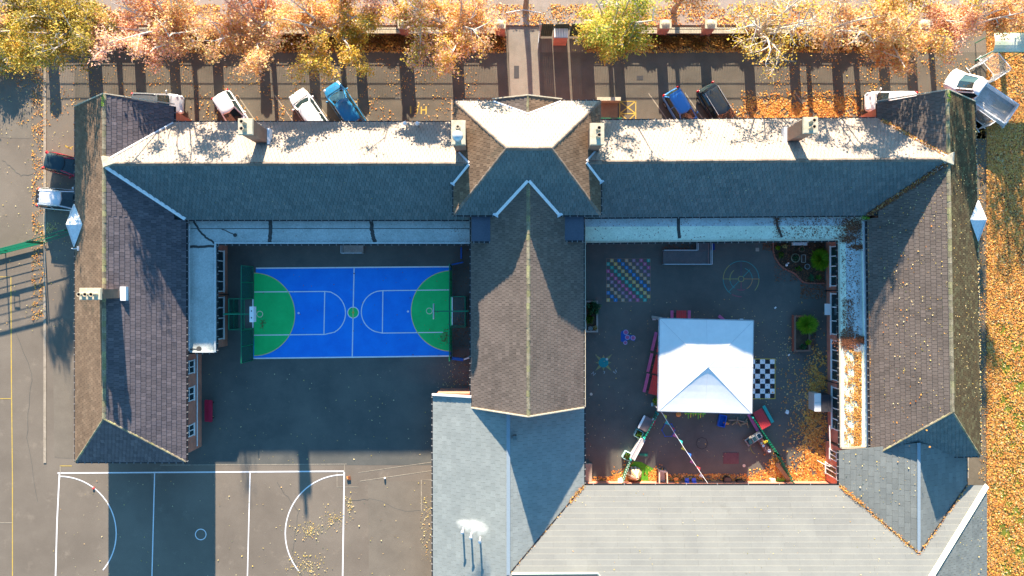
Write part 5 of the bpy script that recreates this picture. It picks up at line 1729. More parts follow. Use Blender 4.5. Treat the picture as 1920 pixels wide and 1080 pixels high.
def pad(pts, z, w, h, m, label, name='crash_mat', cat='mat'):
    A, C = Vector((*G(*pts[0]), z)), Vector((*G(*pts[1]), z))
    t = thing(name, label, cat, tuple((A + C) / 2 - Vector((0, 0, z))))
    q = MB(); q.bar(A, C, w, h); q.build('cover', m, t)
    q = MB()
    for f in (.08, .92): e = A + (C - A) * f; q.bar((e.x, e.y, 0), (e.x, e.y, z), .05, .05)
    q.build('post', PLASTIC_BLACK, t)


pad([(866.5, 465), (866.5, 486)], .9, .12, .5, BLUE_PAD, 'upright blue pad near the corridor corner above the court')
pad([(849, 497), (870, 492.5)], .9, .10, .45, BLUE_PAD, 'slanted blue pad at the upper corner of the ball-stop fence')
pad([(849, 669.5), (870, 672.5)], .8, .24, .4, BLUE_PAD, 'thick blue pad at the lower corner of the ball-stop fence')
pad([(871, 672), (881, 668.5)], .8, .12, .3, WHITE, 'small white gate bar between blue pad and hall wall', 'gate_bar', 'bar')

# red bench in the tarmac yard
def simple_bench(px, py, L, label, m):
    c = P(px, py, .45)
    t = thing('bench', label, 'bench', (c.x, c.y, 0))
    q = MB(); q.prism([(c.x - .10 + x, c.y + y) for x, y in capsule(.34, L)], .44, .49); q.build('seat', m, t)
    q = MB(); q.prism([(c.x + .28 + x, c.y + y) for x, y in capsule(.34, L)], .60, .65); q.build('seat', m, t)
    for s in (-1, 1):
        q = MB(); q.box(c.x - .2, c.x - .14, c.y + s * L * .35 - .03, c.y + s * L * .35 + .03, 0, .44); q.box(c.x + .28, c.x + .34, c.y + s * L * .35 - .03, c.y + s * L * .35 + .03, 0, .6)
        q.build('leg', PLASTIC_BLACK, t)


def capsule(w, L, n=6):
    r_ = w / 2 * .6
    out = []
    for (cx_, cy_, a0) in ((w / 2 - r_, L / 2 - r_, 0), (-w / 2 + r_, L / 2 - r_, 90), (-w / 2 + r_, -L / 2 + r_, 180), (w / 2 - r_, -L / 2 + r_, 270)):
        for k in range(n + 1):
            a = R(a0 + 90 * k / n); out.append((cx_ + r_ * math.cos(a), cy_ + r_ * math.sin(a)))
    return out


simple_bench(390, 770, 1.85, 'red double bench beside the brick wall of the tarmac yard', mat('bench_red', (.42, .015, .05), rough=.5))
q = MB(); c = G(120 / 4, 0)
q = MB(); q.obox((*G(176, 920 - 5), .05), (.18, .12, .1)); 
cone = q.build('dropped_cone', mat('red_bit', (.6, .05, .05)), None)
cone['label'] = 'tiny red and white scrap lying inside the tarmac court arc'; cone['category'] = 'litter'
q = MB(); q.ball((*G(722, 896), .1), .09, .09, .1, 10, 6); bl = q.build('white_ball', WHITE, None, smooth=True)
bl['label'] = 'small white ball on the tarmac right of the court lines'; bl['category'] = 'ball'
q = MB(); q.obox((*G(655, 896), .06), (.22, .32, .12), .2); q.obox((*G(652, 895), .13), (.1, .2, .06), .3, 1); dr = q.build('rusty_box', [mat('rust', (.18, .06, .03)), ORANGE_P], None)
dr['label'] = 'small rusty box beside the court corner on the tarmac'; dr['category'] = 'box'
q = MB(); q.lathe((*G(1, 1), 0), [(.01, 0), (.01, .01)], 3)

# ================================================================== PLAY COURTYARD
# number square
ns = thing('number_square', 'painted twelve by twelve coloured number square on the courtyard floor', 'ground game', (*G(1178, 526), 0))
cols = [mat('g_pink', (.55, .10, .26), (.42, .08, .2), scale=6, amt=.2), mat('g_teal', (.02, .40, .30), (.03, .30, .24), scale=6, amt=.2), mat('g_tan', (.52, .33, .18), (.42, .27, .15), scale=6, amt=.2),
        mat('g_blue', (.01, .20, .50), (.02, .16, .40), scale=6, amt=.2), mat('g_mauve', (.30, .16, .26), (.24, .13, .2), scale=6, amt=.2), mat('g_sand', (.60, .44, .12), (.48, .35, .12), scale=6, amt=.2)]
c0, c1 = G(1137, 566), G(1219.5, 485)
cw, ch = (c1[0] - c0[0]) / 12, (c1[1] - c0[1]) / 12
diag = {0: 1, 2: 2, 4: 3, 6: 2, 8: 4, 10: 1, -2: 0, -4: 4, -6: 3, -8: 2}
DG = [1, 5, 3, 2, 4, 0]
numm = MB()
per = [MB() for _ in cols]
for i in range(12):
    for j in range(12):
        if (i + (11 - j)) % 2 == 1:
            d_ = (i - (11 - j))
            k = DG[((d_ + 13) // 2) % 6]
            x, y = c0[0] + i * cw, c0[1] + j * ch
            per[k].face([(x + .01, y + .01, .009), (x + cw - .01, y + .01, .009), (x + cw - .01, y + ch - .01, .009), (x + .01, y + ch - .01, .009)])
            cx_, cy_ = x + cw / 2, y + ch / 2
            n_ = (i * 7 + j * 3) % 10
            if n_ in (1, 7, 4): numm.face([(cx_ - .02, cy_ - .08, .013), (cx_ + .02, cy_ - .08, .013), (cx_ + .02, cy_ + .08, .013), (cx_ - .02, cy_ + .08, .013)])
            else: numm.strip([(cx_ - .05, cy_ + .07), (cx_ + .05, cy_ + .07), (cx_ + .05, cy_), (cx_ - .05, cy_), (cx_ - .05, cy_ - .07), (cx_ + .05, cy_ - .07)], .03, .013)
for k, mb in enumerate(per): mb.build('coloured_squares', cols[k], ns, kind='stuff')
numm.build('numerals', mat('g_white', (.45, .50, .52)), ns, kind='stuff')
q = MB(); q.strip([(c0[0], c0[1]), (c1[0], c0[1]), (c1[0], c1[1]), (c0[0], c1[1]), (c0[0], c0[1])], .05, .016); q.build('border_line', mat('g_border', (.25, .16, .12)), ns)

# chess board
cb_ = thing('giant_chessboard', 'black and white painted chessboard edged in yellow beside the white canopy', 'chessboard', (*G(1418, 710), 0))
x1c, y1c = G(1453, 0)[0], G(0, 673)[1]; sq = 9.3 / 22.07
wb, kb2, sp_ = MB(), MB(), MB()
for i in range(8):
    for j in range(8):
        x, y = x1c - (i + 1) * sq, y1c - (j + 1) * sq
        qf = [(x, y, .010), (x + sq, y, .010), (x + sq, y + sq, .010), (x, y + sq, .010)]
        if (i + j) % 2 == 0:
            wb.face(qf)
            for _ in range(2):
                sx, sy = x + random.uniform(.08, .32), y + random.uniform(.08, .32)
                sp_.face([(sx, sy, .014), (sx + .05, sy + .01, .014), (sx + .04, sy + .06, .014)])
        else: kb2.face(qf)
wb.build('white_squares', LINE_W, cb_, kind='stuff'); kb2.build('black_squares', mat('g_black', (.02, .022, .03)), cb_, kind='stuff'); sp_.build('worn_flecks', MATS['g_black'], cb_, kind='stuff')
q = MB(); q.strip([(x1c, y1c), (x1c - 8 * sq, y1c), (x1c - 8 * sq, y1c - 8 * sq), (x1c, y1c - 8 * sq), (x1c, y1c)], .10, .017); q.build('border_line', LINE_Y, cb_)

# target circle
tg = thing('painted_target', 'faint ringed circle with coloured spokes painted near the flower bed', 'ground game', (*G(1389, 523), 0))
cx_, cy_ = G(1389.5, 523)
TEAL_L = mat('l_teal', (.06, .26, .25)); YEL_L = mat('l_yellow', (.36, .31, .10)); ORG_L = mat('l_orange', (.46, .24, .10)); RED_L = mat('l_red', (.32, .08, .12))
u = 1 / 22.07
for (r_, a0, a1, m_) in ((33.5, 0, 30, TEAL_L), (33.5, 60, 130, TEAL_L), (33.5, 130, 180, YEL_L), (33.5, 180, 235, TEAL_L), (33.5, 240, 272, RED_L), (33.5, 320, 360, YEL_L), (33.5, 30, 60, TEAL_L), (21, 130, 190, YEL_L), (21, 190, 235, TEAL_L), (21, 300, 360, ORG_L), (21, 0, 70, TEAL_L), (21, 250, 290, RED_L), (5.2, 0, 360, YEL_L)):
    q = MB(); q.strip(circ(cx_, cy_, r_ * u, None, a0, a1, 24), .055, .009 + .0007 * (r_ < 30)); q.build('ring', m_, tg)
for (a, r0, r1, m_) in ((0, 5, 34, ORG_L), (180, 5, 34, YEL_L), (46, 5, 24, TEAL_L), (226, 5, 33, TEAL_L), (90, 5, 34, mat('l_mauve', (.1, .08, .14))), (270, 5, 20, RED_L)):
    q = MB(); q.strip([(cx_ + math.cos(R(a)) * r0 * u, cy_ + math.sin(R(a)) * r0 * u), (cx_ + math.cos(R(a)) * r1 * u, cy_ + math.sin(R(a)) * r1 * u)], .05, .011); q.build('spoke', m_, tg)

# compass
cp = thing('painted_compass', 'painted compass star with teal centre and yellow rays near the hall wall', 'ground game', (*G(1132, 680), 0))
cx_, cy_ = G(1131.5, 680)
for a in range(8):
    L_ = (22 if a % 2 else 15) * u * (1.08 if a == 1 else 1)
    t_ = R(a * 45 + 0); q = MB()
    s_ = .16
    d = Vector((math.cos(t_), math.sin(t_))); n_ = Vector((-d.y, d.x))
    A = Vector((cx_, cy_)) + d * (6 * u)
    q.face([(*(A - n_ * s_), .009), (*(Vector((cx_, cy_)) + d * L_), .009), (*(A + n_ * s_), .009)]); q.build('ray', mat('ray_yellow', (.26, .25, .11)), cp)
q = MB(); q.face([(x, y, .012) for x, y in circ(cx_, cy_, 9.3 * u, n=20)[:-1]]); q.build('disc', mat('disc_teal', (.01, .20, .22), (.015, .26, .28), scale=4), cp)
q = MB(); q.face([(x, y, .015) for x, y in circ(*G(1138, 673.5), .1, n=10)[:-1]]); q.build('spot', MATS['g_white'], cp)


def letter(root, strokes, px, py, s, rot):
    q = MB()
    for st in strokes:
        pts = []
        for (a, b_) in st:
            x, y = a * s, b_ * s
            pts.append((G(px, py)[0] + x * math.cos(rot) - y * math.sin(rot), G(px, py)[1] + x * math.sin(rot) + y * math.cos(rot)))
        q.strip(pts, .05, .010)
    q.build('letter', mat('l_white', (.42, .5, .52)), root)


letter(cp, [[(-.5, -.6), (-.5, .6), (.5, -.6), (.5, .6)]], 1113, 700.5, .22, R(-38))
letter(cp, [[(-.6, .6), (-.3, -.6), (0, .3), (.3, -.6), (.6, .6)]], 1153.5, 697, .22, R(40))
letter(cp, [[(-.3, .5), (-.3, -.4), (.2, -.4)]], 1132, 698, .2, R(160))

# painted blue flower shape
bf = thing('painted_flowers', 'blue painted triangle with four pink ringed dots by the compass', 'ground game', (*G(1177, 632), 0))
q = MB(); q.face([(*G(*p), .009) for p in ((1164, 622), (1172, 618), (1178, 628), (1190, 629), (1190, 640), (1178, 636), (1173, 643), (1164, 640))][::-1]); q.build('blue_patch', mat('fl_blue', (.01, .07, .32), rough=.7), bf)
for (x, y, r_) in ((1173.5, 623, 4.3), (1176.5, 632.5, 4), (1187, 633.5, 4.1), (1172.5, 642.5, 3.3)):
    q = MB(); q.face([(a, b_, .013) for a, b_ in circ(*G(x, y), r_ * u, n=16)[:-1]]); o = q.build('dot', mat('fl_pink', (.40, .09, .22)), bf)
    q = MB(); q.strip(circ(*G(x, y), r_ * u, n=16), .05, .017); q.build('ring', mat('fl_pale', (.40, .36, .55)), o)

# ---------- canopy
cv = thing('canopy_tent', 'large square white pagoda canopy standing in the play courtyard', 'canopy', (*G(1323, 686), 0))
cor = [P(1236.5, 597, 2.6), P(1413, 601, 2.6), P(1410, 775.5, 2.6), P(1234, 771, 2.6)]
apx = Vector(((cor[0].x + cor[2].x) / 2, (cor[0].y + cor[2].y) / 2, 4.35))
prof = [(1.0, 2.6), (.85, 2.69), (.7, 2.79), (.55, 2.90), (.4, 3.02), (.25, 3.16), (.15, 3.26), (.07, 3.35), (.0, 3.44)]
NE = 6
grid = []
for (t_, z_) in prof:
    z_ = 2.6 + (z_ - 2.6) * .82
    ring = []
    for e in range(4):
        A, C = cor[e], cor[(e + 1) % 4]
        for k in range(NE):
            f = k / NE
            p = A + (C - A) * f
            sag = -.025 * math.sin(math.pi * f) * math.sin(math.pi * min(1, t_)) if 0 < t_ < 1 else 0
            ring.append((apx.x + (p.x - apx.x) * t_, apx.y + (p.y - apx.y) * t_, z_ + sag))
    grid.append(ring)
q = MB(); loft(q, grid, cap=False)
pn = q.build('roof_cloth', TENT, cv)
q = MB()
for e in range(4):
    A, C = cor[e], cor[(e + 1) % 4]
    d = (C - A).normalized(); o_ = Vector((-d.y, d.x, 0)) 
    if o_.dot(A - apx) < 0: o_ = -o_
    q.bar(A + o_ * .03 + Vector((0, 0, -.12)), C + o_ * .03 + Vector((0, 0, -.12)), .012, .26)
q.build('valance', TENT, cv)
for e in range(4):
    for k_ in (0, NE // 2):
        q = MB()
        for a_, c_ in zip(grid[:-1], grid[1:]):
            A, C = Vector(a_[e * NE + k_]), Vector(c_[e * NE + k_])
            if (A - C).length > .02: q.bar(A + Vector((0, 0, .008)), C + Vector((0, 0, .008)), .035 if k_ == 0 else .018, .012)
        q.build('seam', mat('canopy_seam', (.70, .70, .71), rough=.6), cv)
q = MB()
for e in range(4):
    A, C = cor[e], cor[(e + 1) % 4]
    q.bar(A + Vector((0, 0, .0)), C + Vector((0, 0, .0)), .05, .05)
q.build('edge_frame', METAL_GREY, cv)
for A in cor:
    A2 = A + (apx - A) * .03
    q = MB(); q.tube([(A2.x, A2.y, 0), (A2.x, A2.y, 2.55)], .05, 8); q.box(A2.x - .15, A2.x + .15, A2.y - .15, A2.y + .15, .004, .03); q.build('leg', METAL_LIGHT, cv)
q = MB()
for e in range(4):
    A, C = cor[e], cor[(e + 1) % 4]
    n_ = 9
    for k in range(n_):
        f = (k + .5) / n_; p = A + (C - A) * f; d = (C - A) / n_ * .22
        o_ = Vector((-d.y, d.x, 0)).normalized()
        if o_.dot(A - apx) < 0: o_ = -o_
        q.bar(p - d + o_ * .045 + Vector((0, 0, -.05)), p + d + o_ * .045 + Vector((0, 0, -.05)), .01, .05)
q.build('lashing', BLUE_PAD, cv)

# ---------- picnic tables (table with two benches)
def picnic(px, py, rot, label, right=PINK_SEAT, L=1.6):
    c = P(px, py, .6)
    t = thing('picnic_table', label, 'picnic table', (c.x, c.y, 0), R(rot), 'red picnic tables round the canopy')
    for k in range(5):
        q = MB(); x = -.34 + k * .17; q.box(x - .078, x + .078, -L / 2, L / 2, .70, .74); q.build('table_plank', RED_SEAT, t, local=True)
    for s, m_ in ((-1, PINK_SEAT), (1, right)):
        for k in range(2):
            q = MB(); x = s * (.66 + k * .13); q.box(x - .058, x + .058, -L / 2, L / 2, .42, .46); q.build('seat_plank', m_, t, local=True)
    for e in (-1, 1):
        q = MB(); y = e * L * .33
        q.bar((-.82, y, .38), (.82, y, .38), .05, .07); q.bar((-.5, y, 0), (-.15, y, .7), .05, .07); q.bar((.5, y, 0), (.15, y, .7), .05, .07); q.bar((-.4, y, .67), (.4, y, .67), .05, .06)
        q.build('leg_frame', PLASTIC_BLACK, t, local=True)
    return t


picnic(1243, 644, -13, 'uppermost of the three red picnic tables tucked under the canopy side, pink bench')
picnic(1235, 684, -13, 'middle of the three red picnic tables tucked under the canopy side, pink bench')
picnic(1228, 722, -13, 'lowest of the three red picnic tables tucked under the canopy side, pink bench')
picnic(1277, 600, 0, 'red picnic table with its end sticking out above the canopy top edge')
picnic(1352, 616, 50, 'pink corner of a picnic table just showing above the canopy edge')
picnic(1427.5, 785, 29, 'red picnic table with teal blue bench off the lower canopy corner', right=TEAL_P)

# ---------- ramps and beds
rm_ = thing('access_ramp', 'dark L-shaped access ramp with pale rails under the corridor', 'ramp', (*G(1285, 480), 0))
q = MB(); q.box(G(1242, 0)[0], G(1330, 0)[0], G(0, 496)[1], G(0, 470)[1], .006, .26); q.box(G(1305, 0)[0], G(1330, 0)[0], G(0, 469.9)[1], G(0, 449)[1], .006, .28); q.build('ramp_floor', mat('ramp_tarmac', (.12, .115, .12), (.15, .14, .14), scale=2), rm_)
q = MB()
def rail(pts, zs=(.85, .45), w=.05, m=None):
    for A, C in zip(pts[:-1], pts[1:]):
        a, c = G(*A), G(*C)
        for z_ in zs: q.bar((*a, z_), (*c, z_), w, w)
        n_ = max(1, int((Vector(c) - Vector(a)).length / 1.2))
        for k in range(n_ + 1):
            e = Vector(a) + (Vector(c) - Vector(a)) * k / n_; q.tube([(e.x, e.y, 0), (e.x, e.y, zs[0])], .025, 6)
rail([(1242, 470), (1304, 470), (1304, 452)]); rail([(1242, 496), (1330, 496), (1330, 451)])
q.build('handrail', METAL_LIGHT, rm_)
q = MB(); q.bar((*G(1325, 495), .5), (*G(1325, 455), .5), .04, .04); q.build('inner_rail', mat('rail_rust', (.35, .2, .18)), rm_)
bb = thing('storage_box', 'blue storage box standing right of the access ramp', 'box', (*G(1334, 463), 0))
q = MB(); q.box(G(1331.5, 0)[0], G(1336, 0)[0], G(0, 469)[1], G(0, 458)[1], 0, .5); o = q.build('box', mat('navy', (.01, .03, .2)), bb)
q = MB(); q.box(G(1331.3, 0)[0], G(1336.3, 0)[0], G(0, 469.4)[1], G(0, 457.6)[1], .502, .56); q.build('lid', MATS['navy'], bb)

# flower bed
fb = thing('flower_bed', 'dark flower bed with curved brick edging in the courtyard corner', 'flower bed', (*G(1500, 490), 0))
edge = [(1449, 455), (1449, 470), (1452, 482), (1460, 495), (1470, 504), (1481, 509), (1490, 513), (1497, 521), (1505, 529), (1513, 531), (1530, 531.5), (1546, 531.5)]
q = MB(); q.face([(*G(*p), .03) for p in edge + [(1546, 452)]][::-1]); q.build('soil', SOIL, fb)
EB = mat('edge_brick', (.38, .12, .08), (.28, .10, .07), scale=5, amt=.3)
ep = [Vector(G(*p)) for p in edge]
acc = []
for a, c in zip(ep[:-1], ep[1:]):
    L_ = (c - a).length; n_ = max(1, round(L_ / .24))
    for k in range(n_):
        acc.append((a + (c - a) * ((k + .5) / n_), math.atan2((c - a).y, (c - a).x)))
me0 = None
for p, a in acc:
    if me0 is None:
        q = MB(); q.obox((0, 0, .06), (.215, .11, .12)); me0 = bpy.data.meshes.new('edging_brick'); me0.from_pydata(q.v, [], q.f); me0.materials.append(EB); me0.attributes.new('rnd', 'FLOAT', 'FACE')
    inst('edging_brick', me0, fb, Matrix.Translation((p.x, p.y, random.uniform(0, .02))) @ Matrix.Rotation(a + random.uniform(-.08, .08), 4, 'Z'))
sg = thing('bench', 'short white slatted bench in the flower bed against the corridor', 'bench', (*G(1497, 456), 0))
for k in range(4):
    q = MB(); q.box(G(1483, 0)[0], G(1509, 0)[0], P(0, 454 + k * 1.7, .5).y - .03, P(0, 454 + k * 1.7, .5).y + .03, .45, .49); q.build('slat', WHITE, sg)
q = MB(); q.box(G(1484, 0)[0], G(1486, 0)[0], P(0, 460, .4).y, P(0, 453, .4).y, 0, .45); q.build('leg', WHITE, sg)
q = MB(); q.box(G(1506, 0)[0], G(1508, 0)[0], P(0, 460, .4).y, P(0, 453, .4).y, 0, .45); q.build('leg', WHITE, sg)


def pot(px, py, r_, h, m, label, plant=None, pm=None):
    c = G(px, py)
    t = thing('plant_pot', label, 'plant pot', (*c, .02))
    q = MB(); q.lathe((*c, .02), [(r_ * .75, 0), (r_, h), (r_ * 1.06, h), (r_ * 1.06, h + .03), (r_ * .88, h + .03), (r_ * .85, h - .05)], 18); o = q.build('pot', m, t)
    q = MB(); q.face([(x, y, h - .01) for x, y in circ(*c, r_ * .9, n=16)[:-1]]); q.build('soil', SOIL, o)
    if plant:
        C = np.column_stack([rng.normal(c[0], r_ * .4, plant), rng.normal(c[1], r_ * .4, plant), h + .05 + rng.random(plant) * .18])
        quads_object('foliage', leaf_quads(C, .09, 1), pm or LEAF_DEEP, t)


pot(1500.5, 467.5, .24, .3, mat('terracotta', (.3, .16, .1)), 'round terracotta pot nearest the white bench in the flower bed', 60)
pot(1489, 484, .36, .25, mat('pot_tan', (.28, .24, .16)), 'widest round tan pot in the middle of the flower bed', 160)
pot(1511.5, 500, .22, .2, METAL_GREY, 'small grey pot below the bright bush in the flower bed')
q = thing('wooden_trough', 'tilted timber trough between pots in the flower bed', 'trough', (*G(1505, 485), 0))
b = MB()
for s in (-.16, .16): b.obox((G(1505, 0)[0] + s, G(0, 485)[1], .12), (.04, .65, .2), R(0))
for s in (-.32, .32): b.obox((G(1505, 0)[0], G(0, 485)[1] + s, .12), (.32, .04, .2), R(0))
b.build('side', TIMBER_GREY, q)
b = MB(); b.obox((G(1505, 0)[0], G(0, 485)[1], .1), (.3, .6, .1)); b.build('soil', SOIL, q)
gn = thing('garden_ornament', 'small pale bird ornament by the curved edging', 'ornament', (*G(1473, 496), 0))
b = MB(); b.ball((*G(1473, 497), .2), .09, .14, .2, 8, 6); b.ball((*G(1474.5, 493.5), .42), .07, .07, .08, 8, 5); b.build('body', WHITE, gn, smooth=True)


def bush(name, label, px, py, z0, rx, ry, rz, n, m, size=.1, cat='bush', spiky=False, stemm=None):
    c = G(px, py)
    t = thing(name, label, cat, (*c, 0))
    if spiky:
        k = n
        th = rng.random(k) * 2 * math.pi; el = np.arccos(rng.random(k) * .95); L_ = (0.45 + .7 * rng.random(k))
        d = np.column_stack([np.cos(th) * np.sin(el) * rx, np.sin(th) * np.sin(el) * ry, np.cos(el) * rz]) * L_[:, None]
        base = np.array([[c[0], c[1], z0]]) + rng.normal(size=(k, 3)) * .05
        side = np.column_stack([-np.sin(th), np.cos(th), np.zeros(k)]) * size * .16
        mid = base + d * .55 + np.array([[0, 0, .04]])
        tip = base + d
        V = np.stack([base - side * .5, mid - side, tip, mid + side], axis=1)
        quads_object('foliage', V, m, t)
    else:
        d = rng.normal(size=(n, 3)); d /= np.linalg.norm(d, axis=1)[:, None]
        rr = (.55 + .45 * rng.random(n)) * (1 + .18 * np.sin(5 * np.arctan2(d[:, 1], d[:, 0])))
        C = np.column_stack([c[0] + d[:, 0] * rx * rr, c[1] + d[:, 1] * ry * rr, z0 + rz + d[:, 2] * rz * rr])
        quads_object('foliage', leaf_quads(C, size, 1), m, t)
    b = MB()
    for k in range(5):
        a = k * 1.3; b.tube([(c[0], c[1], z0 - .1 if z0 > .1 else 0), (c[0] + math.cos(a) * rx * .4, c[1] + math.sin(a) * ry * .4, z0 + rz * .8)], [.03, .012], 5)
    b.build('stem', BARK, t)
    return t


bush('evergreen_bush', 'bright lime rounded bush against the corridor windows in the flower bed', 1537, 487, .1, .88, .95, .6, 2200, LEAF_BRIGHT, .22, spiky=True)
bush('low_plant', 'blue-green low plant at the lower edge of the flower bed', 1520, 521, .05, .33, .33, .2, 220, LEAF_DEEP, .12, 'plant', True)
bush('low_plant', 'small dark green plant beside the wall in the flower bed', 1534, 520, .05, .30, .25, .2, 160, LEAF_GREEN, .11, 'plant', True)
bush('low_plant', 'small bright yellow-green plant near the top corner of the flower bed', 1457, 465, .05, .2, .2, .15, 160, LEAF_BRIGHT, .1, 'plant')
bush('low_plant', 'yellow leaved plant just right of the bright corner plant', 1470, 462, .05, .25, .22, .15, 120, LITTER_YELLOW, .1, 'plant')
bush('low_plant', 'dull green plant between the edging and the wide pot', 1463, 478, .05, .28, .3, .15, 160, LEAF_GREEN, .1, 'plant')
bush('low_plant', 'straggly dark plant in the middle of the flower bed', 1496, 504, .05, .3, .25, .15, 120, LEAF_GREEN, .1, 'plant')


# brick planters
def planter(px0, py0, px1, py1, h, m, label, cap=None):
    a, c = P(px0, py1, h), P(px1, py0, h)
    t = thing('brick_planter', label, 'planter', ((a.x + c.x) / 2, (a.y + c.y) / 2, 0))
    w = .13
    b = MB(); b.box(a.x, a.x + w, a.y, c.y, 0, h); b.box(c.x - w, c.x, a.y, c.y, 0, h); b.box(a.x + w, c.x - w, a.y, a.y + w, 0, h); b.box(a.x + w, c.x - w, c.y - w, c.y, 0, h); b.build('wall', m, t)
    b = MB(); b.box(a.x + w, c.x - w, a.y + w, c.y - w, 0, h - .08); b.build('soil', SOIL, t)
    b = MB(); b.box(a.x - .01, a.x + w + .01, a.y - .01, c.y + .01, h + .002, h + .04); b.box(c.x - w - .01, c.x + .01, a.y - .01, c.y + .01, h + .002, h + .04)
    b.box(a.x + w + .012, c.x - w - .012, a.y - .01, a.y + w + .01, h + .002, h + .04); b.build('coping', cap or m, t)


planter(1489, 592, 1519, 659, .5, EB, 'brick planter with a spiky bush in the courtyard near the corridor', cap=mat('cope_dark', (.2, .12, .09)))
bush('spiky_bush', 'bright spiky bush filling the upper end of the brick planter', 1508, 608, .45, .95, .85, .6, 2200, LEAF_BRIGHT, .20, 'bush', True)
bush('low_plant', 'round bright plant at the lower end of the brick planter', 1510, 641, .45, .25, .25, .15, 200, LEAF_BRIGHT, .1, 'plant')
bush('low_plant', 'bluish plant in the bottom corner of the brick planter', 1500, 649, .45, .3, .22, .15, 240, LEAF_DEEP, .1, 'plant')
planter(1097, 564, 1121, 623, .45, TIMBER_GREY, 'timber planter against the hall wall in the play courtyard')
bush('round_bush', 'dark round bush at the top of the timber planter by the hall', 1111, 577, .4, .62, .6, .4, 1300, LEAF_DEEP, .13)
bush('round_bush', 'smaller dark bush in the middle of the timber planter by the hall', 1104, 598, .4, .35, .4, .25, 500, LEAF_GREEN, .12)
bush('low_plant', 'pale silvery plant in the bottom of the timber planter by the hall', 1106, 615, .4, .22, .22, .15, 120, leaf_mat('leaf_silver', [(.3, .4, .42), (.5, .6, .62)]), .15, 'plant', True)
bush('low_plant', 'ochre plant in the bottom corner of the timber planter by the hall', 1115, 614, .4, .22, .22, .12, 160, LITTER_YELLOW, .08, 'plant')

# heat pump box on the wall
hpb = thing('equipment_locker', 'white and dark locker unit against the corridor windows', 'locker', (*G(1541, 753), 0))
a, c = P(1527.5, 771, 1.2), P(1559, 738, 1.2)
b = MB(); b.box(a.x, a.x + .52, a.y, c.y, 0, 1.15); b.build('body', METAL_LIGHT, hpb)
b = MB(); b.box(a.x + .54, c.x - .1, a.y - .05, c.y - .1, 0, 1.3); b.build('back_unit', mat('charcoal', (.035, .035, .045)), hpb)
b = MB(); b.box(a.x - .02, a.x + .53, a.y - .02, (a.y + c.y) / 2 - .01, 1.152, 1.2); b.box(a.x - .02, a.x + .53, (a.y + c.y) / 2 + .01, c.y + .02, 1.152, 1.2); b.build('lid', WHITE, hpb)

# ---------- low play fences with posts
def play_fence(pts, label, m=GREEN_METAL, h=.95, n=None, cap=None, posts=TEAL_P):
    A, C = (Vector((*G(*p), 0)) for p in pts)
    t = thing('play_fence', label, 'fence', tuple((A + C) / 2))
    L_ = (C - A).length; d = (C - A).normalized()
    for z_ in (.25, h - .1):
        q = MB(); q.bar(A + Vector((0, 0, z_)), C + Vector((0, 0, z_)), .05, .07); q.build('rail', m, t)
    k = n or int(L_ / .22)
    me = None
    for i in range(k):
        e = A + (C - A) * (i + .5) / k
        if me is None:
            q = MB(); q.box(-.05, .05, -.014, .014, .06, h); me = bpy.data.meshes.new('picket'); me.from_pydata(q.v, [], q.f); me.materials.append(cap or m); me.attributes.new('rnd', 'FLOAT', 'FACE')
        nrm = Vector((-d.y, d.x, 0)) * .045
        inst('picket', me, t, Matrix.Translation(e + nrm) @ Matrix.Rotation(math.atan2(d.y, d.x), 4, 'Z'))
    for e in (A, C):
        q = MB(); q.box(e.x - .05, e.x + .05, e.y - .05, e.y + .05, 0, h + .1); q.build('post', posts, t)
    return t


play_fence([(1229, 772), (1204, 818)], 'green and teal picket fence below the canopy corner', cap=TEAL_P)
play_fence([(1179, 857), (1163, 904)], 'pale teal picket fence running to the bottom wall beside the turf', cap=mat('teal_pale', (.45, .62, .60)))
play_fence([(1404, 779), (1452, 848)], 'dark green picket fence slanting down from the canopy corner', cap=GREEN_METAL)
play_fence([(1452, 848), (1482, 903)], 'lower end of the dark green picket fence by the leaf drift', cap=GREEN_METAL)
ct = thing('cream_planter', 'long narrow grey trough standing in line with the teal fence', 'trough', (*G(1192, 838), 0))
A, C = Vector((*G(1202.5, 820), 0)), Vector((*G(1183, 857), 0)); an_ = math.atan2((C - A).y, (C - A).x)
b = MB(); b.obox(tuple((A + C) / 2 + Vector((0, 0, .35))), ((C - A).length, .42, .7), an_); b.build('box', mat('trough_grey', (.42, .40, .40), (.5, .47, .46), scale=3, amt=.2), ct)
b = MB()
for s in (-1, 1): b.obox(tuple((A + C) / 2 + Vector((0, 0, .72)) + Vector((-math.sin(an_), math.cos(an_), 0)) * s * .19), ((C - A).length + .04, .05, .04), an_)
b.build('rim', WHITE, ct)
for (x, y, lb) in ((1196, 812, 'square planted box with pale rim above the grey trough'), (1174.5, 853, 'square planted box with pale rim below the grey trough')):
    c = G(x, y); t = thing('planter_box', lb, 'planter', (*c, 0), R(-28), 'square planted boxes along the teal fence')
    b = MB(); w_ = .3
    for s in (-1, 1): b.box(s * w_ - .025, s * w_ + .025, -w_, w_, 0, .45); b.box(-w_ + .03, w_ - .03, s * w_ - .025, s * w_ + .025, 0, .45)
    b.build('rim', mat('teal_rim', (.35, .6, .6)), t, local=True)
    b = MB(); b.box(-w_ + .03, w_ - .03, -w_ + .03, w_ - .03, 0, .36); b.build('soil', SOIL, t, local=True)
    C_ = np.column_stack([rng.normal(c[0], .15, 120), rng.normal(c[1], .15, 120), .42 + rng.random(120) * .15])
    qo = quads_object('foliage', leaf_quads(C_ - np.array([[c[0], c[1], 0]]), .1, 1), LEAF_GREEN); qo.parent = t

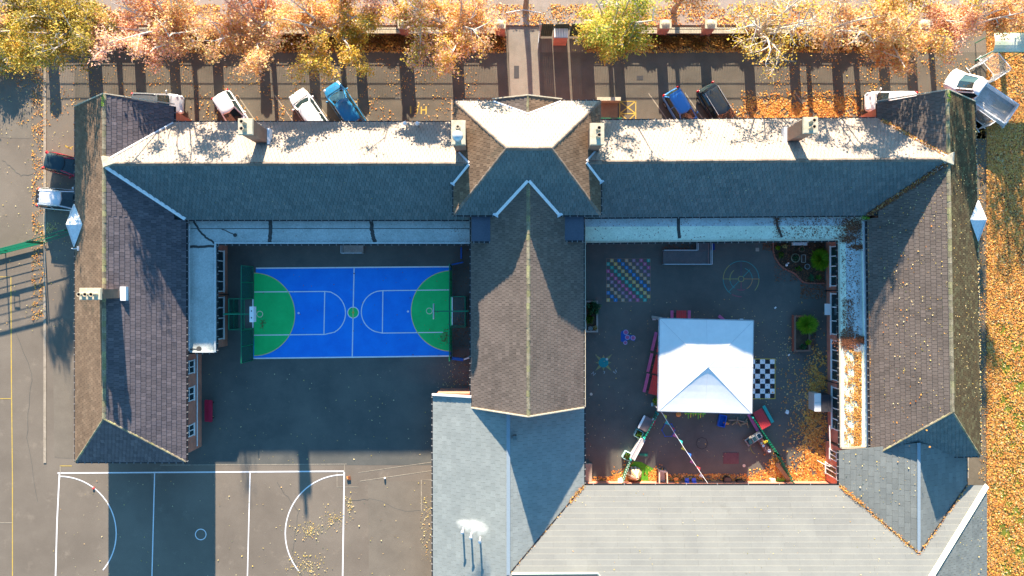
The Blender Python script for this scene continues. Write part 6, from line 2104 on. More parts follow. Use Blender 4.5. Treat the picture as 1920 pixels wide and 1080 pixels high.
# storage chest
sc_ = thing('storage_chest', 'brown chest with rounded pale edge lid beside the green picket fence', 'chest', (*G(1208, 792), 0), R(-27))
b = MB(); b.prism(capsule(.85, 1.15), 0, .6); b.build('box', mat('chest_dark', (.06, .06, .075)), sc_, local=True)
b = MB(); b.prism(capsule(.9, 1.2), .602, .66); o = b.build('lid', mat('chest_lid', (.17, .13, .13), (.2, .15, .15), scale=2, rough=.35), sc_, local=True)
b = MB(); b.prism([(x * .2 - .40, y) for x, y in capsule(.9, 1.2)], .662, .69); b.build('lid_edge', WHITE, sc_, local=True)
rs = thing('striped_mat', 'small red and white striped board leaning on the green picket fence', 'board', (*G(1222, 791), 0), R(-30))
b = MB(); b.obox((0, 0, .5), (.22, .6, .05), 0); b.build('red_board', mat('board_red', (.55, .03, .08)), rs, local=True)
b = MB(); b.obox((-.17, .05, .52), (.1, .65, .05), 0); b.build('white_board', WHITE, rs, local=True)
b = MB(); b.box(-.03, .03, -.25, -.2, 0, .5); b.box(-.03, .03, .2, .25, 0, .5); b.build('leg', PLASTIC_BLACK, rs, local=True)

# blue ring toy
rt = thing('climbing_ring', 'blue hexagonal tube ring lying on the courtyard below the canopy', 'play ring', (*G(1252.5, 806), 0))
c = G(1252.5, 806)
pts = [(c[0] + .55 * math.cos(R(a)), c[1] + .6 * math.sin(R(a)), .1 + .05 * (a % 120 == 0)) for a in range(0, 361, 60)]
b = MB(); b.tube(pts, .035, 8); b.build('tube', BLUE_PAD, rt)
b = MB()
for a in range(0, 360, 60): b.ball((c[0] + .55 * math.cos(R(a)), c[1] + .6 * math.sin(R(a)), .12), .06, n=8, k2=5)
b.build('joint', BLUE_SEAT, rt)
hx_ = MB(); hx_.strip([(G(1316, 831)[0] + .5 * math.cos(R(a)), G(1316, 831)[1] + .5 * math.sin(R(a))) for a in range(0, 361, 45)], .05, .010)
o = hx_.build('painted_ring', mat('faint_black', (.03, .03, .03)), None); o['label'] = 'thin black octagon drawn on the courtyard floor'; o['category'] = 'ground marking'
bmat_ = thing('rubber_mat', 'dark maroon rubber mat lying flat on the courtyard', 'mat', (*G(1370.5, 859), 0))
b = MB(); b.box(G(1356, 0)[0], G(1385, 0)[0], G(0, 869.5)[1], G(0, 848.5)[1], .006, .035); b.build('mat', mat('maroon', (.13, .055, .065), (.16, .075, .08), scale=5, amt=.25), bmat_)
b = MB(); b.lathe((*G(1395, 873), 0), [(.13, .006), (.13, .02)], 14); o = b.build('stepping_disc', CARD, None); o['label'] = 'small pale disc on the floor right of the maroon mat'; o['category'] = 'disc'
b = MB(); b.lathe((*G(1108.5, 739), 0), [(.12, .006), (.12, .02)], 14); o = b.build('stepping_disc', CARD, None); o['label'] = 'small pale disc on the floor below the painted compass'; o['category'] = 'disc'

# rope with flags
rp_ = thing('bunting_line', 'white rope of small coloured flags from canopy to bottom wall', 'bunting', (*G(1285, 840), 0))
A, C = P(1240, 772, 2.4), P(1328, 908, 2.5)
pts = []
for i in range(15):
    t_ = i / 14; p = A + (C - A) * t_; p.z -= .5 * math.sin(math.pi * t_); pts.append(p)
b = MB(); b.tube(pts, .022, 5); b.build('rope', WHITE, rp_)
fc = [YELLOW_P, TEAL_P, RED_SEAT, PINK_SEAT, TEAL_P, YELLOW_P, BLUE_SEAT, PINK_SEAT, RED_SEAT, WHITE]
for i in range(10):
    t_ = (i + .8) / 11; p = A + (C - A) * t_; p.z -= .5 * math.sin(math.pi * t_)
    d = (C - A).normalized()
    b = MB(); b.face([tuple(p - d * .26), tuple(p + d * .26), tuple(p + Vector((-.26 if i % 2 else .24, -.06 if i % 2 else .06, -.16)))]); b.build('flag', fc[i], rp_)

# turf patch, wicker tent, frame
turf = sheet('turf_patch', [G(*p) for p in ((1166, 905), (1168, 884), (1175, 872), (1188, 865), (1202, 866), (1222, 877), (1231, 882), (1232, 905))], .012, TURF)
wk = thing('wicker_tepee', 'tan wicker tepee standing on the green turf patch', 'play tepee', (*G(1189, 887), 0))
c = G(1189, 888)
for k in range(22):
    a = 2 * math.pi * k / 22
    b = MB(); b.bar((c[0] + .62 * math.cos(a), c[1] + .62 * math.sin(a), .02), (c[0] + .06 * math.cos(a + .1), c[1] + .06 * math.sin(a + .1), 1.35 + .1 * (k % 3)), .15, .03, up=(math.cos(a), math.sin(a), .3)); b.build('cane', CARD if k % 2 else TIMBER, wk)
b = MB()
for z_, r_ in ((.3, .52), (.75, .34)): b.tube([(c[0] + r_ * math.cos(R(a)), c[1] + r_ * math.sin(R(a)), z_) for a in range(0, 361, 30)], .03, 5)
b.build('hoop', TIMBER, wk)
wf = thing('den_box', 'open cream timber box frame at the edge of the turf patch', 'frame', (*G(1240, 890), 0))
b = MB(); z_ = .9
c4 = [(1232, 877), (1246, 880), (1247, 905), (1232, 905)]
for i in range(4):
    A, C = G(*c4[i]), G(*c4[(i + 1) % 4]); b.bar((*A, z_), (*C, z_), .10, .08); b.bar((*A, 0), (*A, z_), .07, .07, up=(1, 0, 0))
b.build('frame', CARD, wf)
b = MB(); b.face([(*G(1233, 879), .2), (*G(1233, 904), .2), (*G(1246, 904), .2), (*G(1245, 881), .2)]); b.build('panel', TIMBER_GREY, wf)
wb2 = thing('white_block', 'white plaster block at the foot of the pale teal fence', 'block', (*G(1162, 903), 0))
b = MB(); b.prism([G(*p) for p in ((1157, 905), (1159, 897), (1165, 895), (1168, 905))], 0, .5); b.build('block', WHITE, wb2)
b = MB(); b.box(G(1097, 0)[0], G(1109, 0)[0], G(0, 905)[1], G(0, 868)[1], .006, .35); o = b.build('stone_trough', CONCRETE, None); o['label'] = 'long pale concrete block along the hall wall by the lower corner'; o['category'] = 'block'


# ---------- small chairs
def chair(px, py, rot, m, label, grp=None, leg=None):
    c = G(px, py)
    t = thing('child_chair', label, 'chair', (*c, 0), R(rot), grp)
    b = MB(); b.prism(capsule(.36, .36), .34, .38); b.build('seat', m, t, local=True)
    b = MB(); b.prism([(x, y * .25 - .17) for x, y in capsule(.36, .2)], .40, .66); b.build('backrest', m, t, local=True)
    for sx in (-1, 1):
        for sy in (-1, 1):
            b = MB(); b.bar((sx * .14, sy * .13, .34), (sx * .17, sy * .24, 0), .03, .03); b.build('leg', leg or METAL_LIGHT, t, local=True)


chair(1266, 897, 0, ORANGE_P, 'single orange child chair against the bottom wall', leg=ORANGE_P)
chair(1286, 898, 0, BLUE_SEAT, 'blue child chair nearest the orange chair', 'blue chairs by the wall')
chair(1299, 898, 5, BLUE_SEAT, 'blue child chair further from the orange chair', 'blue chairs by the wall')
for (x, y, w_, h_, lb) in ((1362, 899, .68, .62, 'larger black tub seat against the bottom wall'), (1386.5, 903, .75, .45, 'smaller black tub seat beside the larger one')):
    c = G(x, y); t = thing('tub_seat', lb, 'tub', (*c, 0), R(-8), 'black tub seats by the wall')
    b = MB(); b.prism(capsule(w_, h_), 0, .4); b.build('tub', PLASTIC_BLACK, t, local=True)
    b = MB(); b.prism(capsule(w_ * .85, h_ * .82), .402, .43); b.build('lid', mat('tub_lid', (.05, .055, .06), rough=.35), t, local=True)
b = MB(); c = G(1352.3, 788)
bx_ = thing('blue_crate', 'open blue crate under the lower canopy edge', 'crate', (*c, 0), R(-12))
b.box(-.27, .27, -.5, -.46, 0, .35); b.box(-.27, .27, .46, .5, 0, .35); b.box(-.3, -.26, -.5, .5, 0, .35); b.box(.26, .3, -.5, .5, 0, .35); b.build('side', BLUE_SEAT, bx_, local=True)
b = MB(); b.box(-.26, .26, -.46, .46, .01, .05); b.build('base', BLUE_PAD, bx_, local=True)
og = thing('orange_scoop', 'orange toy scoop lying beside the blue crate', 'toy', (*G(1361, 793), 0), R(-15))
b = MB(); b.ball((0, 0, .1), .28, .1, .1, 10, 6); b.build('toy_body', ORANGE_P, og, local=True, smooth=True)
ob = thing('orange_ball', 'orange ball under the lower canopy edge', 'ball', (*G(1271, 776), 0))
b = MB(); b.ball((0, 0, .2), .22, n=14, k2=8); b.build('ball_skin', ORANGE_P, ob, local=True, smooth=True)
lg = thing('log_pile', 'rough pile of brown branches under the canopy corner', 'log pile', (*G(1387, 790), 0))
for k in range(8):
    a = k * .7; x, y = G(1373 + k * 4, 787 + (k * 5) % 9)
    b = MB(); b.tube([(x - .35 * math.cos(a), y - .3 * math.sin(a), .08 + .04 * k % .12), (x + .35 * math.cos(a), y + .3 * math.sin(a), .12)], [.07, .05], 7); b.build('log', TIMBER if k % 2 else BARK, lg)
lr = thing('lime_rack', 'row of lime green sticks poking out below the canopy', 'rack', (*G(1297, 776), 0))
for k in range(8):
    x = 1283 + k * 4.6
    b = MB(); b.bar((*G(x, 772), .55), (*G(x + .5, 776 + (k * 7) % 9), .4), .05, .04); b.build('stick', LIME_P if k % 2 else YELLOW_P, lr)
b = MB(); b.bar((*G(1281, 773), .5), (*G(1320, 774), .5), .08, .08)
for x in (1283, 1318): b.bar((*G(x, 773), 0), (*G(x, 773), .5), .05, .05)
b.build('rail', LIME_P, lr)
wt = thing('water_table', 'timber play table with grey tubs beside the dark green fence', 'table', (*G(1410, 820), 0), R(33))
b = MB(); b.box(-.75, .75, -.32, .32, .42, .48); b.build('tabletop', TIMBER_GREY, wt, local=True)
for sx in (-1, 1):
    for sy in (-1, 1): b = MB(); b.box(sx * .68 - .03, sx * .68 + .03, sy * .26 - .03, sy * .26 + .03, 0, .42); b.build('leg', TIMBER, wt, local=True)
for (x, m_) in ((-.45, PLASTIC_BLACK), (.0, METAL_GREY), (.45, METAL_LIGHT)):
    tb = thing('wash_tub', {-.45: 'black', .0: 'dull grey', .45: 'bright grey'}[x] + ' tub set on the timber play table', 'tub', tuple(Vector((*G(1410, 820), 0)) + Matrix.Rotation(R(33), 3, 'Z') @ Vector((x, 0, .48))), R(33))
    b = MB(); b.box(-.19, .19, -.22, .22, .0, .16); b.build('tub', m_, tb, local=True)
    b = MB(); b.box(-.15, .15, -.18, .18, .162, .17); b.build('water', GLASS, tb, local=True)
kt = thing('mud_kitchen', 'low brown play kitchen shelf along the dark green fence', 'shelf', (*G(1430, 834), 0), R(-56))
b = MB(); b.box(-.75, .75, -.22, .22, .4, .45); b.box(-.75, .75, -.22, .22, .1, .14); b.build('shelf', mat('maroon_wood', (.18, .09, .08), (.24, .12, .1), scale=3), kt, local=True)
for sx in (-1, 1): b = MB(); b.box(sx * .72 - .03, sx * .72 + .03, -.22, .22, 0, .395); b.build('side', TIMBER, kt, local=True)
for (x, y, r_, m_, lb) in ((1423.5, 828.5, .1, CARD, 'small cream bowl on the play kitchen'), (1427, 833, .11, WHITE, 'white square-ish bowl in the middle of the play kitchen'), (1438, 842.5, .15, WHITE, 'largest white bowl at the lower end of the play kitchen')):
    t = thing('play_bowl', lb, 'bowl', (*G(x, y), .45)); b = MB(); b.lathe((0, 0, 0), [(r_ * .6, 0), (r_, .08), (r_ * .9, .08), (r_ * .5, .02)], 14); b.build('bowl_body', m_, t, local=True, smooth=True)
yt_ = thing('yellow_toy', 'bright yellow toy at the top of the play kitchen', 'toy', (*G(1431, 826), .45)); b = MB(); b.obox((0, 0, .06), (.3, .18, .12), .3); b.ball((.1, .05, .14), .08); b.build('toy_body', YELLOW_P, yt_, local=True)
hr = MB(); hr.strip([(G(1418, 835)[0] + .5 * math.cos(R(a)), G(1418, 835)[1] + .75 * math.sin(R(a))) for a in range(110, 270, 15)], .04, .011)
o = hr.build('yellow_hose', mat('dull_yellow', (.32, .30, .06)), None); o['label'] = 'thin yellow curved line drawn beside the play kitchen'; o['category'] = 'ground marking'
pk = thing('timber_plank', 'tan plank leaning along the lower green fence', 'plank', (*G(1468, 885), 0))
b = MB(); b.bar((*G(1452, 866), .5), (*G(1476, 898), .3), .32, .04); b.build('plank_board', TIMBER, pk)
b = MB(); b.bar((*G(1456, 872), 0), (*G(1456, 872), .46), .05, .05); b.bar((*G(1472, 893), 0), (*G(1472, 893), .3), .05, .05); b.build('leg', TIMBER, pk)
gd = thing('green_dish_rack', 'bright green plastic rack by the bottom wall in the leaves', 'rack', (*G(1461, 901), 0))
b = MB(); b.prism([G(*p) for p in ((1451, 905), (1455, 899), (1468, 899), (1472, 905))], .1, .16); b.build('tray', LIME_P, gd)
for k in range(4):
    b = MB(); b.bar((*G(1456 + k * 4, 901), .16), (*G(1455 + k * 4.2, 893 + (k % 2) * 2), .45), .04, .04); b.build('prong', LIME_P, gd)
b = MB(); b.box(G(1456, 0)[0], G(1468, 0)[0], G(0, 904)[1], G(0, 900)[1], 0, .098); b.build('foot', GREEN_METAL, gd)
pkst = thing('post_stump', 'square cream post stump left of the green rack', 'stump', (*G(1446, 902), 0))
b = MB(); b.box(G(1441.5, 0)[0], G(1451, 0)[0], G(0, 906)[1], G(0, 896)[1], 0, .4); b.build('block', CARD, pkst)
wc = thing('white_carton', 'small crumpled white carton on the courtyard floor', 'carton', (*G(1475, 773.5), 0), R(-25))
b = MB(); b.box(-.13, .13, -.1, .1, .006, .12); b.build('box', WHITE, wc, local=True)
b = MB(); b.box(-.13, .13, .11, .22, .006, .02); b.build('flap', WHITE, wc, local=True)
for (x, y, lb) in ((1453.5, 577, 'white paper scrap above the spiky planter'), (1479, 665.5, 'white paper scrap below the spiky planter')):
    b = MB(); b.obox((*G(x, y), .03), (.18, .12, .04), .7); o = b.build('paper_scrap', WHITE, None); o['label'] = lb; o['category'] = 'paper'
gm = thing('green_rake', 'teal plastic rake lying on the floor right of the grey trough', 'rake', (*G(1203, 852), 0))
b = MB(); b.bar((*G(1192, 852), .05), (*G(1214, 853), .05), .05, .04)
for k in range(7): b.bar((*G(1200 + k * 2.2, 849.5), .05), (*G(1201 + k * 2.2, 855.5), .05), .03, .03)
b.build('rake_head', mat('rake_teal', (.02, .35, .25)), gm)
bush('yellow_shrub', 'small lime shrub at the canopy leg corner', 1228, 752, 0, .28, .45, .4, 260, LEAF_BRIGHT, .12)
sl = thing('timber_sleeper', 'short weathered sleeper lying at the upper canopy corner', 'sleeper', (*G(1229, 595), 0))
b = MB(); b.bar((*G(1221, 594), .1), (*G(1240, 597), .1), .22, .18); b.build('beam', TIMBER_GREY, sl)

# ================================================================== TREES
def tree(name, label, px, lean, r_, zc, zr, n_leaf, mats_, seed, sparse=False, y0=20.8, cat='tree', size=.155, th=.22, twigs=1.0, low=0.0):
    """trunk foot at ground pixel px on the border; crown centre leans by lean (x, y) metres; radius r_, crown centre height zc, half height zr"""
    rs = random.Random(seed)
    g = np.random.default_rng(seed)
    x0 = G(px, 0)[0]
    t = thing(name, label, cat, (x0, y0, 0), 0, 'autumn trees along the street wall')
    base = Vector((x0, y0, 0))
    fork = Vector((x0 + lean[0] * .25, y0 + lean[1] * .25, rs.uniform(2.3, 2.9) if zc > 4 else .7))
    b = MB(); b.tube([base, base.lerp(fork, .5) + Vector((.06, .03, 0)), fork], [th * 1.25, th, th * .85], 9); trunk = b.build('trunk', BARK, t)
    cen_ = Vector((x0 + lean[0], y0 + lean[1], zc))
    tips = []
    lb, tb = MB(), MB()
    nl = rs.randint(6, 8)
    for i in range(nl):
        a = 2 * math.pi * (i + rs.random() * .6) / nl
        up = rs.uniform(-.35, .85)
        rad_ = r_ * rs.uniform(.50, .75) * math.sqrt(max(.15, 1 - up * up * .8))
        end = cen_ + Vector((math.cos(a) * rad_, math.sin(a) * rad_, up * zr))
        mid = fork.lerp(end, .45) + Vector((rs.uniform(-.3, .3), rs.uniform(-.3, .3), rs.uniform(.1, .6)))
        lb.tube([fork, mid, end], [th * .55, th * .33, th * .14], 6)
        for j in range(rs.randint(6, 8)):
            f = rs.uniform(.3, 1.0)
            s = (fork.lerp(mid, f * 2) if f < .5 else mid.lerp(end, f * 2 - 1))
            d = Vector((rs.gauss(0, 1), rs.gauss(0, 1), rs.gauss(.15, .6))); d.normalize()
            d = (d + (s - cen_).normalized() * .6).normalized()
            e = s + d * r_ * rs.uniform(.22, .48)
            m2 = s.lerp(e, .5) + Vector((rs.uniform(-.12, .12), rs.uniform(-.12, .12), rs.uniform(0, .15)))
            lb.tube([s, m2, e], [.05, .035, .018], 4, caps=False)
            tips.append(e); tips.append(m2)
            for k in range(int(rs.randint(4, 7) * twigs)):
                s2_ = m2.lerp(e, rs.random())
                d2 = Vector((rs.gauss(0, 1), rs.gauss(0, 1), rs.gauss(.1, .6))).normalized()
                d2 = (d2 + (s2_ - cen_).normalized() * .5).normalized()
                e2 = s2_ + d2 * rs.uniform(.35, .95)
                m3 = s2_.lerp(e2, .5) + Vector((rs.uniform(-.08, .08), rs.uniform(-.08, .08), rs.uniform(-.03, .08)))
                tb.tube([s2_, m3, e2], [.022, .016, .008], 3, caps=False)
                tips.append(e2); tips.append(m3)
    lb.build('limbs', TWIG, trunk, kind='stuff')
    tb.build('twigs', TWIG, trunk, kind='stuff')
    T = np.array([tuple(p) for p in tips])
    per_ = n_leaf // len(mats_)
    for q, m_ in enumerate(mats_):
        # each colour keeps mostly to its own side of the crown
        idx = np.arange(len(T))
        if len(mats_) > 1:
            ang = np.arctan2(T[:, 1] - cen_.y, T[:, 0] - cen_.x)
            side = np.cos(ang - (q * math.pi + seed))
            w = np.clip(.5 + .6 * side, .06, 1)
        else: w = np.ones(len(T))
        clump = g.random(len(T)) ** (1.4 if sparse else .7) + .03
        hgt = np.clip(1.15 - .55 * (T[:, 2] - zc) / zr, .25, 1.6)
        w = w * clump * hgt; w /= w.sum()
        pick = g.choice(idx, per_, p=w)
        C = T[pick] + g.normal(size=(per_, 3)) * np.array([[.27, .27, .2]])
        C = C[(C[:, 2] > min(3.7, zc - .8)) | (g.random(len(C)) < .06)]
        tone = np.clip(g.random(len(T))[g.choice(len(T), len(C))] * .3 + g.random(len(C)) * .75, 0, 1)
        quads_object('crown', leaf_quads(C, size, 1.0, lean=(0, .75, .5)), m_, t, rnd=tone)
    return t


TREES = [
    ('maple_tree', 'yellow and olive tree with bare grey twigs at the far corner of the yard', 168, (-.8, .6), 3.7, 6.0, 2.6, 9500, [LEAF_YELLOW, LEAF_OLIVE], 11, False),
    ('maple_tree', 'dull olive tree hanging low over the parked silver estate', 222, (-.3, -.4), 3.7, 5.4, 2.2, 6500, [LEAF_OLIVE], 12, False),
    ('maple_tree', 'broad orange-pink tree above the white hatchback', 362, (-.2, .5), 4.9, 6.6, 3.0, 13000, [LEAF_ORANGE, LEAF_PINK], 13, False),
    ('maple_tree', 'salmon orange tree above the white car parked nose out', 510, (.2, .9), 4.4, 6.8, 3.0, 10500, [LEAF_PINK, LEAF_ORANGE], 14, False),
    ('maple_tree', 'golden orange tree above the blue car by the wall pier', 640, (.2, .4), 4.3, 6.3, 2.8, 11000, [LEAF_ORANGE, LEAF_YELLOW], 15, False),
    ('maple_tree', 'orange and yellow tree just left of the entrance path', 862, (-.5, .6), 4.3, 6.2, 2.8, 10500, [LEAF_YELLOW, LEAF_ORANGE, LEAF_PINK], 16, False),
    ('maple_tree', 'lime green tree just right of the entrance path', 1142, (-.4, .7), 4.0, 6.6, 3.0, 8000, [LEAF_LIME, LEAF_LIME, LEAF_YELLOW], 17, False),
    ('maple_tree', 'small orange treetop behind the lime green tree', 1262, (.2, 2.6), 2.6, 6.0, 2.2, 3600, [LEAF_ORANGE], 18, False),
    ('maple_tree', 'nearly bare tree with pale twigs above the black estate', 1400, (.1, .4), 4.2, 6.2, 2.8, 2600, [LEAF_YELLOW], 19, True),
    ('maple_tree', 'yellow-orange tree between the bare tree and the pickup truck', 1602, (.3, .5), 4.5, 6.4, 3.0, 11500, [LEAF_YELLOW, LEAF_ORANGE], 20, False),
    ('maple_tree', 'bare-twigged orange tree crowding against the yellow-orange tree', 1512, (.0, .8), 3.3, 6.4, 2.6, 3600, [LEAF_ORANGE], 21, True),
    ('maple_tree', 'pink-orange tree overhanging the pickup truck cab', 1745, (.1, 1.2), 4.3, 6.4, 2.8, 11500, [LEAF_PINK, LEAF_ORANGE], 22, False),
    ('maple_tree', 'thin pinkish tree in the street corner by the shelter', 1868, (.9, 2.4), 2.5, 4.6, 1.7, 1700, [LEAF_PINK], 23, True),
    ('maple_tree', 'pale yellow tree cut by the picture corner over the yard', 22, (-.8, .6), 3.2, 1.0, .8, 4500, [LEAF_YELLOW], 24, False),
    ('maple_tree', 'pink topped tree behind the entrance side of the street wall', 745, (.4, 2.9), 3.6, 6.6, 2.6, 6000, [LEAF_PINK], 25, True),
    ('maple_tree', 'small reddish tree tip hanging over the top of the entrance path', 985, (.0, 5.4), 2.3, 6.0, 2.0, 2000, [LEAF_ORANGE], 26, True),
]
for (nm, lb_, px, lean, r_, zc, zr, nlf, ms, sd, sp) in TREES:
    yb = 20.8
    if lean[1] > 2: yb = 23.5; lean = (lean[0], lean[1] - 2.2)
    if yb < 22: lean = (lean[0], lean[1] - 1.15)
    tr_ = tree(nm, lb_, px, lean, r_ * 1.06, zc + .7, zr * 1.12, int(nlf * (2.2 if not sp else 1.5)), ms, sd, sp, y0=yb, twigs=1.5 if sp else 1.0)
    if zc < 3: tr_.scale = (1, 1, .45)


def hedge(label, x0, x1, n, m_, h=.5):
    a, c = G(x0, 0)[0], G(x1, 0)[0]
    t = thing('beech_hedge', label, 'hedge', ((a + c) / 2, 20.8, 0))
    C = np.column_stack([a + (c - a) * rng.random(n), 20.35 + .95 * rng.random(n), h * (.25 + .75 * rng.random(n))])
    C[:, 1] += .15 * np.sin(C[:, 0] * 3.1); C[:, 2] += .10 * np.sin(C[:, 0] * 2.3)
    quads_object('foliage', leaf_quads(C, .13, 1), m_, t)
    b = MB()
    k = int((c - a) / .45)
    for i in range(k):
        x = a + (c - a) * (i + .5) / k; b.tube([(x, 20.8, 0), (x + .05, 20.85, h * .9)], [.02, .01], 4)
    b.build('stems', BARK, t, kind='stuff')


hedge('rusty brown beech hedge along the wall below the lime green tree', 1105, 1322, 8500, HEDGE)
hedge('rusty brown beech hedge along the wall below the bare tree', 1330, 1690, 12000, HEDGE)
hedge('dark leafy hedge under the orange trees on the court side of the wall', 300, 945, 14000, HEDGE, .45)

# ================================================================== LEAF LITTER
def litter(name, pts3, size, m, flat=.35, label=None, parent=None):
    C = np.array(pts3)
    C[:, 2] += .015 + rng.random(len(C)) * .03
    o = quads_object(name, leaf_quads(C, size, flat), m, parent, kind='stuff')
    return o


def in_rect(n, x0, y0, x1, y1, z=0, fx=None, fy=None):
    X = x0 + (x1 - x0) * (rng.random(n) if fx is None else fx(rng.random(n)))
    Y = y0 + (y1 - y0) * (rng.random(n) if fy is None else fy(rng.random(n)))
    k = (CAM_H - z) / F
    return np.column_stack([(X - 960) * k, (540 - Y) * k, np.full(n, z)])


def blob(n, x, y, sx, sy, z=0):
    k = (CAM_H - z) / F
    X = rng.normal(x, sx, n); Y = rng.normal(y, sy, n)
    return np.column_stack([(X - 960) * k, (540 - Y) * k, np.full(n, z)])


def clumped(P_, scale, thr, seed=0):
    """thin out by a smooth pseudo-noise so that drifts have gaps"""
    x, y = P_[:, 0] / scale, P_[:, 1] / scale
    s = np.sin(x * 1.7 + seed) * np.cos(y * 2.3 - seed) + np.sin(x * 3.9 + y * 2.9 + seed) * .6 + np.sin(y * 7.1 - x * 5.3) * .4
    return P_[s + rng.normal(size=len(s)) * .5 > thr]


# lawn
A_ = in_rect(85000, 1853, -20, 1990, 1120, 0, fy=lambda r: r ** 1.25)
litter('fallen_leaves', clumped(A_, 1.3, -.55, 1), .135, LITTER)
litter('fallen_leaves', clumped(in_rect(16000, 1852, 100, 1990, 1120, 0), 1.0, .1, 3), .12, LITTER_YELLOW)
litter('fallen_leaves', in_rect(15000, 1853, 60, 1990, 600, 0, fy=lambda r: r ** 1.2), .13, LITTER)
litter('fallen_leaves', in_rect(9000, 1850, 30, 1878, 1080, 0, fx=lambda r: r ** 1.5), .13, LITTER)
litter('fallen_leaves', in_rect(1500, 1835, 150, 1855, 900, 0), .09, LITTER)
# car park drift, border, street
litter('fallen_leaves', clumped(np.vstack([blob(2600, 1440, 206, 26, 11), blob(2400, 1500, 212, 30, 11), blob(2200, 1555, 204, 24, 12), in_rect(1500, 1390, 170, 1610, 235)]), .7, -.45, 2), .13, LITTER)
litter('fallen_leaves', in_rect(9000, 1095, 60, 1760, 99, 0), .13, LITTER)
litter('fallen_leaves', in_rect(9000, 250, 60, 948, 99, 0), .13, LITTER)
litter('fallen_leaves', clumped(in_rect(18000, 0, 8, 1920, 48, .11), 1.4, -.35, 5), .13, LITTER)
litter('fallen_leaves', clumped(in_rect(5200, 30, 110, 900, 235, 0), 1.8, .25, 7), .10, LITTER)
litter('fallen_leaves', clumped(in_rect(2500, 1420, 110, 1830, 200, 0), 1.8, .1, 7), .10, LITTER)
litter('fallen_leaves', clumped(in_rect(2600, 60, 100, 86, 600, 0), 1.2, -.2, 7), .10, LITTER)
litter('fallen_leaves', clumped(in_rect(900, 0, 110, 140, 620, 0), 1.2, .3, 9), .08, LITTER_YELLOW)
litter('fallen_leaves', blob(160, 92, 430, 10, 8), .09, LITTER_YELLOW)
# yard
litter('fallen_leaves', np.vstack([blob(170, 582, 994, 14, 7), blob(130, 625, 975, 12, 9), blob(230, 575, 1060, 18, 12), blob(70, 656, 945, 5, 12), in_rect(180, 100, 900, 808, 1080), in_rect(160, 788, 930, 811, 1050),
                                   in_rect(120, 380, 690, 808, 870)]), .085, LITTER_YELLOW)
# courts
litter('fallen_leaves', np.vstack([blob(150, 835, 632, 5, 8), blob(160, 862, 610, 8, 12), in_rect(350, 848, 610, 880, 740, 0), in_rect(160, 848, 460, 882, 600), in_rect(70, 480, 500, 848, 670, .02), blob(60, 493, 607, 3, 6)]), .075, LITTER_DARK)
litter('fallen_leaves', np.vstack([in_rect(420, 1100, 560, 1545, 860), in_rect(120, 1380, 600, 1500, 760), blob(70, 1478, 648, 10, 8), in_rect(90, 820, 680, 880, 740)]), .075, LITTER_YELLOW)
litter('fallen_leaves', np.vstack([clumped(blob(1900, 1532, 715, 11, 30), .8, -.5, 2), clumped(np.vstack([blob(2300, 1526, 800, 13, 26), blob(3000, 1527, 866, 15, 22)]), .7, -.7, 2), blob(420, 1500, 780, 18, 70)]), .125, LITTER)
litter('fallen_leaves', np.vstack([clumped(np.vstack([blob(1500, 1432, 898, 16, 7), blob(1300, 1480, 895, 22, 9), blob(900, 1530, 900, 20, 6), blob(500, 1452, 875, 8, 10)]), .7, -.7, 3), in_rect(900, 1245, 888, 1400, 905), blob(700, 1230, 893, 7, 7, 0), blob(500, 1178, 890, 8, 8), blob(180, 1155, 896, 5, 6), in_rect(250, 1100, 893, 1165, 905)]), .12, LITTER)
litter('fallen_leaves', np.vstack([in_rect(800, 1452, 458, 1545, 528, .05), in_rect(500, 1500, 525, 1550, 560), in_rect(160, 1518, 600, 1530, 660), in_rect(200, 1430, 452, 1455, 470), in_rect(120, 1245, 453, 1303, 469)]), .09, LITTER_DARK)
# flat corridor roof
zf = ZF + .02
litter('roof_leaves', clumped(in_rect(3000, 1583, 655, 1614, 838, zf), .5, -.1, 6), .10, LITTER, parent=crr)
litter('roof_leaves', clumped(in_rect(3400, 1601, 660, 1615, 838, zf), .6, -.5, 2), .10, LITTER, parent=crr)
litter('roof_leaves', np.vstack([in_rect(900, 1577, 460, 1612, 655, zf), blob(1500, 1590, 640, 11, 8, zf), blob(900, 1615, 637, 6, 3, zf), blob(1500, 1597, 425, 11, 9, zf), blob(700, 1590, 448, 12, 5, zf), blob(500, 1608, 463, 8, 3, zf),
                                 in_rect(900, 1450, 408, 1590, 447, zf), in_rect(250, 1100, 410, 1450, 450, zf), blob(120, 1456, 418, 3, 10, zf), in_rect(900, 1580, 560, 1600, 660, zf)]), .075, LITTER_DARK, parent=crr)
litter('roof_leaves', np.vstack([in_rect(160, 355, 415, 880, 455, zf), blob(90, 850, 425, 18, 8, zf), blob(30, 870, 450, 8, 4, zf)]), .05, LITTER_DARK, parent=clr)


def on_plane(P_, pl):
    P_ = P_.copy(); a, b_, c_ = pl
    P_[:, 2] = a * P_[:, 0] + b_ * P_[:, 1] + c_ + .03
    return P_


def world_rect(n, x0, y0, x1, y1, fx=None): 
    return np.column_stack([x0 + (x1 - x0) * (rng.random(n) if fx is None else fx(rng.random(n))), y0 + (y1 - y0) * rng.random(n), np.zeros(n)])


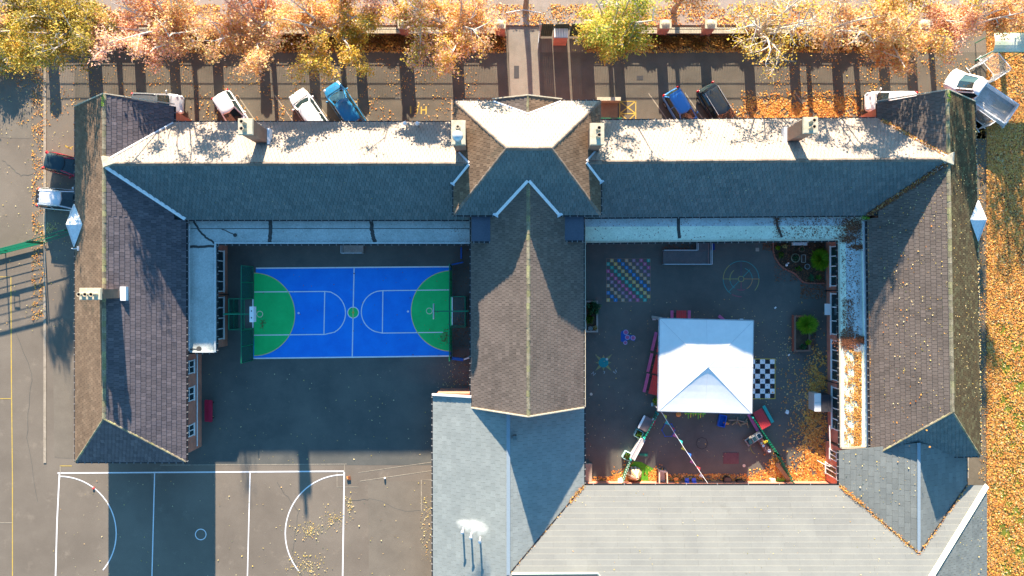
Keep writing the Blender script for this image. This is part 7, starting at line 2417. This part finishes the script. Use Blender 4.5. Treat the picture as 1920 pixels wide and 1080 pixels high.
Q = world_rect(650, RWx + .8, -9.5, RX - .2, 9, fx=lambda r: r ** .8)
litter('roof_leaves', on_plane(clumped(Q, 1.5, -.2, 4), pRW), .085, LITTER_YELLOW, parent=rfr)
litter('roof_leaves', on_plane(world_rect(100, RWx + .6, -12.5, RX - 1, 9), pRW), .12, LITTER, parent=rfr)
eL = world_rect(420, RWx + .02, -13.3, RWx + .12, 5); eL[:, 2] = 3.65
eL[:, 0] += (1 - eL[:, 1]) * .0155
litter('gutter_leaves', eL, .09, LITTER, parent=rfr)
pREast = plane_coef([rw(REx, RS, Z_E), rw(REx, RN, Z_E), rw(RX, RN, 7.1)])
litter('roof_leaves', on_plane(world_rect(320, RX + .4, -9, REx - .3, 14), pREast), .07, LITTER_YELLOW, parent=rfr)
eR = world_rect(320, REx - .02, -13, REx + .12, 13); eR[:, 2] = 3.65; eR[:, 0] += (1 - eR[:, 1]) * .0155
litter('gutter_leaves', eR, .10, LITTER_YELLOW, parent=rfr)
V0, V1 = Vector(vR0), Vector(vR1)
t_ = rng.random(1900) ** .75
VP = np.array([[V0.x + (V1.x - V0.x) * a, V0.y + (V1.y - V0.y) * a, V0.z + (V1.z - V0.z) * a + .16] for a in t_]) + rng.normal(size=(1900, 3)) * np.array([[.09, .09, .01]])
litter('valley_leaves', VP, .09, LITTER_DARK, parent=rfrr)
litter('valley_leaves', VP[:500] + np.array([[0, 0, .02]]), .08, LITTER, parent=rfrr)
vp2 = meet(pRW, pRN, 7.0), meet(pRW, pRN, 4.3)
VP = np.array([[vp2[0].x + (vp2[1].x - vp2[0].x) * a, vp2[0].y + (vp2[1].y - vp2[0].y) * a, vp2[0].z + (vp2[1].z - vp2[0].z) * a + .14] for a in rng.random(700) ** .7]) + rng.normal(size=(700, 3)) * np.array([[.07, .07, .01]])
litter('valley_leaves', VP, .09, LITTER, parent=rfrr)
litter('roof_leaves', on_plane(world_rect(45, -24, 5.8, -5, 9), pLS), .06, LITTER_YELLOW, parent=rfl)
litter('roof_leaves', on_plane(world_rect(70, 8, 6, 29, 9.2), pRS), .06, LITTER_YELLOW, parent=rfrr)
litter('roof_leaves', on_plane(np.column_stack([rng.uniform(aw_ + .2, arx - .1, 70), rng.uniform(-17, -13.2, 70), np.zeros(70)]), pAnW), .09, LITTER_YELLOW, parent=rfa)
# valleys and sheets of the annexes
def along(a, c, n, s, dz=.12):
    a, c = Vector(a), Vector(c)
    return np.array([[a.x + (c.x - a.x) * t, a.y + (c.y - a.y) * t, a.z + (c.z - a.z) * t + dz] for t in rng.random(n)]) + rng.normal(size=(n, 3)) * np.array([[s, s, .01]])


litter('valley_leaves', np.vstack([along((aw_, yv, ZB), (arx, yS, arz), 420, .08), along((ae_, yv, ZB), (arx, yS, arz), 200, .06), along((aw_, yv, ZB), (aw_ + 1.5, yv - 1.3, ZB + .7), 260, .1)]), .08, LITTER, parent=rfa)
litter('valley_leaves', np.vstack([along((ex, yv, ZB), (ex - 1.2, yv - 1.2, ZB + .5), 160, .1), along((ex, yv, ZB), (rx6, yr6, rz6), 60, .06)]), .08, LITTER, parent=rfm)
sp2 = plane_coef([(ex, yv, ZB), (10, yv, ZB), (10, yt7, zt7)])
litter('roof_leaves', on_plane(world_rect(150, 4, -22, 30, -16), sp2) + np.array([[0, 0, .03]]), .07, LITTER_YELLOW, parent=rfm)
pHip = plane_coef([(xr_e, yv, ZB), (xr_e, -34, ZB), (hipx, -34, zt7)])
litter('roof_leaves', on_plane(world_rect(60, 35, -24, 38, -17), pHip) + np.array([[0, 0, .03]]), .08, LITTER_YELLOW, parent=rfm)
litter('terrace_leaves', np.column_stack([rng.uniform(36.8, 38, 30), rng.uniform(-15.6, -13.8, 30), np.full(30, 1.1)]), .1, LITTER_YELLOW, parent=an)
gt1 = along((bx0 + .15, 12.5, bz + .15), (bx0 + .55, 11.2, bz + .5), 160, .06, .05)
litter('moss_tuft', np.vstack([gt1, along((bx1 - .35, 12.2, bz + .4), (bx1 - .5, 11.2, bz + .5), 200, .06, .05), along((LX, LN - .1, LZ), (LX, LN - .9, LZ), 50, .07, .1), along(rw(RX, RN - .1, 7.1), rw(RX, RN - .9, 7.1), 50, .07, .1), along(rw(RWx, 5.6, 3.7), rw(RWx - .5, 5.7, 3.6), 90, .08, .1)]), .07, LEAF_BRIGHT, parent=rfc)

# ================================================================== STEAM
stm = bpy.data.materials.new('steam_volume'); stm.use_nodes = True
nt = stm.node_tree; nt.nodes.clear()
vo = nt.nodes.new('ShaderNodeVolumePrincipled'); vo.inputs['Color'].default_value = (1, 1, 1, 1); vo.inputs['Anisotropy'].default_value = 0.1
tc = nt.nodes.new('ShaderNodeTexCoord'); nz = nt.nodes.new('ShaderNodeTexNoise'); nz.inputs['Scale'].default_value = 1.9; nz.inputs['Detail'].default_value = 4
nt.links.new(tc.outputs['Object'], nz.inputs['Vector'])
ln = nt.nodes.new('ShaderNodeVectorMath'); ln.operation = 'LENGTH'; nt.links.new(tc.outputs['Object'], ln.inputs[0])
m1_ = nt.nodes.new('ShaderNodeMapRange'); m1_.inputs[1].default_value = .95; m1_.inputs[2].default_value = .15; nt.links.new(ln.outputs['Value'], m1_.inputs[0])
m2_ = nt.nodes.new('ShaderNodeMapRange'); m2_.inputs[1].default_value = .40; m2_.inputs[2].default_value = .68; m2_.inputs[4].default_value = 3.5; nt.links.new(nz.outputs[0], m2_.inputs[0])
mm = nt.nodes.new('ShaderNodeMath'); mm.operation = 'MULTIPLY'; nt.links.new(m1_.outputs[0], mm.inputs[0]); nt.links.new(m2_.outputs[0], mm.inputs[1])
nt.links.new(mm.outputs[0], vo.inputs['Density'])
oo = nt.nodes.new('ShaderNodeOutputMaterial'); nt.links.new(vo.outputs[0], oo.inputs['Volume'])
for i, (px, py, z_, s) in enumerate(((868, 982, 6.1, .62), (884, 985, 6.3, .8), (896, 990, 6.2, .85))):
    q_ = P(px, py, z_)
    b = MB(); b.ball((0, 0, 0), 1.0, n=16, k2=10)
    o = b.build('steam_cloud', stm, None, kind='stuff')
    o.location = q_; o.scale = (s * 1.1, s * .8, s * .7)
